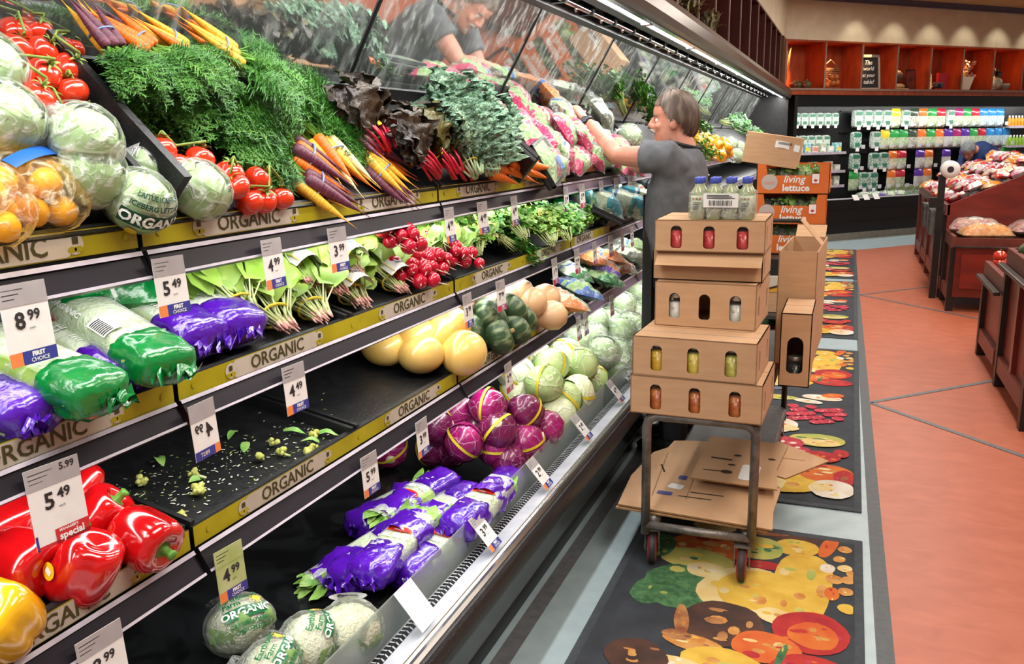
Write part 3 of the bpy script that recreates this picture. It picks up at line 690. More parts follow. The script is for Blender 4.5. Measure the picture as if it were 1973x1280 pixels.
def chard(v, m1='chard', m2='chard2'):
    r = random.Random(v); lv = MB(); st = MB()
    for i in range(12):
        a = r.uniform(-1, 1); h = i / 12; b = V((a * .045, r.uniform(-.01, .02), .01 + h * .05)); d = V((a * .35, 1, r.uniform(.0, .25)))
        m_ = b + d.normalized() * r.uniform(.09, .13)
        st.tube([b, (b + m_) / 2 + V((0, 0, .006)), m_], [.0055, .005, .004], 6, 0)
        leaf(lv, m_ - d.normalized() * .02, d, V((a * .7, -.25, 1)), r.uniform(.14, .20), r.uniform(.10, .14), .2, .25, 18, 10, i % 2, .024, v * 17 + i * 3.1, None, None, 40)
    tie = MB(); tie.tube([V((.06 * math.cos(q * PI / 8), .10, .03 + .036 * math.sin(q * PI / 8))) for q in range(17)], .004, 5, 0, False)
    tie.box((.01, .085, .062), (.04, .1, .066), 0)
    return Node('beet_green_bunch', None, (), [Node('leaves', lv, [G[m1], G[m2]]), Node('red_stems', st, [G['redstem']]), Node('tie', tie, [G['band']])])
def radish(v):
    r = random.Random(v); k = []; lv = MB(); st = MB()
    for i in range(10):
        a = (i % 5 - 2) / 2.5; row = i // 5; c = V((a * .05 + r.uniform(-.012, .012), .02 + row * .02 + r.uniform(-.028, .022), .018 + row * .024 + r.uniform(0, .012))); rr = r.uniform(.0155, .0215)
        mb = MB(); mb.ball((0, 0, 0), (rr, rr * 1.08, rr), 14, 9, 0); mb.tube([(0, -rr, 0), (r.uniform(-.01, .01), -rr - .03, r.uniform(-.004, .01))], [.0025, .0004], 5, 1)
        k.append(Node('radish', mb, [G['radish'], G['rootp']]).at(T(*c) @ R('Z', r.uniform(-30, 30))))
        for j in range(2):
            e = V((a * .045 + r.uniform(-.02, .02), .10, .035 + r.uniform(0, .02))); st.tube([c + V((0, rr * .9, 0)), e], [.0026, .002], 5, 0)
            leaf(lv, e, V((a * .6 + r.uniform(-.3, .3), 1, r.uniform(-.1, .4))), V((r.uniform(-.4, .4), -.2, 1)), r.uniform(.08, .13), r.uniform(.035, .05), .1, .3, 6, 2, j, .012, i + j * 9)
    return Node('radish_bunch', None, (), k + [Node('stems', st, [G['stem']]), Node('leaves', lv, [G['pars2'], G['spin2']])])
def leafy_herb(v, L=.30, n=300, hang=0.0, mats=('pars', 'pars2', 'pars3'), wd=.10):
    r = random.Random(v); lv = MB(); st = MB()
    for i in range(34):
        a = r.uniform(-1, 1); h = r.random()
        P = [V((a * .02, 0, .012 + h * .03)), V((a * wd * .5, L * .4, .03 + h * .05)), V((a * wd + r.uniform(-.03, .03), L * r.uniform(.65, 1.0), .02 + h * .09))]
        if hang: P[2].z -= hang * r.random(); 
        st.tube(P, [.0022, .0016, .001], 4, 0)
        for j in range(n // 34):
            t = r.uniform(.35, 1.05); c = P[0].lerp(P[1], t * 2) if t < .5 else P[1].lerp(P[2], t * 2 - 1)
            c = c + V((r.uniform(-.03, .03), r.uniform(-.02, .03), r.uniform(-.01, .035)))
            nn = V((r.uniform(-.8, .8), r.uniform(-.9, .3), 1)).normalized(); d = V((r.uniform(-1, 1), r.uniform(-.4, 1), r.uniform(-.4, .3))).normalized()
            s_ = d.cross(nn).normalized(); d = nn.cross(s_).normalized() * -1; q = r.uniform(.010, .017); m_ = 0 if r.random() < .55 else (1 if r.random() < .8 else 2)
            for ang in (-55, 0, 55):
                ca, sa = math.cos(math.radians(ang)), math.sin(math.radians(ang)); e = d * ca + s_ * sa; f = s_ * ca - d * sa; o = c + e * q * .35
                lv.poly([c, o + f * q * .5, o + e * q * .45 + f * q * .55, o + e * q * .95 + f * q * .15, o + e * q * .95 - f * q * .15, o + e * q * .45 - f * q * .55, o - f * q * .5], m_)
    return Node('herb_bunch', None, (), [Node('stems', st, [G['stem']]), Node('leaves', lv, [G[m_] for m_ in mats])])
def tomato_cluster(v, n=5, pos=None):
    r = random.Random(v); k = []; vine = MB(); pts = []
    for i in range(n):
        row = i // 3; c = V(((i % 3 - 1) * .068 + (row % 2) * .034 + r.uniform(-.006, .006), row * .058 + r.uniform(-.006, .006), .032 + row * .006)); rr = r.uniform(.029, .033)
        if pos: c = V(pos[i])
        ph = r.uniform(0, 6); tl = R('X', r.uniform(-50, 10)) @ R('Y', r.uniform(-35, 35))
        mb = MB(); mb.ball((0, 0, 0), (rr, rr, rr * .86), 20, 12, 0, lambda d: (1 + .025 * math.cos(5 * math.atan2(d.y, d.x) + ph) * (1 - d.z * d.z)) * (1 - .16 * max(0, d.z) ** 8))
        cal = MB()
        for q in range(5):
            a = q * 2 * PI / 5 + ph; dd = V((math.cos(a), math.sin(a), .12)); leaf(cal, (0, 0, rr * .73), dd, (0, 0, 1), rr * .75, .006, .25, .1, 4, 1, 0)
        cal.tube([(0, 0, rr * .7), (.004, 0, rr * 1.05)], .0024, 5, 0)
        k.append(Node('tomato', mb, [G['tom']], [Node('calyx', cal, [G['vine']])]).at(T(*c) @ tl)); pts.append(c + tl.to_3x3() @ V((0, 0, rr * 1.08)))
    pts.sort(key=lambda p: p.x + p.y)
    vine.tube([p + V((0, 0, .006)) for p in pts], .003, 6, 0)
    for p in pts: vine.tube([p + V((0, 0, .006)), p - V((0, 0, .012))], .0024, 5, 0)
    k.append(Node('vine', vine, [G['vine']])); return Node('tomato_cluster', None, (), k)
def pepper(v, m_='pep', sticker=True):
    r = random.Random(v); mb = MB(); ph = r.uniform(0, 6); h = .098; R0 = .047
    pr = [(.010, h * .38), (.022, h * .49), (.036, h * .52), (.046, h * .46), (.051, h * .30), (.051, .05 * h), (.050, -h * .2), (.045, -h * .38), (.034, -h * .47), (.016, -h * .44), (.002, -h * .38)]
    mb.lathe(pr, 32, 0, None, lambda a, t: 1 - .16 * (1 - abs(math.cos(2 * a + ph))) ** 2 * math.sin(PI * min(1, .15 + t)) + .04 * math.cos(2 * a + 1) + .2 * max(0, t - .65) * math.cos(4 * a + 2 * ph))
    st = MB(); st.lathe([(.019, h * .405), (.015, h * .435), (.008, h * .46), (.007, h * .6), (.009, h * .66), (.002, h * .67)], 12, 0, None, lambda a, t: 1 + .15 * math.cos(5 * a))
    k = [Node('stem', st, [G['pepg']])]
    if sticker:
        sm = MB(); q = R('Z', math.degrees(-ph / 4)) @ T(.0495 * 1.085, 0, .005) @ R('Y', 90); sm.add(disc(0, 0, .012, .002, 1.25), q, 0); sm.add(rrect(-.004, -.007, .008, .014, .001, .0026), q, 1)
        k.append(Node('sticker', sm, [G['sticker'], G['white']]))
    return Node('bell_pepper', mb, [G[m_]], k)
def cabbage(v, m_, r0=.08, band=True):
    r = random.Random(v); sd = v * 3.7; mb = MB()
    mb.ball((0, 0, 0), (r0, r0, r0 * .92), 30, 20, 0, lambda d: 1 + .035 * noise.noise(d * 2.2 + V((sd, 0, 0))) + .012 * noise.noise(d * 7 + V((0, sd, 0))))
    wr = MB()
    for i in range(4):        # wrapper leaves hugging the head
        a0 = i * PI / 2 + r.uniform(-.3, .3); top = r.uniform(.45, .75)
        def f(u, q):
            th = a0 + (q - .5) * 2.3; ph = PI * (.04 + (top) * u); d = V((math.sin(ph) * math.cos(th), math.sin(ph) * math.sin(th), -math.cos(ph)))
            edge = max(0, u - .82) * .5 + .012 * noise.noise(V((u * 6, q * 8, sd + i)))
            return V((d.x * r0, d.y * r0, d.z * r0 * .92)) * (1.025 + .012 * i + edge * .35)
        wr.grid(f, 9, 9, 0)
    k = [Node('wrapper_leaves', wr, [G[m_]])]
    cut = MB(); cut.lathe([(.001, -r0 * .98), (.02, -r0 * .985), (.021, -r0 * .9)], 14, 0); k.append(Node('cut_stem', cut, [M('cut_stem', '#ece3c6', '#dccfae', 30, .6)]))
    if band:
        b = MB(); w_ = .006; rr = r0 * 1.075
        rings = [[V((rr * math.cos(a) , s_ * w_, rr * .95 * math.sin(a))) for s_ in (-1, 1)] for a in [2 * PI * q / 28 for q in range(29)]]
        b.loft(rings, 0, True, False, False); k.append(Node('tie_band', b, [G['band']]))
    return Node('cabbage', mb, [G[m_]], k)
def wrapadd(mb, t, f, mat):
    o = MB(); o.v = [tuple(f(p[0], p[1])) for p in t.v]; o.f = t.f; o.m = t.m; o.s = t.s; mb.add(o, None, mat)
def subdiv_rect(x, y, w_, h_, n=8):
    m = MB(); m.grid(lambda u, v: V((x + u * w_, y + v * h_, 0)), n, n, 0, True); return m
def cauliflower_bag(v, lab=0):
    r = random.Random(v); fl = MB(); R0 = .075
    fl.ball((0, 0, 0), (R0, R0, R0 * .8), 30, 20, 0, lambda d: 1 + .09 * abs(noise.noise(d * 6 + V((v, 0, 0)))) + .03 * noise.noise(d * 17))
    lv = MB()
    for i in range(7):
        a = i * .9; leaf(lv, (math.cos(a) * .035, math.sin(a) * .035, -.05), V((math.cos(a) * .75, math.sin(a) * .75, .75)), V((-math.cos(a) * .8, -math.sin(a) * .8, .7)), .075, .06, -.15, .2, 6, 2, 0, .01, i)
    bag = MB(); rb = lambda d: 1.13 + .07 * noise.noise(d * 3 + V((v * 2.1, 4, 0))) + .035 * noise.noise(d * 9 + V((v, 1, 2)))
    bag.ball((0, 0, 0), (R0, R0, R0 * .86), 30, 20, 0, rb)
    bag.loft([[V((R0 * q * math.cos(a), R0 * q * math.sin(a) + .02 * j, R0 * (.86 + .12 * j))) for a in [2 * PI * i / 16 for i in range(16)]] for j, q in enumerate((.55, .25, .45, .6))], 0, True, False)
    def onb(x, y, o=1.02):
        th = x / (R0 * 1.1); ph = y / (R0 * 1.1); d = V((math.sin(th) * math.cos(ph), -math.cos(th) * math.cos(ph), math.sin(ph)))
        q = rb(d) * o; return V((d.x * R0 * q, d.y * R0 * q, d.z * R0 * .86 * q))
    lb = MB()
    wrapadd(lb, subdiv_rect(-.052, -.012, .104, .03), lambda x, y: onb(x, y, 1.02), 1)
    wrapadd(lb, text_mb('ORGANIC', .026, .0008), lambda x, y: onb(x, y + .003, 1.035), 0)
    wrapadd(lb, text_mb('Earthbound', .023, .0006), lambda x, y: onb(x - .006, y + .052, 1.03), 1)
    wrapadd(lb, text_mb('Farm', .021, .0006), lambda x, y: onb(x - .03, y + .031, 1.03), 1)
    wrapadd(lb, text_mb('CAULIFLOWER', .014, .0004), lambda x, y: onb(x, y - .026, 1.03), 1)
    wrapadd(lb, text_mb('CHOU-FLEUR', .014, .0004), lambda x, y: onb(x, y - .044, 1.03), 1)
    wrapadd(lb, disc(0, 0, .011), lambda x, y: onb(x + .034, y + .033, 1.03), 2)
    for q in range(10): wrapadd(lb, MBtri(q * 36), lambda x, y: onb(x + .034, y + .033, 1.03), 2)
    return Node('cauliflower_bag', None, (), [Node('cauliflower', fl, [G['cauli']]), Node('leaves', lv, [G['caulig']]), Node('clear_bag', bag, [G['film2']]), Node('printed_label', lb, [G['white'], G['dgreen'], M('sun_print', '#f1c63c', None, rough=.4)], label='green and white print with a small sun')])
def MBtri(deg):
    m = MB(); a = math.radians(deg); e = .16
    m.poly([(.013 * math.cos(a - e), .013 * math.sin(a - e), 0), (.013 * math.cos(a + e), .013 * math.sin(a + e), 0), (.020 * math.cos(a), .020 * math.sin(a), 0)]); return m
def lettuce_bag(v, R0=.078, printed=False):
    mb = MB(); mb.ball((0, 0, 0), (R0, R0, R0 * .88), 26, 18, 0, lambda d: 1 + .05 * noise.noise(d * 3 + V((v, 0, 0))) + .02 * noise.noise(d * 9))
    lv = MB()
    for i in range(5):
        a0 = i * 1.25
        def f(u, q):
            th = a0 + (q - .5) * 2; ph = PI * (.1 + .65 * u); d = V((math.sin(ph) * math.cos(th), math.sin(ph) * math.sin(th), -math.cos(ph)))
            return d * R0 * (1.03 + .012 * i + .05 * noise.noise(V((u * 7, q * 7, v + i)))) * (.93 if abs(d.z) > .8 else 1)
        lv.grid(f, 10, 8, 0)
    bag = MB(); rb = lambda d: 1.16 + .06 * noise.noise(d * 2.5 + V((v * 1.3, 2, 0))) + .05 * abs(noise.noise(d * 7 + V((v, 1, 2))))
    bag.ball((0, 0, 0), (R0, R0, R0 * .9), 30, 20, 0, rb)
    tl = V((U(-.3, .3), 1, .35)).normalized()
    bag.loft([[V((0, R0 * 1.05, 0)) + V((q * math.cos(a) + nz((j, a, v)) * .01, .008 * j, q * math.sin(a) * .7 - .012 * j)) for a in [2 * PI * i / 14 for i in range(14)]] for j, q in enumerate((.045, .022, .014, .03, .045))], 0, True, False)
    k = [Node('outer_leaves', lv, [G['ice']]), Node('clear_bag', bag, [G['film']])]
    if printed:
        lb = MB()
        def onb(x, y, o=1.02):
            th = x / (R0 * 1.1); ph = y / (R0 * 1.1); d = V((math.sin(th) * math.cos(ph), -math.cos(th) * math.cos(ph), math.sin(ph))); q = rb(d) * o
            return V((d.x * R0 * q, d.y * R0 * q, d.z * R0 * .9 * q))
        wrapadd(lb, subdiv_rect(-.062, -.022, .124, .03), lambda x, y: onb(x, y, 1.02), 1); wrapadd(lb, text_mb('ORGANIC', .027, .001), lambda x, y: onb(x, y - .006, 1.04), 0)
        wrapadd(lb, text_mb('ICEBERG LETTUCE', .013, .0004), lambda x, y: onb(x, y + .022, 1.03), 1); wrapadd(lb, text_mb('LAITUE ICEBERG', .013, .0004), lambda x, y: onb(x, y + .040, 1.03), 1)
        wrapadd(lb, disc(0, 0, .013), lambda x, y: onb(x - .03, y - .045, 1.03), 2)
        k.append(Node('printed_label', lb, [G['white'], M('deep_green_print', '#123f2c', None, rough=.4), M('sun_print', '#f1c63c', None, rough=.4)]))
    return Node('bagged_lettuce', mb, [G['ice']], k)
def sleeve(v, cap, L=.34, W=.115, H=.075, inner='cel', label=None, capL=.078, neck=False):
    """long plastic-wrapped bundle: opaque gathered cap at the front end (y=0), clear body, printed neck"""
    r = random.Random(v); ns = 40
    def ring(y, w_, h_, wob, sd, ridge=0.0):
        out = []
        for k in range(ns):
            a = 2 * PI * k / ns; e = 1 + wob * noise.noise(V((math.cos(a) * 2, math.sin(a) * 2, sd))) - wob * .9 * abs(noise.noise(V((math.cos(a) * 4, math.sin(a) * 4, sd * 2.3 + v)))) + ridge * abs(math.sin(a * 4.5))
            sg = lambda q, p: math.copysign(abs(q) ** p, q)
            out.append(V((w_ / 2 * sg(math.cos(a), .75) * e, y, h_ / 2 * sg(math.sin(a), .75) * e)))
        return out
    st = MB(); st.loft([ring(L * t, W * .93 * (1 - .25 * max(0, t - .5)), H * .9 * (1 - .15 * t), .04, 1 + t, .07) for t in (.02, .06, .2, .4, .6, .8, 1.0)], 0)
    for i in range(14):
        leaf(st, (r.uniform(-.4, .4) * W, L * .97, r.uniform(-.3, .3) * H), V((r.uniform(-.5, .5), 1, r.uniform(-.2, .4))), (0, -.3, 1), r.uniform(.05, .09), .035, .1, .2, 4, 2, 1, .01, i)
    cs = capL / .078; cp = MB(); cp.loft([ring(y * cs if y > 0 else y, W * a, H * b, .15, 5 + y * 34 + v) for y, a, b in ((-.020, .12, .14), (-.019, .5, .52), (-.014, .8, .84), (-.004, 1.0, 1.03), (.008, 1.06, 1.08), (.02, 1.08, 1.09), (.032, 1.1, 1.1), (.044, 1.09, 1.1), (.056, 1.08, 1.09), (.067, 1.07, 1.08), (.078, 1.05, 1.06))], 0)
    for i in range(5):
        a = r.uniform(-.8, .8); cp.loft([[V((a * W * .4 + q * .012, -.02 - j * .008 + .01 * nz((i, j, q), 3), (r.random() - .5) * H * .5)) for q in (-1, 0, 1)] for j in range(3)], 0, True, False, False)
    bd = MB(); bd.loft([ring(L * t, W * 1.03 * (1 - .2 * max(0, t - .6)), H * 1.03 * (1 - .12 * t), .05, v + t * 3) for t in (.21, .35, .5, .65, .8, .95, 1.06)], 0, True, False)
    k = [Node('wrapped_stalks', st, [G[inner], G['romaine']]), Node('gathered_cap', cp, [G[cap]]), Node('clear_wrap', bd, [G['film2']])]
    if neck:
        nk = MB(); nk.loft([ring(L * t, W * a, H * a, .30, 9 + t * 9 + v) for t, a in ((.60, 1.06), (.66, 1.12), (.72, 1.15), (.78, 1.12), (.84, 1.1), (.90, 1.0), (.96, .92), (1.02, .95))], 0, True, False); k.append(Node('purple_neck', nk, [G[cap]]))
    lb = MB()
    def on(x, y, o=1.06):
        a = PI / 2 - x / (W * .5); w_ = W * 1.03; sg = lambda q, p: math.copysign(abs(q) ** p, q); t = y / L
        return V((w_ / 2 * sg(math.cos(a), .75) * o, y, H * 1.03 * (1 - .12 * t) / 2 * sg(math.sin(a), .75) * o))
    if label == 'barcode':
        wrapadd(lb, subdiv_rect(-.066, .10, .05, .055, 5), lambda x, y: on(x, y), 0)
        for i in range(9): wrapadd(lb, subdiv_rect(-.062, .104 + i * .0052, .03, .0026, 4), lambda x, y: on(x, y, 1.075), 1)
        wrapadd(lb, subdiv_rect(-.05, .24, .1, .045, 6), lambda x, y: on(x, y), 2)
        wrapadd(lb, text_mb('Earthbound Farm', .018, .0006), lambda x, y: on(x * .7, y + .262, 1.075), 0)
        wrapadd(lb, text_mb('ORGANIC', .022, .0008), lambda x, y: on(y - .055, .23 - x * .9, 1.07), 0)
    elif label == 'red':
        wrapadd(lb, disc(0, 0, .03, 0, .45), lambda x, y: on(x, y + .20), 1); wrapadd(lb, disc(0, 0, .034, 0, .5), lambda x, y: on(x, y + .20, 1.045), 2)
        wrapadd(lb, text_mb('CELERY', .024, .0008), lambda x, y: on(x * 1.0, y + .155, 1.07), 0)
        for i in range(4): wrapadd(lb, rrect(-.03, .118 - i * .008, .06 - i * .008, .003, .001), lambda x, y: on(x, y, 1.07), 0)
    if label: k.append(Node('printed_label', lb, [G['white'], G['redlab'] if label == 'red' else G['ink'], G['orlab'] if label == 'red' else G['pgreen']]))
    return Node('celery_sleeve', None, (), k)
def pillow(name, v, L, W, H, mats, matf, seg=(12, 10), crumple=.010, flat=.35):
    """sealed bag: two bulging sheets with crimped ends; x long way, y across"""
    mb = MB()
    for sd in (1, -1):
        def f(u, q):
            a, b = 2 * u - 1, 2 * q - 1; h = (1 - a ** 4) ** .6 * (1 - abs(b) ** 3) ** .6
            n_ = noise.noise(V((a * 2.6 + v, b * 2.6, sd * 3.0))) + .6 * noise.noise(V((a * 6 + v, b * 6, sd)))
            pin = 1 - .12 * (1 - a * a) * 0 - .06 * abs(a) ** 6
            return V((a * L / 2, b * W / 2 * pin * (1 + .03 * noise.noise(V((a * 3, sd, v)))), sd * h * H / 2 * (1 if sd > 0 else flat + .3) + n_ * crumple * h))
        b0 = len(mb.f); mb.grid(f, seg[0], seg[1], 0, True, (lambda u, q: matf(u, q)))
        if sd < 0:
            for i in range(b0, len(mb.f)): mb.f[i] = mb.f[i][::-1]
    return Node(name, mb, mats)
def squash_yellow(v):
    mb = MB(); mb.ball((0, 0, 0), (.098, .078, .075), 26, 18, 0, lambda d: 1 + .02 * noise.noise(d * 2 + V((v, 0, 0))) - .04 * max(0, abs(d.x) - .9) * 5)
    st = MB(); st.tube([(.088, 0, 0), (.104, .002, .004)], [.012, .008], 8, 0); return Node('spaghetti_squash', mb, [G['sqy']], [Node('stem', st, [G['cork']])])
def kabocha(v):
    mb = MB(); mb.ball((0, 0, 0), (.078, .078, .062), 36, 16, 0, lambda d: (1 + .03 * abs(math.cos(math.atan2(d.y, d.x) * 5)) * (1 - d.z ** 2)) * (1 - .22 * max(0, d.z) ** 6))
    st = MB(); st.tube([(0, 0, .042), (.004, 0, .066)], [.012, .009], 8, 0); return Node('kabocha_squash', mb, [G['kab']], [Node('stem', st, [G['cork']])])
def butternut(v):
    mb = MB(); mb.lathe([(.002, -.10), (.03, -.097), (.058, -.07), (.066, -.035), (.058, 0), (.043, .035), (.038, .075), (.040, .11), (.033, .128), (.012, .135), (.002, .135)], 24, 0, R('X', -90), lambda a, t: 1 + .02 * math.cos(2 * a + v))
    st = MB(); st.tube([(0, .13, 0), (.003, .155, .003)], [.01, .007], 8, 0); return Node('butternut_squash', mb, [G['but']], [Node('stem', st, [G['cork']])])
def scrap(v, kind='leaf'):
    r = random.Random(v); mb = MB()
    if kind == 'leaf': leaf(mb, (0, 0, .004), (1, r.uniform(-.4, .4), 0), (0, .1, 1), r.uniform(.03, .06), r.uniform(.014, .024), .15, .3, 5, 2, 0, .004, v)
    else:
        for i in range(5): mb.ball((r.uniform(-.012, .012), r.uniform(-.01, .01), .008 + r.uniform(0, .008)), r.uniform(.005, .009), 8, 6, 0, lambda d: 1 + .4 * noise.noise(d * 4 + V((i, v, 0))))
        mb.tube([(0, 0, .006), (r.uniform(-.02, .02), r.uniform(-.02, .02), .004)], [.004, .003], 6, 1)
    return mb
# ================================================================ produce on the case
def axis(r, A, B, la=0.0, lb=None, roll=0.0, sc=1.0):
    """frame at pixel A on row r whose y axis runs towards pixel B"""
    lb = la if lb is None else lb
    a = rowpx(r, A[0], A[1], la); b = rowpx(r, B[0], B[1], lb); x, z, m, d = ROW[r]; n = V((m, 0, 1)).normalized()
    y = (b - a).normalized(); xx = y.cross(n).normalized(); zz = xx.cross(y)
    return Matrix(((xx.x, y.x, zz.x, a.x), (xx.y, y.y, zz.y, a.y), (xx.z, y.z, zz.z, a.z), (0, 0, 0, 1))) @ R('Y', roll) @ S(sc)

# ---- top shelf
# bags of yellow citrus
def fruit_bag(v, blue):
    r = random.Random(v); k = []
    for i, p in enumerate([(-.05, .02, .035), (.02, .0, .036), (.06, .06, .035), (-.02, .075, .035), (-.055, .12, .035), (.03, .125, .036), (-.01, .045, .088), (.035, .085, .085)]):
        mb = MB(); mb.ball((0, 0, 0), (.039, .037, .037), 16, 10, 0, lambda d: 1 + .03 * noise.noise(d * 2 + V((i, v, 0)))); k.append(Node('lemon', mb, [G['lemon']]).at(T(*p)))
    bag = MB(); bag.ball((0, .06, .06), (.105, .12, .075), 28, 18, 0, lambda d: 1 + .06 * noise.noise(d * 3 + V((v, 1, 0))) + .03 * noise.noise(d * 8))
    k.append(Node('clear_bag', bag, [G['fily']])); lb = MB()
    f = lambda x, y: V((x, y + .08, .06 + .080 * math.sqrt(max(.02, 1 - (x / .115) ** 2 - ((y + .02) / .13) ** 2))))
    if blue: wrapadd(lb, subdiv_rect(-.075, .0, .15, .035), f, 0); k.append(Node('blue_label', lb, [G['blue']]))
    return Node('citrus_bag', None, (), k)
spawn(fruit_bag(3, True), onrow(1, 92, 432, .0, 12, 0, 0, .72), 'bag of yellow citrus with a blue label, at the left end of the top shelf', 'bag of fruit')
spawn(fruit_bag(5, False), onrow(1, -28, 462, .0, -8, 0, 0, .72), 'plain bag of yellow citrus cut off by the left edge, beside the blue-labelled bag', 'bag of fruit')
for i, (px, py, lf, pr, yaw, lab) in enumerate([
        (10, 226, .10, 0, 20, 'large bagged pale lettuce against the left edge, under the vine tomatoes'),
        (-22, 128, .10, 0, 20, 'bagged lettuce cut off by the left edge, highest of the bagged heads'),
        (165, 268, .115, 0, -10, 'round bagged lettuce touching the lowest vine tomatoes'),
        (172, 332, .075, 0, 15, 'bagged green lettuce between the citrus bag and the printed lettuce'),
        (268, 386, .06, 1, -15, 'bagged lettuce with a dark green ORGANIC band, at the shelf front'),
        (385, 366, .06, 0, 25, 'bagged white lettuce at the shelf front beside the small tomato cluster'),
        (290, 325, .06, 0, 40, 'crumpled clear bag of lettuce behind the printed lettuce')]):
    spawn(lettuce_bag(i + 1, .055 if i != 6 else .042, pr), onrow(1, px, py, lf, yaw, 10 if not pr else -8), lab, 'lettuce')
def tomatoes(v, pts, lab):
    f = ROWF[1].to_3x3(); w_ = [rowpx(1, *p) for p in pts]; c = sum(w_, V()) / len(w_); fi = f.inverted()
    loc = [fi @ (q - c) for q in w_]; m = f.to_4x4(); m.translation = c
    spawn(tomato_cluster(v, len(pts), loc), m, lab, 'tomatoes', 'tomatoes on the vine')
tomatoes(1, [(28, 62, .075), (72, 58, .08), (30, 95, .09), (105, 60, .06), (8, 45, .06)], 'tomato cluster at the top of the heap, nearest the mirror')
tomatoes(2, [(82, 98, .10), (112, 96, .085), (132, 132, .09), (135, 95, .05)], 'tomato cluster at the upper right of the heap beside the carrots')
tomatoes(3, [(30, 140, .10), (85, 142, .105), (58, 120, .05), (70, 188, .095), (30, 175, .05)], 'tomato cluster in the middle of the heap behind bagged lettuce')
tomatoes(4, [(138, 176, .095), (98, 205, .06), (133, 214, .06), (95, 236, .055)], 'tomato cluster low in the heap with one orange tomato')
tomatoes(5, [(195, 206, .045), (168, 224, .04), (203, 226, .03)], 'small tomato cluster at the lower right of the heap, by the black divider')
tomatoes(6, [(310, 290, .07), (385, 306, .065), (335, 318, .045)], 'tomato cluster at the shelf front behind bagged white lettuce')
tomatoes(7, [(442, 335, .075), (455, 360, .07), (498, 345, .065), (505, 385, .035), (540, 382, .034), (480, 390, .036)], 'tomato cluster at the shelf front against the carrot tops')
# the raised black divider between tomatoes and carrots
mb = MB(); mb.box((-.010, -.0, -.0), (.010, .40, .115), 0); mb.box((-.06, 0, -.0), (-.045, .40, .085), 0); mb.box((-.045, 0, 0), (-.01, .40, .01), 0)
spawn(Node('tray_divider', mb, [BLK]), row_frame(1, 1.262) @ T(0, .02, 0.003), 'tall black divider panel between the vine tomatoes and rainbow carrots', 'divider')
def axis_m(A, la, tip):
    a = rowpx(1, A[0], A[1], la); b = on_plane(tip[0], tip[1], (-1.445, 0, 1.828), (.865, 0, -.5)); y = (a - b).normalized(); xx = y.cross(V((.69, 0, .72))).normalized(); zz = xx.cross(y)
    return Matrix(((xx.x, y.x, zz.x, a.x), (xx.y, y.y, zz.y, a.y), (xx.z, y.z, zz.z, a.z), (0, 0, 0, 1))) @ S(min(.9, (a - b).length / .16))
TIPS = [(142, 20), (196, 46), (262, 46), (352, 60)]
# rainbow carrot bunches: (crown pixel, pixel the greens run to, lift, colours, label)
CB = [((212, 106), (310, 250), .13, ['carroty', 'carrotp'], 'rainbow carrot bunch with yellow tips against the mirror, nearest the tomatoes'),
      ((290, 114), (395, 260), .13, ['carrotp', 'carrot'], 'bunch of purple and orange carrots against the mirror'),
      ((345, 106), (470, 265), .12, ['carroty', 'carroty', 'carrot'], 'yellow carrot bunch against the mirror, third along'),
      ((445, 126), (555, 270), .12, ['carrot', 'carroty'], 'orange carrot bunch against the mirror, farthest of those along it'),
      ((330, 185), (440, 300), .0, ['carrotp'], 'leafy carrot bunch in the middle of the slope, its roots buried'),
      ((265, 185), (340, 290), .005, ['carroty'], 'carrot bunch whose feathery tops spill beside the black divider'),
      ((550, 296), (415, 222), .035, ['carrot', 'carrotp', 'carrotp'], 'carrot bunch of orange over purple roots at the shelf front'),
      ((608, 284), (530, 205), .035, ['carroty', 'carrot', 'carrotw'], 'carrot bunch with yellow, orange and cream roots side by side'),
      ((566, 350), (465, 296), .012, ['carroty', 'carrotp'], 'carrot bunch with a yellow root, lowest at the shelf front over the sign strip'),
      ((632, 246), (535, 178), .05, ['carrot', 'carrotp'], 'carrot bunch with one thick orange root laid over beet greens'),
      ((700, 322), (610, 250), .025, ['carrotp', 'carroty'], 'purple and yellow carrot bunch next to the red chard stems'),
      ((690, 285), (580, 235), .03, ['carrot', 'carrotp'], 'orange and maroon carrot bunch under the beet leaves'),
      ((470, 225), (385, 232), .01, ['carrot'], 'carrot bunch lying flat at mid slope, only its tops showing')]
for i, (A, B, lf, cols, lab) in enumerate(CB):
    spawn(carrot_bunch(i + 1, cols, 7 if i > 5 else 6), axis_m(A, lf, TIPS[i]) if i < 4 else axis(1, A, B, lf, lf, 0, .92), lab, 'carrots', 'rainbow carrot bunches')
for i, (A, B, lf, ms, lab) in enumerate([((835, 350), (730, 250), .05, ('chard', 'chard'), 'beet greens with nearly black leaves and hidden stems'),
        ((868, 352), (775, 250), .045, ('chard', 'chard2'), 'beet greens with olive-brown leaves and bright red stems at the shelf front'),
        ((900, 352), (815, 255), .03, ('chardr', 'chard2'), 'red chard with rusty leaves beside the kale'),
        ((735, 305), (660, 215), .05, ('chard', 'chard'), 'dark beet greens against the mirror behind the orange carrot')]):
    spawn(chard(i + 1, *ms), axis(1, A, B, lf, lf + .03, 0, .85), lab, 'beet greens', 'beet greens and chard')
for i, (A, B, lf, lab) in enumerate([((940, 345), (850, 215), .06, 'curly kale bunch with its pale rib showing, at the shelf front'),
        ((905, 350), (825, 235), .05, 'curly kale bunch next to the red chard'), ((890, 300), (805, 185), .06, 'curly kale bunch highest up the slope'),
        ((950, 335), (885, 240), .03, 'curly kale bunch beside the orange carrots')]):
    spawn(kale(i + 1), axis(1, A, B, lf, lf + .03, 0, .85), lab, 'kale', 'curly kale bunches')
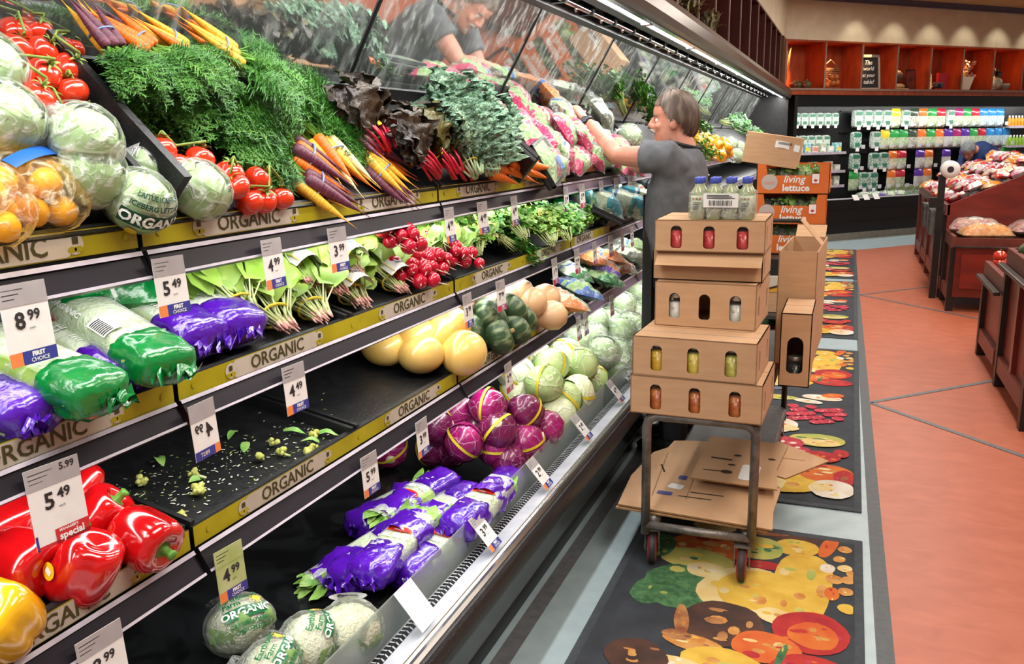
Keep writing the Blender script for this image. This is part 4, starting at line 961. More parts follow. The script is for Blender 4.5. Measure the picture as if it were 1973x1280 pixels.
for i, (A, B, lf, lab) in enumerate([((925, 325), (860, 312), .045, 'orange carrot bunch at the shelf front, leaning on the kale'), ((1000, 322), (930, 316), .04, 'long orange carrot bunch at the shelf front beside the black crate'),
        ((960, 318), (895, 300), .06, 'orange carrot bunch partly under the salad bags')]):
    spawn(carrot_bunch(40 + i, ['carrot'], 7, False), axis(1, A, B, lf), lab, 'carrots', 'loose-tied orange carrot bunches')
mb = MB(); leafs = leafy_herb(77, .16, 240, 0, ('frond', 'frond2', 'frond'))
spawn(leafs, onrow(1, 985, 312, .02, 40, 0, 0, .6), 'tuft of feathery carrot tops between the kale and the orange carrots', 'carrot tops')
# pink salad bags, clear bags
def salad_bag(v, col='pink', inner='salad', L=.22, W=.17, H=.085):
    a = random.Random(v).uniform(-.3, .3)
    def mf(u, q):
        e = u + a * (q - .5)
        if e > .62 or e < .10: return 1
        if .45 < e < .52 and q > .4: return 3
        return 2 if (abs(e - .54) < .04 and q < .55) else 0
    return pillow('salad_bag', v, L, W, H, [G[inner], G[col], G['white'], G['blue'] if v % 2 else G[col]], mf, (16, 12), .022)
def filmed(node, v, L, W, H):
    n = pillow('clear_film', v, L * 1.04, W * 1.04, H * 1.15, [G['film2']], lambda u, q: 0, (12, 10), .02); node.kids.append(n); return node
SBN = [filmed(salad_bag(i), i, .22, .17, .085) for i in range(6)]
names = {0: 'pink and clear salad bag'}
SB = [((1000, 200), .07, 20, 25), ((960, 225), .05, 60, 20), ((1040, 235), .07, -20, 30), ((1085, 250), .10, 15, 15), ((1010, 255), .06, 80, 10), ((1070, 285), .07, -35, 5), ((1115, 262), .11, 40, 25), ((1135, 290), .07, 70, 10),
      ((1105, 305), .05, 10, 0), ((1165, 300), .055, -15, 5), ((1200, 292), .06, 35, 10), ((1185, 315), .03, 80, 0), ((1060, 312), .05, 5, 0), ((1150, 262), .10, 100, 20), ((1030, 180), .06, 60, 30), ((1215, 318), .03, 20, 0), ((975, 180), .05, 10, 30)]
near = ['against the mirror seam', 'nearest the kale', 'above the black tray', 'in the middle of the heap', 'behind the black salad tray', 'leaning on the black salad tray', "under the raised wrist", 'under the bare forearm', 'at the front behind the orange carrots', 'at the front under the elbow', 'beside the upper arm', 'lowest at the front by the orange carton', 'between both black trays', 'just below the hand-held bag', 'highest by the orange snack bag', 'nearest the grey shirt', 'highest up, at the mirror by the kale']
for i, (p, lf, yaw, pit) in enumerate(SB):
    spawn(SBN[i % 6], onrow(1, p[0], p[1], lf, yaw, pit, U(-12, 12), U(.92, 1.08)), 'pink and clear salad bag ' + near[i], 'salad bag', 'pink salad bags on the top shelf')
spawn(filmed(salad_bag(31, 'orlab', 'carpack', .24, .18, .09), 31, .24, .18, .09), onrow(1, 1052, 190, .10, 75, 35), 'clear bag with orange contents standing against the mirror', 'salad bag')
spawn(filmed(salad_bag(33, 'film2', 'salad', .2, .17, .11), 33, .2, .17, .11), onrow(1, 1078, 222, .11, 20, 20), 'clear bag of green lettuce left of the raised hand', 'salad bag')
spawn(filmed(salad_bag(34, 'film2', 'slaw', .24, .18, .10), 34, .24, .18, .10), onrow(1, 1150, 215, .10, 70, 20), 'clear bag of pale lettuce right of the wristwatch', 'salad bag')
spawn(lettuce_bag(35, .07), onrow(1, 1213, 262, .08, 40), 'clear bag of sprouts behind the bare forearm', 'salad bag')
def black_tray(v, inner='salad'):
    mb = MB(); mb.bbox((-.12, -.085, 0), (.12, .085, .02), .006, 0); 
    for lo, hi in (((-.12, -.085, .02), (-.112, .085, .035)), ((.112, -.085, .02), (.12, .085, .035)), ((-.12, -.085, .02), (.12, -.078, .035)), ((-.12, .078, .02), (.12, .085, .035))): mb.box(lo, hi, 0)
    c = MB(); c.grid(lambda u, q: V(((u - .5) * .22, (q - .5) * .15, .024 + .022 * math.sin(PI * u) * math.sin(PI * q) + .006 * nz((u * 9, q * 9, v)))), 12, 10, 0)
    lb = MB(); lb.grid(lambda u, q: V((.01 + u * .07, -.05 + q * .05, .052 + .004 * math.sin(PI * u))), 4, 2, 0)
    fl = MB(); fl.grid(lambda u, q: V(((u - .5) * .236, (q - .5) * .166, .034 + .026 * math.sin(PI * u) ** .5 * math.sin(PI * q) ** .5)), 12, 10, 0)
    return Node('salad_tray', mb, [BLK], [Node('salad', c, [G[inner]]), Node('clear_film', fl, [G['film2']]), Node('label', lb, [G['blue']])])
BT = black_tray(3)
spawn(BT, onrow(1, 968, 292, .10, 100, 50, 0), 'black salad tray tipped on its side beside the kale', 'salad tray', 'black film-wrapped salad trays')
spawn(BT, onrow(1, 1045, 318, .045, 12, 18, 0, 1.15), 'black salad tray lying at the shelf front behind orange carrots', 'salad tray', 'black film-wrapped salad trays')
mb = MB(); mb.box((-.17, 0, 0), (.17, .008, .05), 1); mb.box((-.17, .008, 0), (.17, .26, .004), 0); mb.box((-.17, .008, 0), (-.164, .26, .05), 0); mb.box((.164, .008, 0), (.17, .26, .05), 0)
thing('orange_carton', mb, [M('carton_inside', '#c29a6e', '#b58c60', 20, .7), M('orange_carton_print', '#dd6a24', '#e57730', 6, .5)], 'shallow orange carton holding salad bags at the shelf front under the elbow', 'carton', row_frame(1, 4.02) @ T(0, .0, .004))
# beyond the person on the top shelf
for i, (px, py, lf, m_, lab) in enumerate([(1195, 225, .06, ('frond', 'frond2', 'frond'), 'bunch of dark dill nearest the pale lettuce bag'), (1228, 215, .08, ('frond', 'frond2', 'frond'), 'bunch of dark dill against the mirror'), (1245, 250, .05, ('frond', 'frond', 'frond2'), "bunch of dark dill beside the person's face"),
        (1270, 225, .07, ('frond', 'frond2', 'frond'), "bunch of dark dill just behind the person's forehead"), (1405, 250, .06, ('pars', 'frond2', 'pars'), 'leafy green bunch far along the top shelf behind the tilted carton'), (1385, 240, .08, ('kale', 'pars', 'kale'), 'green bunch against the mirror behind the orange peppers')]):
    spawn(leafy_herb(50 + i, .34, 560, 0, m_, .13), onrow(1, px, py, lf, 30 + 40 * i, 15, 0, 1.25), lab, 'herbs')
G['pepo'] = M('orange_pepper', '#f59a12', '#f2b01e', 6, .16, coat=.8)
PO = [pepper(20 + i, 'pepo', False) for i in range(3)]
k = 0
for ry, n in enumerate((3, 4, 4, 3)):
    for i in range(n):
        spawn(PO[k % 3], onrow(1, 1343 + ry * 17 + i * 4, 262 + ry * 6 + i * 10 - ry * 2, .06 + .03 * (i % 2), k * 40, 70, k * 25, 1.05), 'orange bell pepper %s in row %s behind the person\'s head' % (ORD[i], ['one', 'two', 'three', 'four'][ry]), 'pepper', 'orange peppers behind the person'); k += 1
for i, (px, py) in enumerate([(1408, 278), (1425, 285), (1437, 296), (1420, 300)]):
    spawn(lettuce_bag(60 + i, .07), onrow(1, px, py, .07, 30 * i), 'bagged white lettuce beyond the orange peppers, %s along' % ORD[i], 'lettuce', 'bagged lettuce beyond the peppers')
spawn(leafy_herb(66, .2, 200, 0), onrow(1, 1352, 300, .03, 90, 0, 0, 1.2), "bundle of green stems on the shelf just behind the person's neck", 'herbs')

# ---- second shelf
def put_sleeve(v, cap, A, B, la, lb, lab, label=None, L=.34, sc=1.0, roll=0, inner='cel', r=2, W=.115, H=.075):
    spawn(sleeve(v, cap, L, W, H, inner, label), axis(r, A, B, la, lb, roll, sc), lab, 'celery' if inner == 'cel' else 'romaine')
put_sleeve(1, 'ppurp', (250, 722), (30, 600), .042, .042, 'purple-capped celery sleeve squeezed between two green-capped sleeves', 'red', inner='celw')
put_sleeve(2, 'pgreen', (322, 705), (75, 545), .085, .088, 'green-capped celery sleeve with a barcode patch, on top at the shelf front', 'barcode', .36)
put_sleeve(3, 'pgreen', (195, 762), (-90, 640), .080, .075, 'green-capped celery sleeve nearest the left edge, cap hanging over the strip', None, .36)
put_sleeve(4, 'ppurp', (70, 800), (-170, 690), .042, .042, 'purple-capped celery sleeve lowest at the left edge', 'red', inner='celw')
put_sleeve(5, 'ppurp', (392, 655), (200, 560), .052, .052, 'purple-wrapped romaine sleeve nearest the green cap', 'red', .32, 1.0, 0, 'celw', 2, .135, .085)
put_sleeve(6, 'ppurp', (468, 635), (285, 545), .052, .052, 'purple-wrapped romaine sleeve beside the spinach', None, .32, 1.0, 0, 'celw', 2, .135, .085)
for i, (px, py, lab) in enumerate([(150, 565, 'crumpled green plastic bag behind the sleeves at the left'), (235, 552, 'crumpled green plastic bag behind the sleeves, under the 5.49 tag')]):
    spawn(pillow('green_bag', i + 3, .2, .16, .11, [G['pgreen'], G['white']], lambda u, q: 1 if .4 < u < .5 and q < .5 else 0, (16, 14), .04), onrow(2, px, py, .09, 20 + 30 * i, -10), lab, 'bag')
SPN = [spinach(i, i in (2, 3)) for i in range(4)]
for i, (A, B, lf, sc, lab) in enumerate([((560, 648), (440, 580), .012, 1.1, 'spinach bunch at the shelf front beside the purple wrap, roots showing'), ((628, 630), (510, 560), .012, 1.05, 'spinach bunch at the shelf front, second from the purple wrap'),
        ((700, 600), (590, 535), .012, 1.05, 'spinach bunch at the shelf front with its white tag low and square'), ((778, 572), (675, 512), .012, 1.0, 'spinach bunch with a white tag beside the radishes'),
        ((520, 570), (400, 505), .06, 1.05, 'spinach bunch at the back with a round tag, under the 4.99 tag'), ((490, 625), (370, 560), .045, 1.0, 'spinach bunch leaning on the purple wrap'), ((600, 560), (490, 500), .07, 1.0, 'spinach bunch at the back between the 4.99 and 3.99 tags'),
        ((690, 540), (590, 482), .08, 1.0, 'spinach bunch at the back right of the 3.99 tag'), ((660, 575), (550, 515), .055, 1.0, 'spinach bunch heaped on the middle of the row'), ((440, 560), (330, 500), .06, .95, 'spinach bunch farthest back beside the 5.49 tag')]):
    spawn(SPN[i % 4], axis(2, A, B, lf, lf, 0, sc), lab, 'spinach', 'spinach bunches')
RDN = [radish(i) for i in range(3)]
for i, (A, B, lf, lab) in enumerate([((780, 492), (710, 450), .13, 'radish bunch heaped highest, behind the spinach'), ((835, 535), (780, 480), .05, 'radish bunch in the middle at the shelf front'), ((890, 522), (830, 470), .045, 'radish bunch next to the parsley roots'),
        ((800, 558), (740, 500), .03, 'radish bunch lowest at the front, with only a few showing'), ((810, 500), (760, 450), .06, 'radish bunch half buried behind the front ones')]):
    spawn(RDN[i % 3], axis(2, A, B, lf, lf + .01, 0, 1.15), lab, 'radishes', 'radish bunches')
for i, (A, B, lf, hg, mats, lab) in enumerate([((860, 500), (790, 430), .03, 0, ('pars', 'pars', 'pars2'), 'parsley bunch behind the radishes under the 4.99 tag'), ((915, 505), (850, 430), .03, 0, ('pars2', 'pars3', 'pars2'), 'pale parsley bunch with straw-coloured roots at the front'),
        ((940, 470), (890, 410), .06, 0, ('pars', 'pars2', 'pars'), 'parsley bunch between the 4.99 and 4.49 tags'), ((960, 470), (985, 540), .06, .0, ('pars', 'pars', 'pars2'), 'cilantro bunch hanging down over the sign strip'),
        ((1010, 470), (950, 420), .07, 0, ('pars2', 'pars', 'pars2'), 'bright cilantro bunch behind the hanging one'), ((1060, 480), (1000, 425), .03, 0, ('pars2', 'pars3', 'pars2'), 'yellowish cilantro bunch at the shelf front'), ((1090, 470), (1040, 425), .05, 0, ('pars', 'pars2', 'pars'), 'green cilantro bunch next to the lettuce sleeves'),
        ((1000, 440), (940, 405), .08, 0, ('pars', 'pars2', 'pars2'), 'cilantro bunch at the back under the 4.49 tag')]):
    n = leafy_herb(i + 1, .27, 620, hg, mats, .11)
    spawn(n, axis(2, A, B, lf, -.13 if i == 3 else lf), lab, 'herbs', 'herb bunches')
for i, (A, B, cap, lf, lab) in enumerate([((1105, 455), (1060, 405), 'navyp', .04, 'blue and white lettuce sleeve nearest the cilantro'), ((1125, 448), (1085, 400), 'pgreen', .07, 'green lettuce sleeve on top, with a pale tip'), ((1140, 445), (1100, 395), 'navyp', .04, 'blue and white lettuce sleeve in the middle of the row'), ((1160, 432), (1115, 385), 'pgreen', .07, 'green and white lettuce sleeve beside the black trays')]):
    if 'navyp' not in G: G['navyp'] = M('navy_plastic', '#2b3bb0', '#2531a0', 12, .22, coat=.5)
    spawn(sleeve(70 + i, cap, .34, .13, .08, 'romaine'), axis(2, B, A, lf, lf), lab, 'lettuce')
for i, (px, py, lab) in enumerate([(1150, 420, 'black tray of vegetables beside the green sleeve'), (1180, 406, "black tray with a red item against the person's apron"), (1166, 415, 'black tray of mushrooms at the shelf front')]):
    spawn(black_tray(8 + i, 'slaw'), onrow(2, px, py, .03 + .02 * i, 10 * i, 10, 0, 1.0), lab, 'salad tray', 'black trays on the second shelf')
for i, (px, py, yaw, lab) in enumerate([(1160, 395, 70, 'cyan salad bag standing at the left of its row'), (1185, 390, 100, 'cyan and clear salad bag, second of the row'), (1210, 395, 80, 'cyan salad bag, third of the row'), (1225, 385, 110, "cyan salad bag nearest the person's shirt"), (1200, 375, 60, 'cyan salad bag highest at the back')]):
    spawn(filmed(salad_bag(80 + i, 'cyan', 'slaw', .22, .18, .09), 80 + i, .22, .18, .09), onrow(2, px, py, .12, yaw, 40), lab, 'salad bag', 'cyan salad bags')
for i in range(6):
    spawn(filmed(salad_bag(90 + i, 'cyan' if i % 2 else 'redlab', 'slaw'), 90 + i, .22, .17, .085), row_frame(2, 5.6 + i * .5) @ T(0, .2, .06) @ R('Z', 70 + 20 * i) @ R('X', 20), 'salad bag on the second shelf past the person, %s from there' % ORD[i], 'salad bag', 'bags on the second shelf past the person')

# ---- third shelf
PPN = [pepper(i, 'pep', i != 2) for i in range(4)]
for i, (px, py, lf, a, b, c, sc, lab) in enumerate([(48, 1088, .052, 20, 80, 160, 1.12, 'large red bell pepper lying at the left edge, glossy lobes forward'), (165, 1090, .052, -30, 10, 200, 1.12, 'red bell pepper at the tray front with a yellow sticker on its side'),
        (275, 1036, .055, -20, 100, 20, 1.1, 'red bell pepper nearest the empty tray, green stem facing out'), (190, 1000, .06, 50, 40, 0, 1.05, 'red bell pepper behind the stemmed one'), (15, 1012, .06, 0, 30, 90, 1.1, 'red bell pepper at the back against the left edge'),
        (140, 950, .07, 80, 60, 30, 1.0, 'orange-red bell pepper at the back under the special tag'), (80, 975, .06, 130, 50, 60, 1.05, 'red bell pepper at the back behind the special tag'), (110, 1030, .05, 10, 60, 10, 1.0, 'red bell pepper half hidden between the front two')]):
    spawn(PPN[i % 4], onrow(3, px, py, lf, a, b, c, sc), lab, 'pepper', 'red bell peppers')
spawn(pepper(9, 'pepy'), onrow(3, -5, 1195, .05, -20, 20, 150, 1.12), 'yellow bell pepper with a sticker at the left edge', 'pepper')
SQN = [squash_yellow(i) for i in range(3)]
for i, (px, py, lf, yaw, lab) in enumerate([(812, 683, .072, -30, 'yellow spaghetti squash at the tray front, left of the pair'), (893, 680, .075, 5, 'largest pale yellow spaghetti squash at the tray front'), (848, 645, .11, 20, 'yellow spaghetti squash resting behind the front pair'),
        (806, 652, .10, -15, 'yellow spaghetti squash behind the left front one'), (868, 625, .13, 60, 'yellow spaghetti squash highest, left of the 3.99 tag'), (738, 668, .07, 80, 'yellow spaghetti squash lying alone at the left of the pile'), (775, 648, .07, 40, 'yellow spaghetti squash deepest under the shelf')]):
    spawn(SQN[i % 3], onrow(3, px, py, lf, yaw, 0, 0, .82 if i != 1 else .98), lab, 'squash', 'yellow spaghetti squash')
KBN = [kabocha(i) for i in range(3)]
for i, (px, py, lf, yaw, p, lab) in enumerate([(917, 640, .07, 0, 70, 'dark green kabocha squash beside the yellow squash'), (962, 648, .07, 30, 60, 'dark green kabocha squash foremost of its pile'), (945, 608, .13, 10, 40, 'dark green kabocha squash on top at the left'), (993, 632, .07, 50, 50, 'dark green kabocha squash at the front beside the butternut'), (1003, 613, .09, 70, 40, 'dark green kabocha squash behind the right front one'), (985, 597, .13, 70, 50, 'dark green kabocha squash highest under the 7.99 tag')]):
    spawn(KBN[i % 3], onrow(3, px, py, lf, yaw, p, 0, .88), lab, 'squash', 'dark green kabocha squash')
BNN = [butternut(i) for i in range(2)]
for i, (px, py, lf, yaw, lab) in enumerate([(1048, 606, .068, 30, 'butternut squash at the tray front'), (1012, 578, .12, -20, 'butternut squash on top behind the kabocha'), (1040, 575, .10, 60, 'butternut squash behind the front one'), (960, 575, .13, 80, 'butternut squash deep under the shelf by the 7.99 tag'), (925, 590, .10, 40, 'butternut squash behind the yellow squash'), (985, 562, .14, 0, 'butternut squash deepest, below the cilantro')]):
    spawn(BNN[i % 2], onrow(3, px, py, lf, yaw, 0, 0, .95), lab, 'squash', 'butternut squash')
for i, (px, py, lf, yaw, col, inn, lab) in enumerate([(1080, 580, .05, 60, 'orlab', 'slaw', 'pale vegetable bag with an orange end at the tray front'), (1112, 558, .05, 50, 'blue', 'salad', 'blue-ended vegetable bag lying at the shelf front'), (1155, 535, .05, 60, 'pgreen', 'salad', 'green-ended vegetable bag at the shelf front'), (1100, 525, .09, 40, 'pgreen', 'slaw', 'green-tipped bag behind the tag'),
        (1130, 500, .12, 70, 'carpack', 'carpack', 'bag of baby carrots standing at the back'), (1160, 495, .12, 80, 'carpack', 'carpack', 'bag of baby carrots in the middle of the row'), (1185, 510, .07, 50, 'film2', 'carpack', 'bag of baby carrots lying in front'), (1165, 515, .09, 20, 'ppurp', 'carpack', 'baby carrot bag with a purple end'), (1205, 490, .09, 70, 'film2', 'slaw', 'clear bag of mushrooms beside the carrots'), (1215, 475, .12, 100, 'film2', 'salad', 'clear bag of greens highest by the cartons'), (1225, 500, .05, 60, 'redlab', 'slaw', 'bag with a red end next to the cartons')]):
    spawn(filmed(salad_bag(100 + i, col, inn, .24, .16, .075), 100 + i, .24, .16, .075), onrow(3, px, py, lf, yaw, 10), lab, 'vegetable bag', 'vegetable bags on the third shelf')
# scraps left in the empty trays
k = 0
for px, py, kd in [(440, 850, 'leaf'), (470, 875, 'leaf'), (590, 840, 'leaf'), (615, 855, 'leaf'), (385, 925, 'leaf'), (300, 885, 'leaf'), (610, 838, 'leaf'), (375, 920, 'f'), (385, 945, 'f'), (378, 955, 'f'), (275, 938, 'f'), (600, 870, 'f'), (590, 880, 'f'), (545, 880, 'f'), (505, 890, 'f'), (520, 862, 'f'), (605, 845, 'f'), (345, 1005, 'f')]:
    thing('leaf_scrap' if kd == 'leaf' else 'broccoli_crumb', scrap(k, kd), [M('scrap_leaf', '#6fae4c', '#a5c96f', 40, .5) if kd == 'leaf' else M('scrap_floret', '#b4bd4e', '#d8d98a', 60, .6), G['stem']],
          ('torn green leaf' if kd == 'leaf' else 'yellow-green floret crumb') + ' left in an empty tray on the third shelf', 'scrap', onrow(3, px, py, .004, k * 47), 'leaf scraps in the empty trays' if kd == 'leaf' else 'floret crumbs in the empty trays'); k += 1
mb = MB()
for i in range(420):
    px, py = U(190, 640), U(760, 1020); 
    t = (px - 190) / 450; py = 985 - t * 150 + random.Random(i).gauss(0, 34)
    p = rowpx(3, px, py, .0035); q = U(.0015, .0045); a = U(0, 6); d = V((math.cos(a), math.sin(a), U(-.3, .3))) * q; e = V((-d.y, d.x, 0)) * .45
    if -1.64 < p.x < -1.17: mb.poly([p - d - e, p + d - e, p + d + e, p - d + e], 0 if i % 3 else 1)
thing('crumbs', mb, [M('pale_crumb', '#e4e6d2', None, rough=.6), M('green_crumb', '#8fb04e', None, rough=.6)], 'pale leaf crumbs scattered over the empty black trays', 'crumbs', None, None, (), 'stuff')

# ---- lower deck
for i, (px, py, lf, yaw, p, lab) in enumerate([(462, 1205, .075, -30, -50, 'bagged cauliflower nearest the green 4.99 tag, label facing out'), (592, 1245, .07, 40, -50, 'bagged cauliflower in the middle with a barcode side up'), (672, 1215, .078, 120, 20, 'bagged cauliflower behind the clear guard, florets showing'), (520, 1300, .07, 20, -60, 'bagged cauliflower cut off by the bottom edge')]):
    spawn(cauliflower_bag(i + 1), onrow(4, px, py, lf, yaw, p, 0, 1.0), lab, 'cauliflower', 'bagged cauliflowers')
for i, (A, B, la, lb, lbl, lab) in enumerate([((705, 1110), (815, 1000), .10, .10, 'red', 'purple-wrapped celery at the front of the pile with CELERY printed on its side'), ((775, 1110), (900, 1010), .05, .05, 'red', 'purple-wrapped celery behind the clear guard, lowest'), ((660, 1120), (760, 1030), .045, .045, None, 'purple-wrapped celery under the foremost one'),
        ((800, 1010), (720, 1060), .10, .06, None, 'purple-wrapped celery lying crosswise in the middle'), ((880, 1020), (960, 940), .10, .10, 'red', 'purple-wrapped celery with a red mark beside the 3.99 deck tag'), ((860, 925), (740, 1000), .09, .07, 'red', 'purple-wrapped celery nearest the red cabbages, leaves spilling out'), ((985, 920), (900, 1000), .05, .05, None, 'purple-wrapped celery against the guard by the cabbages'), ((905, 950), (800, 1020), .05, .05, None, 'purple-wrapped celery buried in the middle of the pile'), ((690, 1015), (790, 960), .05, .05, None, 'purple-wrapped celery at the back left of the pile')]):
    spawn(sleeve(40 + i, 'ppurp', .33, .115, .085, 'cel', lbl, .13, True), axis(4, A, B, la, lb), lab, 'celery', 'purple celery on the lower deck')
RC = [cabbage(i, 'redcab' if i % 2 == 0 else 'redcab2') for i in range(4)]
for i, (px, py, lf, p, lab) in enumerate([(940, 782, .27, 0, 'red cabbage highest of the pile, round and bright'), (1013, 793, .24, 40, 'dark red cabbage on top with a yellow tie across it'), (880, 797, .22, 60, 'red cabbage at the top left of the pile by the shelf'), (833, 862, .085, 20, 'large red cabbage at the left end of the pile'), (893, 852, .17, 50, 'red cabbage in the middle with a long yellow tie'),
        (872, 865, .085, 10, 'red cabbage just above the celery leaves'), (952, 860, .13, 90, 'red cabbage in front of the middle one'), (958, 828, .20, 30, 'red cabbage below the two topmost'), (1015, 850, .14, 70, 'red cabbage by the guard with its cut stem outward'), (980, 887, .085, 35, 'darkest red cabbage at the front with a yellow tie'), (1052, 825, .15, 10, 'small dark red cabbage next to the pale cabbage'), (912, 825, .17, 80, 'red cabbage tucked under the topmost one'), (750, 866, .075, 120, 'red cabbage alone at the far left, cut stem showing'), (840, 820, .19, 10, 'red cabbage at the back left, under the shelf')]):
    spawn(RC[i % 4], onrow(4, px, py, lf, i * 50, p, i * 20, .86), lab, 'cabbage', 'red cabbages')
GC = [cabbage(i + 10, 'cab' if i % 2 == 0 else 'cab2', .085) for i in range(4)]
for i, (px, py, lf, j, lab) in enumerate([(1048, 738, .24, 0, 'green cabbage foremost and roundest of the green pile'), (1060, 705, .25, 2, 'green cabbage behind the foremost one with a yellow tie'), (1119, 704, .22, 0, 'green cabbage at the top right of the pile'), (995, 722, .24, 1, 'pale green cabbage under the price tag'), (1112, 758, .15, 1, 'pale green cabbage behind the clear guard, middle'), (1072, 800, .10, 3, 'creamy pale cabbage against the guard beside the red ones'), (996, 760, .16, 1, 'pale green cabbage touching the red cabbages'), (1085, 770, .15, 2, 'green cabbage under the foremost one'), (1140, 735, .12, 0, 'green cabbage at the right end of the pile'), (1030, 690, .22, 3, 'pale cabbage at the back of the green pile'), (1090, 685, .24, 1, 'pale cabbage at the back right of the green pile')]):
    spawn(GC[j], onrow(4, px, py, lf, i * 60, 20 * i, i * 35, .95), lab, 'cabbage', 'green cabbages')
LBN = [lettuce_bag(100 + i, .082) for i in range(4)]
for i, (px, py, lf) in enumerate([(1080, 655, .18), (1108, 660, .2), (1139, 652, .18), (1140, 622, .24), (1160, 680, .16), (1172, 622, .18), (1186, 683, .12), (1186, 706, .08), (1195, 640, .18), (1195, 590, .24), (1205, 660, .12), (1215, 632, .16), (1220, 612, .15), (1226, 570, .2), (1240, 590, .14), (1245, 560, .2)]):
    spawn(LBN[i % 4], onrow(4, px, py, lf, i * 70, 20, 0, 1.05), 'clear-bagged pale lettuce on the lower deck, %s from the cabbages' % ORD[i], 'lettuce', 'bagged lettuce beyond the cabbages')

# ---------------------------------------------------------------- price tags
TAGW = M('tag_white', '#f3f2f0', '#eceae8', 20, .4); TAGH = M('tag_header_grey', '#b5b1b2', '#a9a5a7', 20, .4)
TAGM = [TAGW, TAGH, M('tag_navy', '#3a3f94', None, rough=.4), M('tag_orange', '#f08a4e', None, rough=.4), M('tag_red', '#d0343a', None, rough=.4), G['ink'], G['white'], M('tag_green', '#c6cf9a', '#a9bb70', 16, .4), M('tag_back', '#d7cfc9', '#cfc6c0', 20, .4), M('tag_mauve', '#b04a7a', None, rough=.4)]
def price_tag(price, style='first', w_=.074, h=.108, hd=.034):
    """card hanging in XY plane, facing +z, top edge at y=0"""
    d, c = price.split('.') if '.' in price else ('', ''); cd_ = MB(); pr = MB()
    cd_.box((-w_ / 2, -h, -.0008), (w_ / 2, 0, .0), 0)
    z = .0006; F = lambda x, y, w2, h2, m: pr.poly([(x, y, z), (x + w2, y, z), (x + w2, y + h2, z), (x, y + h2, z)], m)
    k = [Node('card', None)]
    if style == 'blank': return Node('price_tag', cd_, TAGM)
    F(-w_ / 2, -hd, w_, hd, 7 if style == 'green' else 1)
    def tx(t, s_, x, y, m, wt=0.0, mw=None, al='CENTER'): pr.add(text_mb(t, s_, wt, al), T(x, y, z + .0004), m)
    py = -hd - .024
    if style == 'back':
        q = MB(); q.add(text_mb(d, .040, .0008), T(-.012, 0, 0)); q.add(text_mb(c, .024, .0006), T(.016, .008, 0)); pr.add(q, T(0, py, z + .0004) @ S(-1, 1, 1), 5)
        F(-w_ / 2, -h, w_ * .78, .018, 2); F(w_ * .28, -h, w_ * .22, .018, 3)
        pr.add(text_mb('FIRST', .011, .0003), T(-.01, -h + .009, z + .0006) @ S(-1, 1, 1), 8)
    else:
        tx(d, .036, -.013, py, 5, .0009); tx(c, .022, .012, py + .007, 5, .0006); tx('each', .006, .006, py - .012, 5)
        if style == 'special':
            F(-w_ / 2, -h, w_, .006, 4); F(-w_ * .14, -h, w_ * .64, .024, 4); F(-w_ / 2, -h, .004, .024, 2)
            tx("special", .016, .014, -h + .010, 6, .0005); tx("MANAGER'S", .006, .010, -h + .020, 6, .0002)
            tx('5.99', .015, .024, -.010, 5, .0004)
        else:
            fh = .021; F(-w_ / 2, -h, w_ * .26, fh, 3 if style != 'mauve' else 4); F(-w_ / 2 + w_ * .26, -h, w_ * .74, fh, 2 if style != 'mauve' else 9)
            tx('FIRST', .0095, .008, -h + .0145, 6, .0005); tx('CHOICE', .0088, .0095, -h + .0055, 6, .0001)
        for i in range(3): F(-w_ / 2 + .005, -.010 - i * .007, w_ * (.45 - .1 * i), .0018, 5)
    return Node('price_tag', cd_, TAGM if style != 'green' else [TAGM[7]] + TAGM[1:], [Node('printing', pr, TAGM)])
_pt = {}
def put_tag(price, style, mw, label, w_=.074, h=.108):
    k = (price, style, w_, h)
    if k not in _pt: _pt[k] = price_tag(price, style, w_, h)
    spawn(_pt[k], mw, label, 'price tag', 'price tags')
def rail_tag(r, px, py, price, style, label, yaw=0, w_=.074, h=.108):
    (xa, za), (xb, zb) = RAILP[r]; x = xa + .006
    p = on_x(px, py, x); top = za + .036
    f = Matrix(((0, 0, 1, x + .002), (1, 0, 0, p.y), (0, 1, 0, top), (0, 0, 0, 1)))
    put_tag(price, style, f @ R('Y', yaw) @ R('X', -4), label, w_, h)
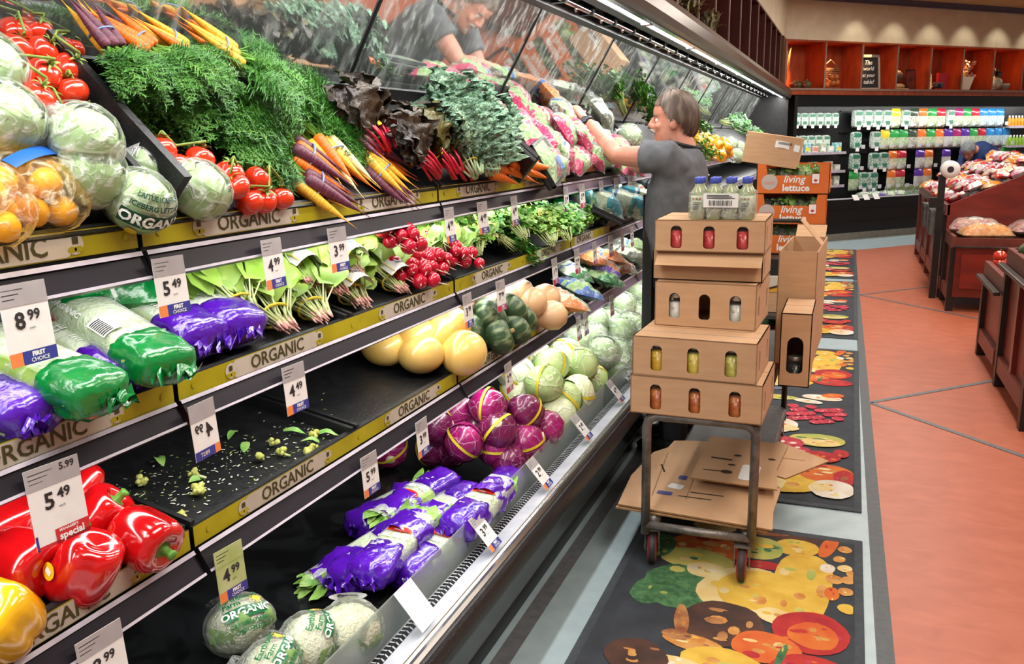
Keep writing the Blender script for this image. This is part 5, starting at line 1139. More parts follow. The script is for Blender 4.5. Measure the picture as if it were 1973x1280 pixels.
for a in [(1, 45, 600, '8.99', 'first', 'large 8.99 price tag at the left end of the top rail', 0, .082, .125), (1, 325, 540, '5.49', 'first', '5.49 price tag on the top rail above the romaine', -4), (1, 523, 505, '4.99', 'first', '4.99 price tag on the top rail above the spinach', 3), (1, 649, 480, '3.99', 'first', '3.99 price tag on the top rail, between spinach bunches', -3), (1, 864, 428, '4.99', 'first', '4.99 price tag on the top rail above the parsley', 2), (1, 928, 415, '4.49', 'first', '4.49 price tag on the top rail beside the parsley tag', -3), (1, 989, 405, '4.49', 'first', '4.49 price tag on the top rail above the cilantro', 3),
          (1, 1089, 390, '5.49', 'mauve', 'narrow price tag above the lettuce sleeves, first past the cilantro', 2), (1, 1120, 385, '3.99', 'mauve', 'narrow price tag above the black trays', -2), (1, 1157, 372, '2.99', 'mauve', 'narrow price tag with a red foot before the cyan bags', 2), (1, 1186, 367, '3.49', 'mauve', 'narrow price tag over the middle of the cyan bags', -2), (1, 1212, 362, '3.99', 'mauve', 'narrow price tag nearest the grey shirt', 0),
          (2, 105, 960, '5.49', 'special', 'red-footed special price tag of 5.49 over the red peppers', -6, .090, .128), (2, 390, 830, '4.99', 'back', 'tag turned backwards, 4.99 reading in reverse, over the empty tray', 4), (2, 566, 755, '4.49', 'first', '4.49 price tag over the empty trays', -3), (2, 899, 597, '3.99', 'first', '3.99 price tag between yellow and dark green squash', 3), (2, 963, 575, '7.99', 'mauve', '7.99 price tag over the dark green squash', -2), (2, 1067, 527, '1.79', 'mauve', '1.79 price tag over the blue-ended bag', 2), (2, 1110, 510, '2.49', 'mauve', 'price tag with a red foot over the green-ended bag', 0), (2, 1144, 500, '3.49', 'mauve', 'price tag over the baby carrots, first', 2), (2, 1175, 485, '2.99', 'mauve', 'price tag over the baby carrots, second', -2), (2, 1197, 476, '4.49', 'mauve', 'price tag over the bag of mushrooms', 2), (2, 1216, 468, '2.99', 'mauve', 'price tag on the second rail nearest the cartons', 0),
          (3, 190, 1240, '8.99', 'first', '8.99 price tag at the bottom left above the lower deck', -3, .088, .125), (3, 440, 1090, '4.99', 'green', 'green 4.99 price tag above the bagged cauliflowers', -6), (3, 710, 910, '5.99', 'first', '5.99 price tag above the bare lower deck', -2), (3, 811, 840, '3.99', 'first', '3.99 price tag in front of the red cabbages', 2), (3, 978, 735, '2.99', 'mauve', 'price tag over the pale green cabbage', 3), (3, 1113, 640, '4.99', 'first', '4.99 price tag of a pair over the bagged lettuce', 2), (3, 1127, 632, '4.49', 'first', '4.49 price tag of a pair over the bagged lettuce', 2), (3, 1177, 590, '3.49', 'mauve', 'price tag farthest along the third rail, by the cartons', 0)]:
    rail_tag(*a)
for px, py, price, style, lab, w_, h in [(803, 1168, '', 'blank', 'blank white card on the clear guard by the cauliflowers', .088, .118), (935, 1020, '3.99', 'first', '3.99 price tag on the clear guard by the celery', .074, .118), (1040, 905, '2.99', 'first', '2.99 price tag on the clear guard by the red cabbages', .074, .118), (1122, 815, '2.49', 'first', '2.49 price tag on the clear guard by the pale cabbages', .074, .115), (1187, 750, '4.99', 'first', '4.99 price tag on the clear guard nearest the cartons', .074, .115)]:
    p = on_x(px, py, -.945); sl = math.atan2(.095, .08)
    f = T(-.984, p.y, .523) @ Matrix(((0, -.645, .764, 0), (1, 0, 0, 0), (0, .764, .645, 0), (0, 0, 0, 1)))
    put_tag(price, style, f, lab, w_, h)
# ================================================================ floor mats with a printed harvest picture
MATC = {k: M('mat_' + k, a, b, s_, .85, bump=.5, bscale=400, lo=.35, hi=.65, detail=5) for k, a, b, s_ in [
    ('base', '#30343a', '#3b4047', 9), ('rim', '#3f454b', '#4a5056', 30), ('yellow', '#e6bf4c', '#d6a838', 12), ('pale', '#ecd9a0', '#e2c27e', 10), ('orange', '#dd7a2c', '#d25a26', 9), ('red', '#c2332b', '#a9202a', 10), ('cherry', '#a51c33', '#d4485a', 28), ('green', '#5a8a57', '#35603c', 40), ('mango', '#9fae55', '#d3c267', 6), ('brown', '#5d3a2c', '#3d2a24', 8), ('bread', '#8a4a2e', '#c28a52', 14), ('white', '#ece6da', '#dcc9ae', 9), ('tan', '#d9a45c', '#c77d35', 22), ('grey', '#6d6f80', '#5b5e70', 10), ('kelp', '#2f5a38', '#4c7d4a', 30)]}
MATK = list(MATC)
MATACC = {'yellow': ['pale', 'yellow', 'tan', 'mango'], 'pale': ['white', 'yellow', 'tan'], 'orange': ['red', 'tan', 'pale'], 'red': ['cherry', 'orange', 'bread'], 'green': ['mango', 'green', 'kelp'], 'mango': ['green', 'pale', 'yellow'], 'brown': ['bread', 'brown', 'tan'], 'white': ['pale', 'white', 'orange'], 'tan': ['pale', 'bread', 'yellow'], 'cherry': ['red', 'white', 'cherry'], 'bread': ['tan', 'brown'], 'grey': ['white', 'grey']}
BLOBS = [  # u, v, half width, half length, turn, colour: from the far edge of the mat towards the near edge
    (.62, .06, .13, .05, 5, 'brown'), (.5, .05, .10, .03, -8, 'bread'), (.30, .06, .09, .05, 0, 'pale'), (.63, .15, .09, .07, -10, 'yellow'), (.47, .2, .12, .1, 0, 'mango'), (.75, .10, .03, .11, 12, 'orange'), (.30, .26, .15, .12, 0, 'orange'), (.28, .38, .15, .09, 6, 'mango'), (.12, .30, .06, .10, 0, 'green'), (.52, .34, .07, .035, 0, 'red'),
    (.24, .60, .12, .16, -14, 'green'), (.16, .66, .07, .10, 10, 'green'), (.33, .45, .08, .06, 0, 'pale'), (.47, .56, .15, .19, 18, 'pale'), (.50, .54, .12, .15, 18, 'yellow'), (.665, .45, .105, .255, 3, 'yellow'), (.81, .11, .026, .03, 0, 'tan'), (.79, .2, .022, .028, 20, 'tan'), (.75, .29, .028, .036, 0, 'white'), (.81, .27, .026, .03, 40, 'pale'), (.775, .37, .032, .034, 0, 'tan'), (.825, .36, .026, .032, 30, 'tan'), (.77, .48, .025, .05, 0, 'orange'), (.815, .45, .026, .03, 15, 'tan'), (.82, .57, .03, .034, -20, 'yellow'), (.835, .31, .02, .025, 0, 'tan'),
    (.60, .70, .07, .05, 20, 'pale'), (.43, .80, .14, .14, 20, 'brown'), (.30, .83, .025, .11, -10, 'bread'), (.36, .95, .10, .045, 8, 'tan'), (.30, .92, .05, .03, 0, 'bread'), (.71, .76, .12, .13, -6, 'red'), (.72, .78, .08, .08, 0, 'orange'), (.58, .90, .11, .09, 6, 'orange'), (.72, .98, .12, .08, -6, 'red'), (.63, .93, .012, .07, 10, 'green'), (.46, 1.04, .13, .09, 0, 'yellow'), (.36, 1.10, .10, .05, 20, 'pale'), (.20, 1.08, .10, .09, 0, 'brown'),
    (.30, 1.22, .12, .05, 0, 'grey'), (.22, 1.25, .06, .025, 0, 'red'), (.66, 1.36, .12, .06, 6, 'white'), (.72, 1.30, .07, .05, -20, 'orange'), (.58, 1.46, .09, .04, 14, 'white'), (.40, 1.42, .12, .05, 0, 'mango'), (.20, 1.45, .10, .09, 0, 'green')] + [
    (.50 + .29 * ((i * 37) % 17) / 17, 1.58 + .30 * ((i * 23) % 19) / 19, .033, .038, 0, 'cherry') for i in range(24)] + [
    (.44, 1.98, .11, .13, 10, 'white'), (.5, 2.02, .06, .05, 0, 'pale'), (.24, 2.15, .16, .17, 0, 'pale'), (.29, 2.12, .10, .08, 0, 'red'), (.66, 2.18, .145, .10, -4, 'mango'), (.68, 2.22, .10, .05, 0, 'pale'), (.50, 2.26, .10, .09, 8, 'cherry'), (.40, 2.36, .08, .08, 0, 'red'), (.57, 2.38, .07, .07, 0, 'cherry'), (.68, 2.43, .10, .08, 8, 'red'), (.78, 2.36, .04, .06, 0, 'red'), (.55, 2.78, .16, .18, 10, 'yellow'), (.42, 2.86, .12, .12, 0, 'pale'), (.72, 2.66, .13, .12, 0, 'orange'), (.80, 2.70, .05, .1, 0, 'red'), (.75, 2.85, .10, .11, 0, 'white'), (.70, 2.84, .05, .05, 0, 'pale'), (.20, 2.6, .12, .14, 0, 'green'), (.16, 2.85, .1, .1, 0, 'cherry')]
def floor_mat(yf, yn, label):
    L = yf - yn; k = L / 3.05; mb = MB(); wd = .875
    mb.bbox((0, -L, 0.0025), (wd, 0, .009), .004, 1); mb.poly([(.03, -L + .04, .0096), (wd - .03, -L + .04, .0096), (wd - .03, -.04, .0096), (.03, -.04, .0096)], 0)
    for i, (u, v, a, b, t, c) in enumerate(BLOBS):
        q = []; ct, st = math.cos(math.radians(t)), math.sin(math.radians(t))
        for j in range(22):
            th = 2 * PI * j / 22; e = 1 + .10 * noise.noise(V((math.cos(th) * 1.6, math.sin(th) * 1.6, i * 3.3)))
            sq = .62 if (c == 'yellow' and b > .24) else 1
            x = a * e * math.copysign(abs(math.cos(th)) ** sq, math.cos(th)); y = b * e * math.copysign(abs(math.sin(th)) ** sq, math.sin(th))
            q.append((min(max(u + x * ct - y * st, .032), wd - .035), -min(max((v + x * st + y * ct) * k, .045), L - .045), .0098 + i * .00009))
        mb.poly(q, MATK.index(c)); r = random.Random(i)
        for e_ in range(9 if a * b > .004 else 4):
            t_, q_ = r.uniform(0, 6.28), r.uniform(.1, .78); x = a * q_ * math.cos(t_); y = b * q_ * math.sin(t_); U_, V_ = u + x * ct - y * st, (v + x * st + y * ct) * k; ra, rb_ = a * r.uniform(.08, .26), b * r.uniform(.05, .22)
            if .06 < U_ < wd - .06 and .09 < V_ < L - .09: mb.poly([(U_ + ra * (1 + .4 * noise.noise(V((j, i, e_)))) * math.cos(j * .785) , -(V_ + rb_ * (1 + .4 * noise.noise(V((j, e_, i)))) * math.sin(j * .785)), .00983 + i * .00009 + e_ * .000006) for j in range(8)][::-1], MATK.index(r.choice(MATACC.get(c, ['tan']))))
    thing('floor_mat', mb, [MATC[k_] for k_ in MATK], label, 'floor mat', T(-.742, yf, 0), 'printed floor mats')
floor_mat(3.45, .40, 'printed floor mat nearest the viewer, the front cart wheels on it')
floor_mat(6.80, 3.74, 'printed floor mat beside the stacked carton cart, second from the viewer')
floor_mat(10.18, 7.21, 'printed floor mat beyond the second cart, third from the viewer')
floor_mat(13.16, 10.40, 'printed floor mat farthest away, before the back cooler')

# ================================================================ carts and cartons
TUBE = M('worn_steel_tube', '#8d8781', '#625c57', 22, .36, metal=.45, lo=.3, hi=.7, bump=.2, bscale=60)
CARD = M('cardboard', '#cba27c', '#c39972', 6, .8, stretch=(1, 1, 6)); CARDE = M('cardboard_edge', '#a57b50', '#96703f', 40, .85)
CARDD = M('cardboard_inside', '#a8764a', '#9c6c42', 8, .85)
RUB = M('wheel_rubber', '#3a3334', '#2d2829', 30, .55); REDW = M('red_wheel_hub', '#a3262c', '#8f1f26', 20, .4)
def caster(yaw=0):
    wh = MB(); wh.lathe([(.02, -.016), (.05, -.018), (.062, -.012), (.064, 0), (.062, .012), (.05, .018), (.02, .016)], 24, 0, R('Y', 90), None, True, lambda i, j: 1 if i in (0, 1, 4, 5) else 0)
    fk = MB(); 
    for sx in (-1, 1): fk.box((sx * .026 - .002, -.018, -.01), (sx * .026 + .002, .035, .075), 0)
    fk.box((-.03, -.02, .07), (.03, .05, .078), 0); fk.tube([(-.03, 0, 0), (.03, 0, 0)], .008, 8, 0)
    return Node('caster', fk, [TUBE], [Node('wheel', wh, [RUB, REDW])]).at(T(0, 0, .064) @ R('Z', yaw))
def rounded_path(pts, r=.05, n=5):
    out = [V(pts[0])]
    for a, b, c in zip(pts, pts[1:], pts[2:]):
        a, b, c = V(a), V(b), V(c); p = b + (a - b).normalized() * r; q = b + (c - b).normalized() * r
        for i in range(n + 1): t = i / n; out.append(p * (1 - t) ** 2 + b * 2 * t * (1 - t) + q * t * t)
    out.append(V(pts[-1])); return out
k = []; X0, X1, YA, YB = -.195, .195, 0, 1.55
mb = MB(); mb.tube(rounded_path([(X0, YA, .13), (X0, YA, .6), (X1, YA, .6), (X1, YA, .13)]), .017, 10); k.append(Node('front_frame', mb, [TUBE]))
mb = MB(); mb.tube(rounded_path([(X0, YB, .13), (X0, YB, .6), (X1, YB, .6), (X1, YB, .13)]), .015, 10); k.append(Node('rear_frame', mb, [M('dark_steel_tube', '#3b3836', '#2e2b2a', 30, .4, metal=.6)]))
for x in (X0, X1):
    mb = MB(); mb.tube([(x, YA, .585), (x, YB, .585)], .014, 8); k.append(Node('side_rail', mb, [TUBE]))
    mb = MB(); mb.tube([(x, YA, .185), (x, YB, .185)], .016, 8); k.append(Node('deck_rail', mb, [TUBE]))
mb = MB(); mb.tube([(X0, YA, .165), (X1, YA, .165)], .016, 10); k.append(Node('front_crossbar', mb, [TUBE]))
mb = MB(); mb.tube([(X0, .09, .19), (X1, .09, .19)], .018, 10); mb.ball((X0 + .02, .05, .17), .03, 10, 7); mb.ball((X1 - .02, .03, .165), .022, 10, 7); k.append(Node('welded_crossbar', mb, [TUBE]))
mb = MB(); mb.box((X0, .05, .196), (X1, YB, .206), 0); k.append(Node('lower_deck', mb, [M('deck_plate', '#4b4744', '#3c3936', 20, .5, metal=.5)]))
mb = MB(); mb.box((X0, .0, .598), (X1, YB, .612), 0); k.append(Node('upper_deck', mb, [_M['deck_plate']]))
for x, y, a in ((X0 + .02, .03, 12), (X1 - .03, .0, 4), (X0 + .02, YB - .05, 0), (X1 - .02, YB - .05, 0)):
    c_ = caster(a); c_.mw = T(x, y, 0) @ c_.mw; k.append(c_)
CM = T(-.452, 2.97, .0095)
spawn(Node('stock_cart', None, (), k), CM, 'worn steel two-deck stock cart stacked with jar cartons', 'cart')
def carton(w_, d, h, front=None, side=None, open_=None, flap=None, seam=False):
    mb = MB(); t = .004
    mb.add(holed_panel(w_, h, front or [], t), T(0, t / 2, 0), 0)
    for sx in (-1, 1): mb.add(holed_panel(d, h, side or [], t), T(sx * (w_ / 2 - t / 2), d / 2, 0) @ R('Z', 90 * sx), 0)
    mb.add(holed_panel(w_, h, [], t), T(0, d - t / 2, 0) @ R('Z', 180), 0)
    mb.box((-w_ / 2, 0, 0), (w_ / 2, d, t), 2); k = []
    if not open_:
        mb.box((-w_ / 2, 0, h - t), (w_ / 2, d, h), 0); mb.box((-w_ / 2 + .002, d * .52, h), (w_ / 2 - .002, d * .53, h + .0006), 1)
        if seam: mb.box((-w_ / 2, d * .27, h), (w_ / 2, d * .275, h + .0007), 3)
    for fl in (flap or []):
        fm = MB(); fm.box((-w_ / 2 + .01, -.0, 0), (w_ / 2 - .01, .003, fl[0]), 0); k.append(Node('flap', fm, [CARD]).at(fl[1]))
    return Node('carton', mb, [CARD, CARDE, CARDD, M('grey_tape', '#8e8a8c', None, rough=.4)], k)
H3 = lambda w_, h: [(x * w_ * .30, h * .47, .042, min(.096, h * .72)) for x in (-1, 0, 1)]
GLASSM = FILM('jar_glass', '#fbfdfc', .02, .10, 3, .02, .6, '#ffffff', .03)
def jar(col, col2, v):
    r = random.Random(v); g = MB(); g.lathe([(.001, 0), (.032, .0), (.035, .006), (.035, .078), (.030, .088), (.028, .094)], 20, 0)
    c = MB(); c.lathe([(.001, .004), (.031, .004), (.032, .01), (.032, .073), (.001, .075)], 18, 0)
    for i in range(6): a = i * 1.1; c.ball((.024 * math.cos(a), .024 * math.sin(a), .016 + .01 * i), .011, 8, 6, 1)
    l = MB(); l.lathe([(.001, .107), (.030, .107), (.032, .104), (.032, .092), (.030, .090)], 20, 0)
    return Node('jar', None, (), [Node('contents', c, [M('jar_' + col, col, col2, 30, .3, coat=.5), M('jar2_' + col2, col2, None, rough=.3, coat=.5)]), Node('glass', g, [GLASSM]), Node('lid', l, [M('jar_lid', '#b9b6ae', None, rough=.3, metal=.8)])])
CW = T(0, 0, 0)
def put_carton(node, x, y, z, yaw, label, extra=None):
    mw = T(x, y, z) @ R('Z', yaw)
    if extra is not None: mw = mw @ extra
    spawn(node, mw, label, 'carton', 'cardboard cartons on the stock cart'); return mw
Z0 = .622
STK = [('lowest', .47, .36, .143, -.472, 2.945, Z0, -1.5, [('#b5480f', '#e08a35')] * 3, 'orange-brown fruit'), ('second from the bottom', .44, .34, .146, -.482, 2.95, Z0 + .143, -2.0, [('#d9a01c', '#e9c23a'), ('#e0bc3a', '#f0dc6a'), ('#b0a83a', '#efe27a')], 'yellow pickle'),
       ('third from the bottom', .375, .34, .17, -.478, 3.15, Z0 + .289, -2.5, [('#e6e2da', '#cfc8bb'), None, ('#e6e2da', '#cfc8bb')], 'white spread'), ('topmost', .40, .33, .118, -.472, 3.17, Z0 + .459 + .112, .5, [('#c8202e', '#e85a52')] * 3, 'red preserve')]
for nm, w_, d, h, x, y, z, yaw, jars, what in STK:
    mw = put_carton(carton(w_, d, h, H3(w_, h), [(-d * .3, h * .46, .032, .08), (d * .3, h * .46, .032, .08)], None, None, nm.startswith('second')), x, y, z, yaw, 'cardboard jar carton with three arched windows, %s of the front stack' % nm)
    for i, c_ in enumerate(jars):
        if c_: spawn(jar(c_[0], c_[1], i), mw @ T((i - 1) * w_ * .30, .042, .008) @ S(1, 1, min(1.1, (h - .018) / .107)), 'jar of %s in the %s window of the %s carton' % (what, ['left', 'middle', 'right'][i], nm), 'jar', 'jars showing through carton windows')
put_carton(carton(.405, .34, .112, None, [(-.1, .052, .032, .07)], True, [(.075, T(.01, .0, .108) @ R('X', 128))]), -.482, 3.20, Z0 + .459, 0, 'open cardboard carton with a drooping front flap, just under the topmost carton')
mw = put_carton(carton(.118, .34, .30, [(0, .13, .062, .15)]), -.165, 3.47, Z0 - .002 + .002, 0, 'narrow carton standing on end with one dark arched window, at the right of the stack')
spawn(jar('#2a2a28', '#3a3a36', 9), T(-.165, 3.54, Z0 + .006), 'dark jar inside the carton standing on end', 'jar')
put_carton(carton(.16, .62, .50, None, [(-.2, .3, .03, .07), (.0, .3, .03, .07)], True, [(.10, T(.0, .62, .5) @ R('X', -60)), (.15, T(.08, .3, .5) @ R('Z', 90) @ R('X', -40))]), -.19, 3.83, Z0, -2, 'tall narrow open carton with raised flaps behind the standing one')
put_carton(carton(.30, .40, .30, None, [(-.08, .15, .03, .08)]), -.60, 3.72, Z0, 0, 'plain carton behind the stack on the side by the lettuce')
# bottled juice pack
def bottle(v):
    b = MB(); sq = lambda a, t: 1 + .08 * abs(math.sin(2 * a)) * (1 if t < .6 else 0)
    b.lathe([(.001, 0), (.024, 0), (.027, .004), (.027, .085), (.025, .098), (.016, .112), (.014, .118), (.014, .128)], 20, 0, None, sq)
    l = MB(); rr = .0275
    l.lathe([(rr, .010), (rr, .084)], 20, 0, None, lambda a, t: 1 + .08 * abs(math.sin(2 * a)))
    for i in range(3): l.box((-.018 + i * .012, -.0312, .070), (-.010 + i * .012, -.0300, .076), 1 + i % 2)
    for i in range(5): l.box((-.016, -.0312, .058 - i * .006), (.014 - i * .003, -.0302, .060 - i * .006), 3)
    c = MB(); c.lathe([(.001, .146), (.014, .146), (.016, .143), (.0165, .126), (.015, .125)], 18, 0, None, lambda a, t: 1 + .03 * math.cos(18 * a))
    return [Node('bottle', b, [M('green_juice', '#a9b38a', '#b8c09a', 6, .2, coat=.6)], [Node('cap', c, [M('blue_cap', '#4a5cc4', None, rough=.4)]), Node('label', l, [M('bottle_label', '#e6e8d8', '#dee2ce', 14, .4), G['redlab'], M('leaf_print', '#6f9a3a', None, rough=.4), G['ink']])])]
k = []
for i in range(8): n = bottle(i)[0]; n.at(T((i % 4 - 1.5) * .0575, (i // 4) * .058, 0)); k.append(n)
w_ = MB(); w_.bbox((-.118, -.034, -.0), (.118, .092, .10), .012, 0); k.append(Node('shrink_wrap', w_, [G['film2']]))
w_ = MB(); w_.grid(lambda u, v: V(((u - .5) * .125, -.0365 - .001 * math.sin(u * 9), .044 + v * .048)), 6, 2, 0)
for i in range(16): w_.box((-.042 + i * .0052, -.0385, .05), (-.042 + i * .0052 + (.0018 if i % 3 else .003), -.0378, .068), 1)
for i in range(3): w_.box((-.05, -.0385, .074 + i * .005), (.05 - i * .01, -.0378, .0765 + i * .005), 1)
k.append(Node('barcode_label', w_, [G['white'], G['ink']], label='white paper label with a barcode'))
spawn(Node('bottle_pack', None, (), k), T(-.435, 3.215, Z0 + .459 + .112 + .118) @ R('Z', 0) @ S(1.0, 1, 1.05), 'shrink-wrapped pack of green juice bottles with blue caps, on the topmost carton', 'bottles')
# flattened cartons on the lower deck
def flat_sheet(pts, slots, extras=(), bend=.0):
    mb = MB(); t = .006; n = len(pts); zz = lambda p: bend * p[0] * p[0] * 2
    mb.poly([(p[0], p[1], t + zz(p)) for p in pts], 0); mb.poly([(p[0], p[1], zz(p)) for p in pts][::-1], 0)
    for i in range(n): a, b = pts[i], pts[(i + 1) % n]; mb.poly([(a[0], a[1], zz(a)), (b[0], b[1], zz(b)), (b[0], b[1], t + zz(b)), (a[0], a[1], t + zz(a))], 1)
    for x, y, w2, h2, a, m_ in slots:
        q = T(x, y, t + .0012 + zz((x, y))) @ R('Z', a)
        if m_ == 'hole': mb.add(disc(0, 0, w2, 0, h2 / w2), q, 2)
        else: mb.add(rrect(-w2 / 2, -h2 / 2, w2, h2, min(w2, h2) * .2), q, {'slot': 2, 'ink': 3, 'paper': 4, 'fold': 1}[m_])
    return Node('flattened_carton', mb, [CARD, CARDE, M('slot_dark', '#3a2a1c', None, rough=.9), M('violet_stamp', '#4a4a86', None, rough=.7), G['white']])
A_ = flat_sheet([(-.31, -.32), (.27, -.36), (.25, -.05), (.22, .56), (-.18, .48), (-.24, .46), (-.25, .36), (-.30, .28), (-.33, -.02)], [(-.04, -.17, .13, .008, 0, 'slot'), (.0, -.12, .13, .008, 0, 'slot'), (-.22, .10, .008, .09, 20, 'slot'), (-.16, -.16, .06, .035, 0, 'ink'), (-.12, .02, .035, .045, 0, 'ink'), (-.13, -.08, .06, .05, -12, 'paper'), (-.22, .05, .004, .5, 4, 'fold'), (-.08, .1, .004, .6, 2, 'fold')], bend=.0)
spawn(A_, T(-.455, 3.33, .219), 'large flattened carton with purple stamps, spread over the lower deck', 'cardboard', 'flattened cartons on the lower deck')
B_ = flat_sheet([(-.17, -.19), (.17, -.20), (.15, .0), (.17, .30), (-.17, .30)], [(-.04, -.09, .024, .018, 0, 'hole'), (-.09, -.09, .09, .008, 4, 'slot'), (-.03, -.01, .016, .008, 0, 'hole'), (-.02, .1, .016, .01, 0, 'hole'), (.12, .1, .016, .01, 0, 'hole'), (-.08, .045, .09, .014, -4, 'slot'), (.05, -.07, .075, .16, 0, 'paper')])
spawn(B_, T(-.36, 3.46, .262) @ R('Z', -1) @ R('X', 1.5), 'smaller flattened carton with a white paper label, on top of the large one', 'cardboard', 'flattened cartons on the lower deck')
C_ = flat_sheet([(-.33, -.2), (.24, -.22), (.25, .2), (-.28, .22)], [(.0, -.1, .2, .006, 0, 'fold')])
spawn(C_, T(-.44, 3.20, .2065) @ R('Z', -1), 'flattened carton lying lowest on the deck, edge sticking out to the left', 'cardboard', 'flattened cartons on the lower deck')
D_ = flat_sheet([(-.15, -.18), (.14, -.16), (.16, .14), (-.12, .2)], [(0, .02, .2, .004, 30, 'fold')])
spawn(D_, T(-.22, 3.62, .246) @ R('Z', -28), 'flattened carton sticking out at the right of the lower deck', 'cardboard', 'flattened cartons on the lower deck')

# second cart with lettuce crates
k = []; DKT = _M['dark_steel_tube'] if 'dark_steel_tube' in _M else TUBE
mb = MB(); mb.tube(rounded_path([(-.18, 0, .12), (-.18, 0, .955), (.18, 0, .955), (.18, 0, .12)], .07), .016, 10); k.append(Node('push_handle', mb, [DKT]))
mb = MB(); mb.box((-.2, 0, .15), (.2, 1.35, .18), 0); k.append(Node('deck', mb, [_M['deck_plate']]))
for x, y in ((-.16, .05), (.16, .05), (-.16, 1.28), (.16, 1.28)): c_ = caster(8); c_.mw = T(x, y, 0) @ c_.mw; k.append(c_)
spawn(Node('platform_cart', None, (), k), T(-.475, 7.12, .0015), 'platform cart with a tall bent push handle, under the orange lettuce crates', 'cart')
put2 = lambda node, mw, lab, cat='carton': spawn(node, mw, lab, cat)
put2(carton(.42, .5, .17, None, None), T(-.47, 7.25, .182), 'plain carton lowest on the second cart')
mb = MB(); mb.bbox((-.2, 0, 0), (.2, .42, .13), .004, 0); mb.poly([(-.2, -.001, 0), (.2, -.001, .0), (.2, -.001, .13)], 1); mb.tube([(-.2, -.003, .0), (.2, -.003, .13)], .008, 6, 2); mb.add(disc(0, 0, .022), T(0, -.006, .065) @ R('X', 90), 2)
thing('produce_carton', mb, [M('pale_carton', '#cfc7b4', None, rough=.6), M('yellow_carton_print', '#d9a82a', None, rough=.6), M('brown_print', '#4a2a1e', None, rough=.6)], 'white and yellow printed carton on the second cart, above the plain one', 'carton', T(-.46, 7.28, .354))
mb = MB(); mb.bbox((-.2, 0, 0), (.2, .42, .14), .006, 0); mb.box((-.05, -.003, .05), (.05, .0, .09), 1)
thing('plastic_crate', mb, [BLK, M('crate_handle_hole', '#050505', None, rough=.9)], 'black plastic crate under the orange lettuce crates', 'crate', T(-.45, 7.3, .486))
ORC = M('orange_crate_print', '#dd6a22', '#e2742c', 4, .5)
def maple(s_):
    m = MB(); P = [(0, 1), (.18, .62), (.42, .74), (.34, .28), (.62, .5), (.72, .32), (.98, .28), (.86, .06), (.5, -.3), (.54, -.48), (.08, -.42), (.06, -.9), (-.06, -.9), (-.08, -.42)]
    P += [(-x, y) for x, y in P[1:10][::-1]]; m.poly([(x * s_, y * s_, 0) for x, y in P][::-1]); return m
def lettuce_crate(v):
    w_, d, h = .585, .40, .25; lo = .155; mb = MB(); t = .006
    mb.poly([(-w_ / 2, 0, 0), (w_ / 2, 0, 0), (w_ / 2, 0, h), (w_ / 2 - .075, 0, h), (w_ / 2 - .09, 0, lo), (-w_ / 2 + .09, 0, lo), (-w_ / 2 + .075, 0, h), (-w_ / 2, 0, h)], 0)
    mb.poly([(-w_ / 2, t, 0), (w_ / 2, t, 0), (w_ / 2, t, h), (w_ / 2 - .075, t, h), (w_ / 2 - .09, t, lo), (-w_ / 2 + .09, t, lo), (-w_ / 2 + .075, t, h), (-w_ / 2, t, h)][::-1], 1)
    for sx in (-1, 1): mb.box((min(sx * w_ / 2, sx * (w_ / 2 - t)), 0, 0), (max(sx * w_ / 2, sx * (w_ / 2 - t)), d, h), 0)
    mb.box((-w_ / 2, d - t, 0), (w_ / 2, d, h), 0); mb.box((-w_ / 2, 0, 0), (w_ / 2, d, t), 1)
    pr = MB(); q = R('X', 90); pr.add(disc(0, 0, .066), T(-.185, -.002, .10) @ q, 1)
    for i in range(2): pr.add(rrect(-.05 + .01 * i, -.004, .1 - .02 * i, .006, .001), T(-.185, -.004, .10 - .014 * i) @ q, 4)
    pr.add(text_mb('living', .085, .0012, 'LEFT', .25), T(-.075, -.003, .122) @ q, 0); pr.add(text_mb('lettuce', .078, .0026, 'LEFT'), T(-.08, -.003, .050) @ q, 0)
    pr.add(rrect(.15, .085, .065, .085, .008), T(0, -.003, 0) @ q, 3); pr.add(rrect(.154, .089, .057, .077, .006), T(0, -.004, 0) @ q, 0); pr.add(maple(.017), T(.1825, -.005, .112) @ q, 3)
    r = random.Random(v); lv = MB()
    for i in range(26): leaf(lv, (r.uniform(-.2, .2), r.uniform(.06, .3), lo * .85), V((r.uniform(-1, 1), r.uniform(-1, .5), .6)), (0, -.3, 1), r.uniform(.08, .13), .08, .2, .3, 6, 4, i % 2, .03, i, None, None, 30)
    fl = MB()
    for i in range(4): fl.ball((-.2 + .133 * i, .16, lo * .95), (.075, .11, .07), 14, 10, 0, lambda d_: 1 + .1 * noise.noise(d_ * 4 + V((i, v, 0))))
    return Node('lettuce_crate', mb, [ORC, CARD], [Node('printing', pr, [G['white'], M('grey_disc', '#c3b6b0', None, rough=.5), ORC, G['redlab'], M('disc_print', '#d89c86', None, rough=.5)]), Node('lettuce', lv, [G['salad'], G['romaine']]), Node('clear_clamshell', fl, [G['film2']])])
LCN = [lettuce_crate(i) for i in range(3)]
for i, nm in enumerate(('bottom', 'middle', 'top')):
    spawn(LCN[i], T(-.466 + .012 * (i - 1), 7.58, .635 + .251 * i) @ R('Z', (-1, 1, 0)[i]), 'orange living lettuce crate, %s of the stack of three' % nm, 'crate', 'orange lettuce crates')
mb = MB(); mb.bbox((-.225, 0, 0), (.225, .32, .255), .004, 0); lb = MB(); lb.grid(lambda u, v: V((.02 + u * .2, -.003 - .004 * math.sin(u * 7), .155 + v * .055 - u * .01 + .006 * math.sin(u * 5))), 10, 2, 0)
for i in range(14): lb.box((.045 + i * .008, -.009, .185), (.049 + i * .008, -.008, .205), 1)
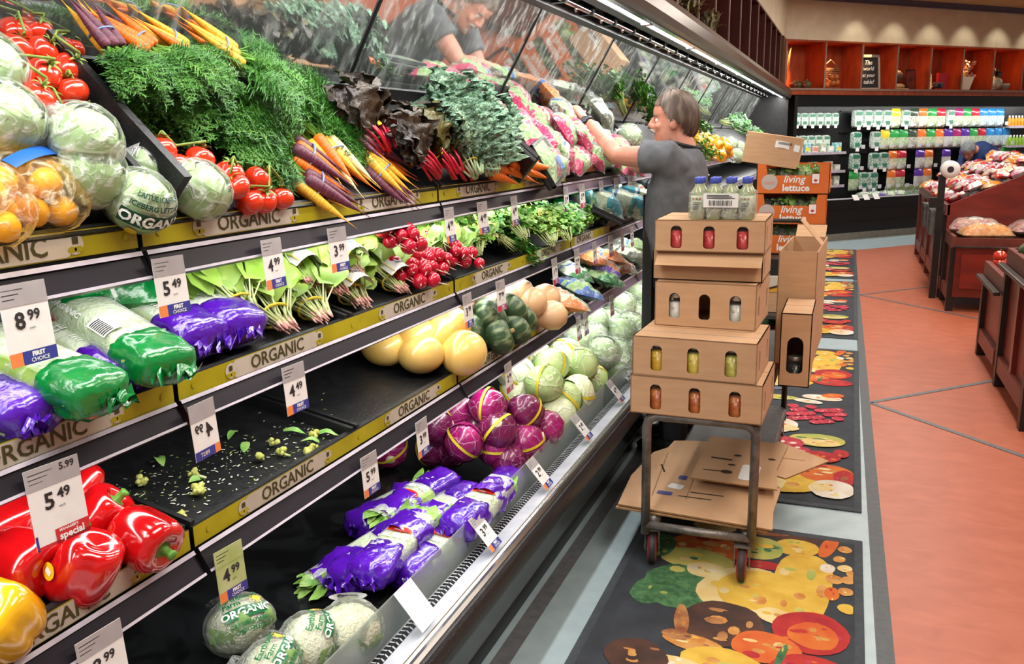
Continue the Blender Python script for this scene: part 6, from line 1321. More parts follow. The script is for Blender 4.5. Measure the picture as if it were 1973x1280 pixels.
thing('carton', mb, [CARD], 'plain carton with a torn white label, tilted on top of the lettuce crates', 'carton', T(-.655, 7.60, 1.375) @ R('Y', 9), None, [Node('torn_label', lb, [G['white'], G['ink']])])

# ================================================================ wooden display tables on the right
WOOD = M('mahogany', '#72261a', '#5b1c14', 5, .35, stretch=(1, 1, 6), coat=.25, lo=.3, hi=.7, distort=.4); WOODH = M('mahogany_worn_edge', '#7d4034', '#6d352b', 10, .4, stretch=(1, .3, 1)); WOODP = M('mahogany_panel', '#84291c', '#6b2117', 4, .4, stretch=(1, 1, 5), coat=.15)
BLKW = M('black_stained_post', '#16110f', '#221916', 20, .4)
def table(ya, yb, x0, x1, zt, posts, rail=True, front=False):
    k = []; mb = MB(); mb.box((x0 + .02, ya + .02, .14), (x1, yb - .02, zt - .06), 0); k.append(Node('body_panel', mb, [WOODP]))
    mb = MB(); mb.box((x0 - .005, ya, zt - .075), (x0 + .03, yb, zt + .035), 0); mb.box((x0 + .03, ya, zt - .075), (x1, ya + .03, zt + .02), 0); mb.box((x0 + .03, yb - .03, zt - .075), (x1, yb, zt + .02), 0); k.append(Node('top_rim', mb, [WOODH]))
    mb = MB(); mb.box((x0 + .03, ya + .03, zt - .06), (x1, yb - .03, zt - .045), 0); k.append(Node('tray_floor', mb, [BLK]))
    mb = MB(); mb.box((x0 - .008, ya + .05, .10), (x0 + .045, yb - .05, .205), 0); k.append(Node('bottom_rail', mb, [WOODH]))
    for y in posts: mb = MB(); mb.box((x0 - .012, y - .035, 0), (x0 + .05, y + .035, zt - .07), 0); k.append(Node('post', mb, [BLKW]))
    for a, b in zip(posts, posts[1:]):
        ym = (a + b) / 2
        if b - a > .7: mb = MB(); mb.box((x0 - .004, ym - .03, .1), (x0 + .04, ym + .03, zt - .07), 0); k.append(Node('stile', mb, [WOOD]))
    for y in (ya + .05, yb - .05): mb = MB(); mb.box((x1 - .08, y - .03, 0), (x1, y + .03, .15), 0); k.append(Node('back_leg', mb, [BLKW]))
    if rail: mb = MB(); mb.bbox((x0 - .055, ya, zt - .085), (x0 - .012, yb, zt - .06), .006, 0); k.append(Node('bumper_rail', mb, [M('worn_bumper', '#4a4340', '#38322f', 12, .35, metal=.4)]))
    return k
spawn(Node('display_table', None, (), table(5.14, 6.14, .955, 2.2, .86, [5.18, 6.10])), None, 'nearest wooden display table, tall, at the right edge', 'display table')
spawn(Node('display_table', None, (), table(6.18, 7.02, .955, 2.2, .66, [6.98])), None, 'low wooden display table with tomatoes, behind the nearest one', 'display table')
for i in range(9):
    px, py = [(1908, 500), (1925, 492), (1915, 515), (1935, 503), (1925, 520), (1948, 490), (1903, 512), (1940, 520), (1955, 505)][i]
    p = on_z(px, py, .70 + .045 * (i % 2 + (i > 4)))
    p = V((min(max(p.x, 1.03), 1.6), min(max(p.y, 6.26), 6.94), .655 + .035 + .05 * (i % 3 == 1)))
    mb = MB(); mb.ball((0, 0, 0), (.046, .046, .04), 16, 10, 0, lambda d: 1 + .03 * math.cos(5 * math.atan2(d.y, d.x))); c = MB(); c.tube([(0, 0, .035), (.003, 0, .05)], .004, 6)
    thing('tomato', mb, [G['tom']], 'red tomato on the low table, %s of the heap' % ORD[i], 'tomato', T(*p), 'tomatoes on the low table', [Node('calyx', c, [G['vine']])])
for i, (x, y) in enumerate([(1.07, 5.9), (1.18, 5.7), (1.08, 5.5), (1.25, 6.0)]):
    spawn(KBN[i % 3], T(x, y, .90) @ R('X', 30 * i) @ S(1.25), 'dark green squash on the nearest table, %s of the row' % ORD[i], 'squash', 'dark green squash on the table')
# far double table: low end facing the viewer, sloping bin behind
k = table(8.68, 9.34, .90, 2.6, .66, [8.72, 9.30], False)
mb = MB(); mb.box((.93, 8.66, .14), (2.6, 8.70, .585), 0); mb.box((.98, 8.65, .22), (2.5, 8.665, .54), 1); k.append(Node('front_panel', mb, [WOOD, WOODP]))
mb = MB(); mb.tube([(.90, 8.645, .6), (2.6, 8.645, .6)], .010, 8); k.append(Node('front_rail', mb, [_M['worn_bumper']]))
spawn(Node('display_table', None, (), k), None, 'low end of the far wooden table with bags of red onions', 'display table')
def onion_bag(v, inn):
    n = pillow('produce_bag', v, .42, .30, .17, [M('net_' + inn, *{'red': ('#b0526a', '#e0b8a0'), 'orange': ('#ef8a2a', '#f6b766')}[inn], 22, .4, bump=.8, bscale=40), G['white'], G['redlab']], lambda u, q: 1 if .35 < u < .65 and q > .35 else 0, (16, 12), .03); return filmed(n, v, .42, .30, .17)
spawn(onion_bag(1, 'orange'), T(1.18, 8.90, .70) @ R('Z', 8), 'net bag with orange ends on the low end of the far table', 'produce bag')
spawn(onion_bag(2, 'red'), T(1.12, 9.12, .73) @ R('Z', -5), 'net bag of reddish onions behind the orange-ended bag', 'produce bag')
spawn(onion_bag(3, 'red'), T(1.62, 9.10, .72) @ R('Z', 12), 'net bag of reddish onions at the right edge of the photo', 'produce bag')
k = []; z0, z1, xa, xb = .93, 1.32, .90, 1.75
mb = MB(); mb.poly([(xa, 9.36, .10), (xb + .8, 9.36, .10), (xb + .8, 9.36, z1 + .12), (xb, 9.36, z1), (xa, 9.36, z0)], 0); mb.poly([(xa, 9.39, .10), (xb + .8, 9.39, .10), (xb + .8, 9.39, z1 + .12), (xb, 9.39, z1), (xa, 9.39, z0)][::-1], 0)
mb.poly([(xa, 9.36, z0), (xb, 9.36, z1), (xb, 9.39, z1), (xa, 9.39, z0)], 1); k.append(Node('side_panel', mb, [WOODP, M('red_edge_band', '#b3202c', None, rough=.4)]))
mb = MB(); mb.poly([(xa, 9.39, z0 - .06), (xb, 9.39, z1 - .06), (xb, 13.0, z1 - .06), (xa, 13.0, z0 - .06)][::-1], 0); mb.box((xa, 9.39, .14), (xa + .03, 13, z0 - .02), 1); mb.box((xb, 9.39, .14), (xb + .03, 13, z1 - .05), 1); k.append(Node('sloping_bin', mb, [BLK, WOODP]))
mb = MB(); mb.box((xa - .02, 9.36, .10), (xa + .04, 13, .22), 0); k.append(Node('bottom_rail', mb, [WOODH])); mb = MB(); mb.box((xa - .02, 9.36, z0 - .1), (xa + .02, 13, z0), 0); k.append(Node('top_rim', mb, [WOODH]))
for y in (9.45, 10.3, 11.15, 12.0, 12.9): mb = MB(); mb.box((xa - .025, y - .035, 0), (xa + .04, y + .035, z0 - .1), 0); k.append(Node('post', mb, [WOODH if y > 9.5 else BLKW]))
spawn(Node('display_table', None, (), k), None, 'far wooden table with a sloping bin heaped with red and orange bags', 'display table')
for i, (y, z) in enumerate(((9.75, .74), (10.15, .76), (10.6, .74))):
    mb = MB(); mb.box((-.10, -.16, -.13), (0, .16, .11), 0); mb.box((-.104, -.17, .09), (.0, .17, .12), 0); thing('bag_holder', mb, [FILM('holder_plastic', '#cfd2d2', .35, .6, 8, .3, .5, '#b9bdbd')], 'clear plastic holder on the side of the far table, %s from the post' % ORD[i], 'holder', T(.875, y, z), 'clear plastic holders')
mb = MB(); mb.box((-.03, -.03, 0), (.03, .03, 1.22), 0); mb.box((-.1, -.035, .9), (.03, .035, 1.0), 0); mb.tube([(-.02, 0, 1.2), (.16, 0, 1.27)], .012, 8, 0)
ro = MB(); ro.lathe([(.03, -.06), (.085, -.06), (.085, .06), (.03, .06)], 24, 0, R('X', 90)); ro.lathe([(.028, -.062), (.030, -.062), (.030, .062), (.028, .062)], 20, 1, R('X', 90)); ro.add(disc(0, 0, .03), T(0, -.063, 0) @ R('X', 90), 1)
spawn(Node('bag_stand', mb, [BLKW], [Node('bag_roll', ro, [G['white'], G['ink']]).at(T(.06, 0, 1.27))]), T(.83, 9.38, 0), 'black post with a white roll of bags beside the far table', 'bag stand')
CBN = [pillow('snack_bag', 200 + i, .2, .15, .09, [M('bag_%d' % i, a, b, 12, .25, bump=.4, bscale=30, coat=.5, lo=.45, hi=.55), G['white'], M('bagc_%d' % i, c_, None, rough=.3)], lambda u, q: 2 if u > .72 else (1 if .3 < u < .5 and q < .6 else 0), (10, 8), .02) for i, (a, b, c_) in enumerate([('#c9303a', '#e8d6cf', '#c9202a'), ('#e9923a', '#f3d9b0', '#c92a2a'), ('#e6dfe0', '#c98aa0', '#b8282f'), ('#a83a4a', '#efe0dc', '#e8a03a'), ('#f0eae8', '#d94a4a', '#8a2a5a')])]
k = 0
for iy in range(9):
    for ix in range(6):
        y = 9.55 + iy * .38 + U(-.08, .08); t = (ix + .5) / 6 + U(-.04, .04); z = z0 - .06 + (z1 - z0) * t + .06 + .05 * (k % 2)
        spawn(CBN[(k * 7 + ix) % 5], T(xa + (xb - xa) * t, y, z) @ R('Y', -24) @ R('Z', U(0, 180)) @ R('X', U(-25, 25)), 'bag in the sloping bin, row %s from the front, %s up the slope' % (['one', 'two', 'three', 'four', 'five', 'six', 'seven', 'eight', 'nine'][iy], ORD[ix]), 'snack bag', 'bags heaped in the sloping bin'); k += 1

# ================================================================ back wall: cubbies over a long cooler
CUBW = M('cubby_wood', '#a34a26', '#8a3a1a', 4, .4, stretch=(3, 3, 1), coat=.15); CUBE_ = M('cubby_edge', '#96786a', '#866a5e', 20, .5); DKW = M('dark_redwood', '#4f1710', '#431209', 5, .4, stretch=(3, 3, 1), coat=.2)
k = []; SD = [-.97 + .0 * 0] + [-.212 + .7425 * i for i in range(9)]; B0, B1 = 2.31, 2.985
mb = MB(); mb.box((-1.0, .40, B0), (6.0, .42, B1), 0); k.append(Node('back_board', mb, [CUBW]))
mb = MB(); mb.box((-1.0, -.03, 2.215), (6.0, .42, B0), 0); mb.box((-1.0, -.04, B0 - .03), (6.0, .0, B0), 1); k.append(Node('bottom_shelf', mb, [CUBW, CUBE_]))
mb = MB(); mb.box((-1.0, -.02, B1 - .02), (6.0, .42, B1 + .005), 0); k.append(Node('top_board', mb, [CUBW]))
for s_ in SD: mb = MB(); mb.box((s_ - .012, 0, B0), (s_ + .012, .41, B1 - .02), 0); mb.box((s_ - .014, -.006, B0), (s_ + .014, .004, B1 - .02), 1); k.append(Node('divider', mb, [CUBW, CUBE_]))
spawn(Node('wall_cubbies', None, (), k), BW, 'row of dark red wooden cubbies above the back cooler', 'wall shelf')
k = []; mb = MB(); mb.box((-1.42, -2, 2.33), (-1.38, 13.0, 2.985), 0); k.append(Node('back_board', mb, [DKW]))
mb = MB(); mb.box((-1.38, -2, 2.33), (-1.0, 13.2, 2.345), 0); mb.box((-1.38, -2, 2.965), (-1.0, 13.2, 2.985), 0); k.append(Node('shelf_board', mb, [DKW]))
y = 3.0
while y < 13.2: mb = MB(); mb.box((-1.38, y - .01, 2.345), (-1.0, y + .01, 2.965), 0); mb.box((-1.004, y - .012, 2.345), (-.995, y + .012, 2.965), 1); k.append(Node('divider', mb, [DKW, CUBE_])); y += .74
mb = MB(); mb.box((-1.05, 12.95, 2.33), (-.985, 13.38, 2.985), 0); k.append(Node('corner_post', mb, [M('brown_corner_post', '#6b4630', '#5e3c29', 8, .5)]))
spawn(Node('wall_cubbies', None, (), k), None, 'dark red wooden cubbies running above the long produce case', 'wall shelf')
for i, s_ in enumerate(SD[:8]):
    l = bpy.data.lights.new('cubby_lamp_light', 'SPOT'); l.energy = 90; l.color = (1, .55, .22); l.spot_size = 1.35; l.spot_blend = .35; l.shadow_soft_size = .03
    o = bpy.data.objects.new('cubby_lamp_light', l); COL.objects.link(o); p = bw(s_ + .30, -.12, B1 - .04); o.location = p; o.rotation_euler = (bw(s_ + .12, -.40, B0 + .22) - p).to_track_quat('-Z', 'Y').to_euler()
for i in range(7):
    s_ = .35 + i * 1.28 * .62; spot('downlight', bw(s_, .46, 3.60), bw(s_, -.02, 2.5), 13, 1.25, .7, (1, .93, .78), .03)
def cub(i, off, d, z=0): return BW @ T((SD[i] + off), d, B0 + z)
# what stands in the cubbies
mb = MB()
for i in range(26): a = U(-1, 1); mb.tube([(a * .02, U(-.02, .02), 0), (a * .06, U(-.02, .02), .3), (a * .11 + U(-.03, .03), U(-.04, .04), U(.45, .6))], [.005, .004, .001], 5)
thing('corn_husks', mb, [M('dry_husk', '#a8742a', '#7d5420', 20, .8)], 'dried corn husks standing in the first cubby from the left', 'dried plant', cub(0, .12, .14))
for i, (x, y, r_) in enumerate(((.28, .12, .06), (.38, .16, .07), (.46, .10, .055), (.55, .15, .075))):
    mb = MB(); mb.ball((0, 0, r_ * .8), (r_, r_, r_ * .8), 18, 12, 0, lambda d: 1 + .06 * math.cos(8 * math.atan2(d.y, d.x))); mb.tube([(0, 0, r_ * 1.5), (.01, 0, r_ * 1.9)], .008, 6, 1)
    thing('gourd', mb, [M('gourd_%d' % (i % 2), ('#5a2a1a', '#3f4a2a')[i % 2], ('#7a4020', '#59603a')[i % 2], 9, .5), G['cork']], 'small dark gourd in the first cubby, %s from the husks' % ORD[i], 'gourd', cub(0, x, y), 'gourds in the first cubby')
k = []; mb = MB()
for j in range(9): q = .10 + .035 * math.sin(PI * j / 8) + .0; mb.tube([V((q * 1.25 * math.cos(a), q * .8 * math.sin(a), .02 + j * .035)) for a in [2 * PI * t / 20 for t in range(21)]], .007, 5)
mb.tube([(-.16, 0, .12), (-.18, 0, .3), (0, 0, .43), (.18, 0, .3), (.16, 0, .12)], .008, 6)
spawn(Node('wicker_basket', mb, [M('wicker', '#8a6a4a', '#5f452c', 40, .8)]), cub(1, .27, .17), 'round wicker basket with an open weave in the second cubby', 'basket')
for i, (x, z) in enumerate(((-.09, .09), (.0, .085), (.08, .09), (-.04, .17), (.05, .17), (-.12, .05))):
    mb = MB(); mb.ball((0, 0, 0), .048, 14, 10, 0, lambda d: 1 + .05 * math.cos(7 * math.atan2(d.y, d.x))); thing('mini_pumpkin', mb, [M('pumpkin_orange', '#c9661c', '#b3540f', 9, .5)], 'little orange pumpkin in the wicker basket, %s of six' % ORD[i], 'pumpkin', cub(1, .27 + x, .10, z), 'pumpkins in the basket')
k = []; mb = MB(); mb.box((-.2, 0, 0), (.2, .02, .5), 0); fr = MB()
for lo, hi in (((-.22, -.012, -.01), (-.185, .03, .52)), ((.185, -.012, -.01), (.22, .03, .52)), ((-.22, -.012, -.02), (.22, .03, .02)), ((-.22, -.012, .48), (.22, .03, .52))): fr.box(lo, hi, 0)
tx = MB()
for t_, z_, sz in (('The', .40, .095), ('world', .31, .085), ('at your', .21, .08), ('table!', .11, .09)): tx.add(text_mb(t_, sz, .0008, 'CENTER', .3), T(0, -.004, z_) @ R('X', 90), 0)
spawn(Node('chalkboard_sign', mb, [M('chalkboard', '#1d1c1c', '#292727', 6, .8)], [Node('frame', fr, [M('pale_frame', '#a89c8c', None, rough=.6)]), Node('lettering', tx, [M('chalk', '#e9e6e0', None, rough=.8)])]), cub(2, .25, .08) @ R('X', -6) @ R('Z', -6), 'black chalkboard with white hand lettering leaning in the third cubby', 'sign')
mb = MB(); mb.ball((0, 0, .05), (.15, .11, .05), 18, 10, 0); mb.box((-.17, -.10, 0), (.17, .10, .02), 0)
thing('bread_basket', mb, [M('straw_basket', '#c9a06a', '#a5804c', 30, .8)], 'straw bread basket at the left of the fourth cubby', 'basket', cub(3, .18, .15))
mb = MB(); mb.ball((0, 0, .10), (.15, .11, .10), 20, 14, 0, lambda d: 1 + .15 * noise.noise(d * 5)); thing('moss_ball', mb, [M('dried_moss', '#3f342a', '#5c4c3a', 30, .9, bump=1, bscale=60)], 'dark ball of dried moss on the straw basket', 'decoration', cub(3, .15, .17, .10))
mb = MB(); mb.box((-.11, 0, 0), (.11, .02, .32), 0); mb.box((-.09, -.004, .02), (.09, 0, .30), 1); thing('picture_frame', mb, [BLKW, M('dark_photo', '#3a1410', '#7a2a1e', 9, .4)], 'dark framed picture at the right of the fourth cubby', 'picture', cub(3, .48, .12) @ R('X', -8))
mb = MB(); mb.box((-.10, 0, 0), (.10, .02, .28), 0); mb.box((-.085, -.004, .02), (.085, 0, .26), 1); thing('picture_frame', mb, [BLKW, M('pale_photo', '#d9cdbd', '#7a6a5a', 8, .4)], 'pale framed picture at the left of the fifth cubby', 'picture', cub(4, .15, .14) @ R('X', -8))
mb = MB(); mb.bbox((-.12, 0, 0), (.12, .05, .27), .004, 0); thing('red_box', mb, [M('red_card', '#a31626', None, rough=.4)], 'flat bright red box in the fifth cubby', 'box', cub(4, .47, .12))
mb = MB()
for i in range(22): mb.ball((U(-.1, .1), U(-.05, .05), .03 + U(0, .07)), .026, 10, 7, 0)
thing('grape_bunch', mb, [M('dark_grapes', '#252a2c', '#3a4144', 20, .3)], 'dark grape bunch in front of the pale picture, fifth cubby', 'decoration', cub(4, .28, .08))
k = []; mb = MB(); mb.loft([[V((sx * a, sy * a * .6, z)) for sx, sy in ((-1, -1), (1, -1), (1, 1), (-1, 1))] for a, z in ((.09, .12), (.15, .34))], 0, False)
fl = MB()
for i in range(40): p = V((U(-.16, .22), U(-.06, .06), U(.34, .60))); fl.tube([(0, 0, .3), p], .003, 4, 1); leaf(fl, p, V((U(-1, 1), U(-1, 1), U(-.3, 1))), (0, -1, .3), .07, .04, .2, .3, 4, 2, 0)
spawn(Node('flower_pot', mb, [M('cream_pot', '#e9dfcb', None, rough=.5)], [Node('flowers', fl, [M('dusty_flower', '#c98a78', '#8a5a4a', 30, .7), G['cork']])]), cub(5, .27, .18, -.12), 'square cream pot with dusty pink dried flowers in the sixth cubby', 'plant pot')
mb = MB(); mb.box((-.03, 0, 0), (.03, .10, .30), 0)
for i in range(5): mb.add(disc(0, 0, .016), T((i % 2 - .5) * .03, -.002, .05 + i * .05) @ R('X', 90), 1)
thing('spotted_card', mb, [G['white'], G['ink']], 'white card with black spots at the left of the seventh cubby', 'card', cub(6, .07, .08))
mb = MB(); mb.ball((0, 0, .12), (.13, .1, .12), 18, 12, 0, lambda d: 1 + .2 * noise.noise(d * 4)); thing('paper_bundle', mb, [M('grey_paper', '#b9b3a2', '#8f8a7a', 12, .8)], 'crumpled grey paper bundle in the seventh cubby', 'decoration', cub(6, .28, .15))
mb = MB()
for i in range(30): leaf(mb, (0, 0, .2), V((U(-1, 1), U(-1, .2), U(-.2, 1))), (0, -1, .2), U(.08, .15), .05, .2, .3, 4, 2, 0)
thing('dark_leaves', mb, [M('dark_dry_leaf', '#2f2a26', '#4a4038', 20, .8)], 'sprig of dark leaves above the grey paper bundle', 'decoration', cub(6, .22, .14, .05))
mb = MB(); mb.lathe([(.03, 0), (.07, .08), (.075, .12), (.065, .12)], 16); thing('small_pot', mb, [M('grey_pot', '#9a948a', None, rough=.6)], 'small grey bowl at the right of the seventh cubby', 'bowl', cub(6, .50, .12))
for px, py, dy in ((1345, 15, 0), (1385, 45, .5)):
    p = on_x(px, py, -.96); mb = MB()
    for i in range(60): leaf(mb, (U(-.05, .05), U(-.16, .16), U(-.05, .05)), V((U(-1, 1), U(-1, 1), U(0, 1))), (0, 0, 1), U(.06, .11), .03, .2, .3, 4, 2, 0)
    thing('dried_garland', mb, [M('garland', '#6d6a4c', '#a09a74', 40, .9)], 'dried leafy garland on top of the case canopy, %s' % ('nearer one' if not dy else 'farther one'), 'garland', T(p.x - .06, p.y, 2.41))
# the cooler under the cubbies
k = []; mb = MB(); mb.box((-.75, .0, .11), (6.2, .30, .50), 0); mb.box((-.75, -.012, .27), (6.2, 0, .285), 0); k.append(Node('lower_front', mb, [BLKS]))
mb = MB(); mb.box((-.75, -.01, 0), (6.2, .2, .11), 0); k.append(Node('kick_plate', mb, [M('tan_kick', '#7f776a', '#746c60', 12, .5)]))
mb = MB(); mb.box((-.75, -.02, .50), (6.2, .02, .64), 0); mb.box((-.75, -.025, .64), (6.2, .04, .655), 1); k.append(Node('front_lip', mb, [BLKS, CHANNEL]))
mb = MB(); mb.box((-.75, .02, .56), (6.2, .62, .60), 0); mb.box((-.75, .60, .6), (6.2, .62, 2.2), 0); mb.box((-.78, -.02, 0), (-.72, .62, 2.2), 0); k.append(Node('cabinet', mb, [BLK]))
mb = MB(); mb.box((-.78, -.0, 2.045), (6.2, .06, 2.215), 0); mb.box((-.78, .06, 2.14), (6.2, .62, 2.2), 0); k.append(Node('top_fascia', mb, [BLKS]))
mb = MB(); mb.tube([V((-.6, .10, 2.10)), V((6.0, .10, 2.10))], .014, 8); k.append(Node('cooler_lamp', mb, [LAMP]))
for z in (1.36, 1.07, .84): mb = MB(); mb.box((-.7, .30, z - .02), (.62, .60, z), 0); mb.box((-.7, .285, z - .03), (.62, .30, z + .012), 1); k.append(Node('shelf', mb, [CHANNEL, RAILE]))
for z in (1.72, 1.38, 1.06): mb = MB(); mb.box((4.55, .36, z - .02), (6.1, .60, z), 0); mb.box((4.55, .345, z - .03), (6.1, .36, z + .012), 1); k.append(Node('shelf', mb, [CHANNEL, RAILE]))
PZ = [1.755, 1.415, 1.075, .765, .53]
for r_ in range(4): mb = MB(); mb.box((.75, .575, PZ[r_] + .24), (4.5, .60, PZ[r_] + .255), 0); k.append(Node('peg_bar', mb, [BLKS]))
spawn(Node('wall_cooler', None, (), k), BW, 'long black open cooler hung with packaged salads along the back wall', 'cooler')
o = area('cooler_lamp_light', bw(2.6, -.13, 2.09), (0, 0, 0), 6.4, .06, 34, (1, .99, .98)); o.rotation_euler = (Matrix.Rotation(math.atan2(BU.y, BU.x), 4, 'Z') @ Matrix.Rotation(math.radians(18), 4, 'X')).to_euler()
def clam(c1, c2):
    mb = MB(); mb.loft([[V((x * a, -y_, z * b + .125)) for x, z in [(.085 * math.copysign(abs(math.cos(t)) ** .4, math.cos(t)), .122 * math.copysign(abs(math.sin(t)) ** .4, math.sin(t))) for t in [2 * PI * j / 20 for j in range(20)]]] for a, b, y_ in ((1, 1, 0), (1, 1, .03), (.9, .93, .06))], 0, False)
    mb.add(rrect(-.065, .17, .13, .05, .01), T(0, -.0625, 0) @ R('X', 90), 1); mb.add(rrect(-.045, .04, .09, .05, .01), T(0, -.0625, 0) @ R('X', 90), 1); mb.add(rrect(-.035, -.03, .07, .05, .004), T(0, -.066, 0) @ R('X', 90), 2)
    return Node('salad_clamshell', mb, [M('clam' + c1, c1, '#dfe6dc', 48, .25, lo=.36, hi=.66, coat=.5), M('clamp' + c2, c2, None, rough=.4), G['white']])
def pouch(c1, c2):
    n = pillow('salad_pouch', sum(map(ord, c1 + c2)) % 97, .275, .182, .08, [M('po' + c1, c1, None, rough=.25, coat=.4), M('poc' + c2, c2, '#dfe6d4', 40, .35, lo=.35, hi=.65), G['white']], lambda u, q: 0 if u > .55 else (2 if .04 < u < .2 and .25 < q < .75 else 1), (10, 8), .012); return n
KINDS_ = {'W': clam('#93a89a', '#4f7f68'), 'T': clam('#4f8a74', '#2f7a62'), 'G': clam('#7f9a72', '#8c9a5a'), 'Y': pouch('#dfc52e', '#a8b85a'), 'g': pouch('#2f9a4a', '#8cb86a'), 'O': pouch('#e0702a', '#c9b08a'), 'R': pouch('#b8283a', '#8aa06a'), 'P': pouch('#5a2f9a', '#b9b0c0'), 'B': pouch('#2f86c9', '#7fb0c9'), 'D': pouch('#3a4a3a', '#8a7a72'), 'M': pouch('#a02a6a', '#9ab07a')}
ROWS_ = ['WWWWYWDOgRWMgRBBB', 'T.WYggDOgOPMPgRBBB', 'T.TTOR.PO.P.POMRRgg', 'gTT.OR.PO.PMg.', '..T.GGGGRRD']
KN = {'W': 'white salad clamshell', 'T': 'green-printed salad clamshell', 'G': 'clear herb clamshell', 'Y': 'yellow-topped salad pouch', 'g': 'green salad pouch', 'O': 'orange-topped salad pouch', 'R': 'red-topped salad pouch', 'P': 'purple-topped salad pouch', 'B': 'blue salad pouch', 'D': 'dark salad pouch', 'M': 'magenta-topped salad pouch'}
hold = MB(); hold.box((-.035, -.012, -.03), (.035, 0, .03), 0); HOLD = Node('shelf_label', hold, [M('shelf_label_white', '#d9d9de', '#c9c9d0', 20, .4)])
for r_, row in enumerate(ROWS_):
    z = PZ[r_]; j = 0
    for c_, ch in enumerate(row):
        s_ = .98 + c_ * .2135
        if ch != '.':
            mw = (BW @ T(s_, .48, z - .02) if ch in 'WTG' else BW @ T(s_, .45, z + .125) @ R('X', 90) @ R('Z', 90)) @ S(1.14)
            spawn(KINDS_[ch], mw, '%s, %s from the left in the %s hanging row' % (KN[ch], ORD[j], ['top', 'second', 'third', 'fourth', 'lowest'][r_]), 'salad pack', 'packaged salads in the back cooler'); j += 1
        spawn(HOLD, BW @ T(s_ + .07, .36, z + .02), 'small white shelf label on a peg, %s in the %s hanging row' % (ORD[c_], ['top', 'second', 'third', 'fourth', 'lowest'][r_]), 'label', 'shelf labels in the back cooler')
bx = [MB() for _ in range(4)]
for i, b in enumerate(bx): b.bbox((-.06, -.05, 0), (.06, .05, .10 + .05 * (i % 2)), .008, 0); b.box((-.045, -.052, .03), (.045, -.05, .08), 1)
BXN = [Node('salad_tub', b, [M('tub_%d' % i, c1, c2, 20, .3), M('tubl_%d' % i, c3, None, rough=.4)]) for i, (b, c1, c2, c3) in enumerate(zip(bx, ('#d9ddd6', '#9ab08a', '#e4d0d0', '#3fb0b8'), ('#b9c4b0', '#d9e0d0', '#c9b0a8', '#d9e8e8'), ('#f0f0ea', '#f2f2ee', '#d98a6a', '#e9d94a')))]
for zi, z in enumerate((1.765, 1.50 - .08, 1.36, 1.07, .84)):
    for i in range(8):
        s_ = -.60 + i * .16; q = KINDS_['W'] if zi < 2 else BXN[(i * 3 + zi) % 4]
        if zi == 1 and i > 6: continue
        spawn(q, BW @ T(s_, .5 if zi < 2 else .40, z) @ S(.85 if zi < 2 else 1), '%s at the far left of the back cooler, %s on its %s level' % ('clear salad clamshell' if zi < 2 else 'small salad tub', ORD[i], ['top', 'second', 'third', 'fourth', 'fifth'][zi]), 'salad pack', 'packages at the left of the back cooler')
bo = MB(); bo.lathe([(.001, 0), (.032, 0), (.033, .01), (.033, .12), (.015, .16), (.014, .19), (.001, .19)], 12, 0, None, None, True, lambda i, j: 1 if i > 3 else 0)
for zi, z in enumerate((1.72, 1.38, 1.06)):
    for i in range(9):
        n = Node('juice_bottle', bo, [M('juice%d' % ((i * 5 + zi) % 5), ('#d9902a', '#8ab03a', '#c93a3a', '#e9d94a', '#4a7ac9')[(i * 5 + zi) % 5], None, rough=.3), G['white']])
        spawn(n, BW @ T(4.62 + i * .085, .42, z), 'small juice bottle on the %s shelf at the right of the back cooler, %s along' % (['upper', 'middle', 'lower'][zi], ORD[i]), 'bottle', 'juice bottles in the back cooler')
for i in range(4):
    spawn(filmed(salad_bag(300 + i, ('film2', 'ppurp', 'film2', 'pgreen')[i], 'slaw', .3, .22, .1), 300 + i, .3, .22, .1), BW @ T(1.0 + i * .25, .22, .66) @ R('Z', 60 + i * 30), 'bag of greens lying in the bottom of the back cooler, %s along' % ORD[i], 'salad bag', 'bags in the bottom of the back cooler')
for i in range(3):
    mb = MB(); mb.box((-.06, -.002, -.05), (.06, .0, .05), 0); thing('shelf_card', mb, [G['white']], 'white card on the lip of the back cooler, %s from the lettuce crates' % ORD[i], 'label', BW @ T(.55 + i * .22, -.03, .66) @ R('X', -35), 'white cards on the cooler lip')
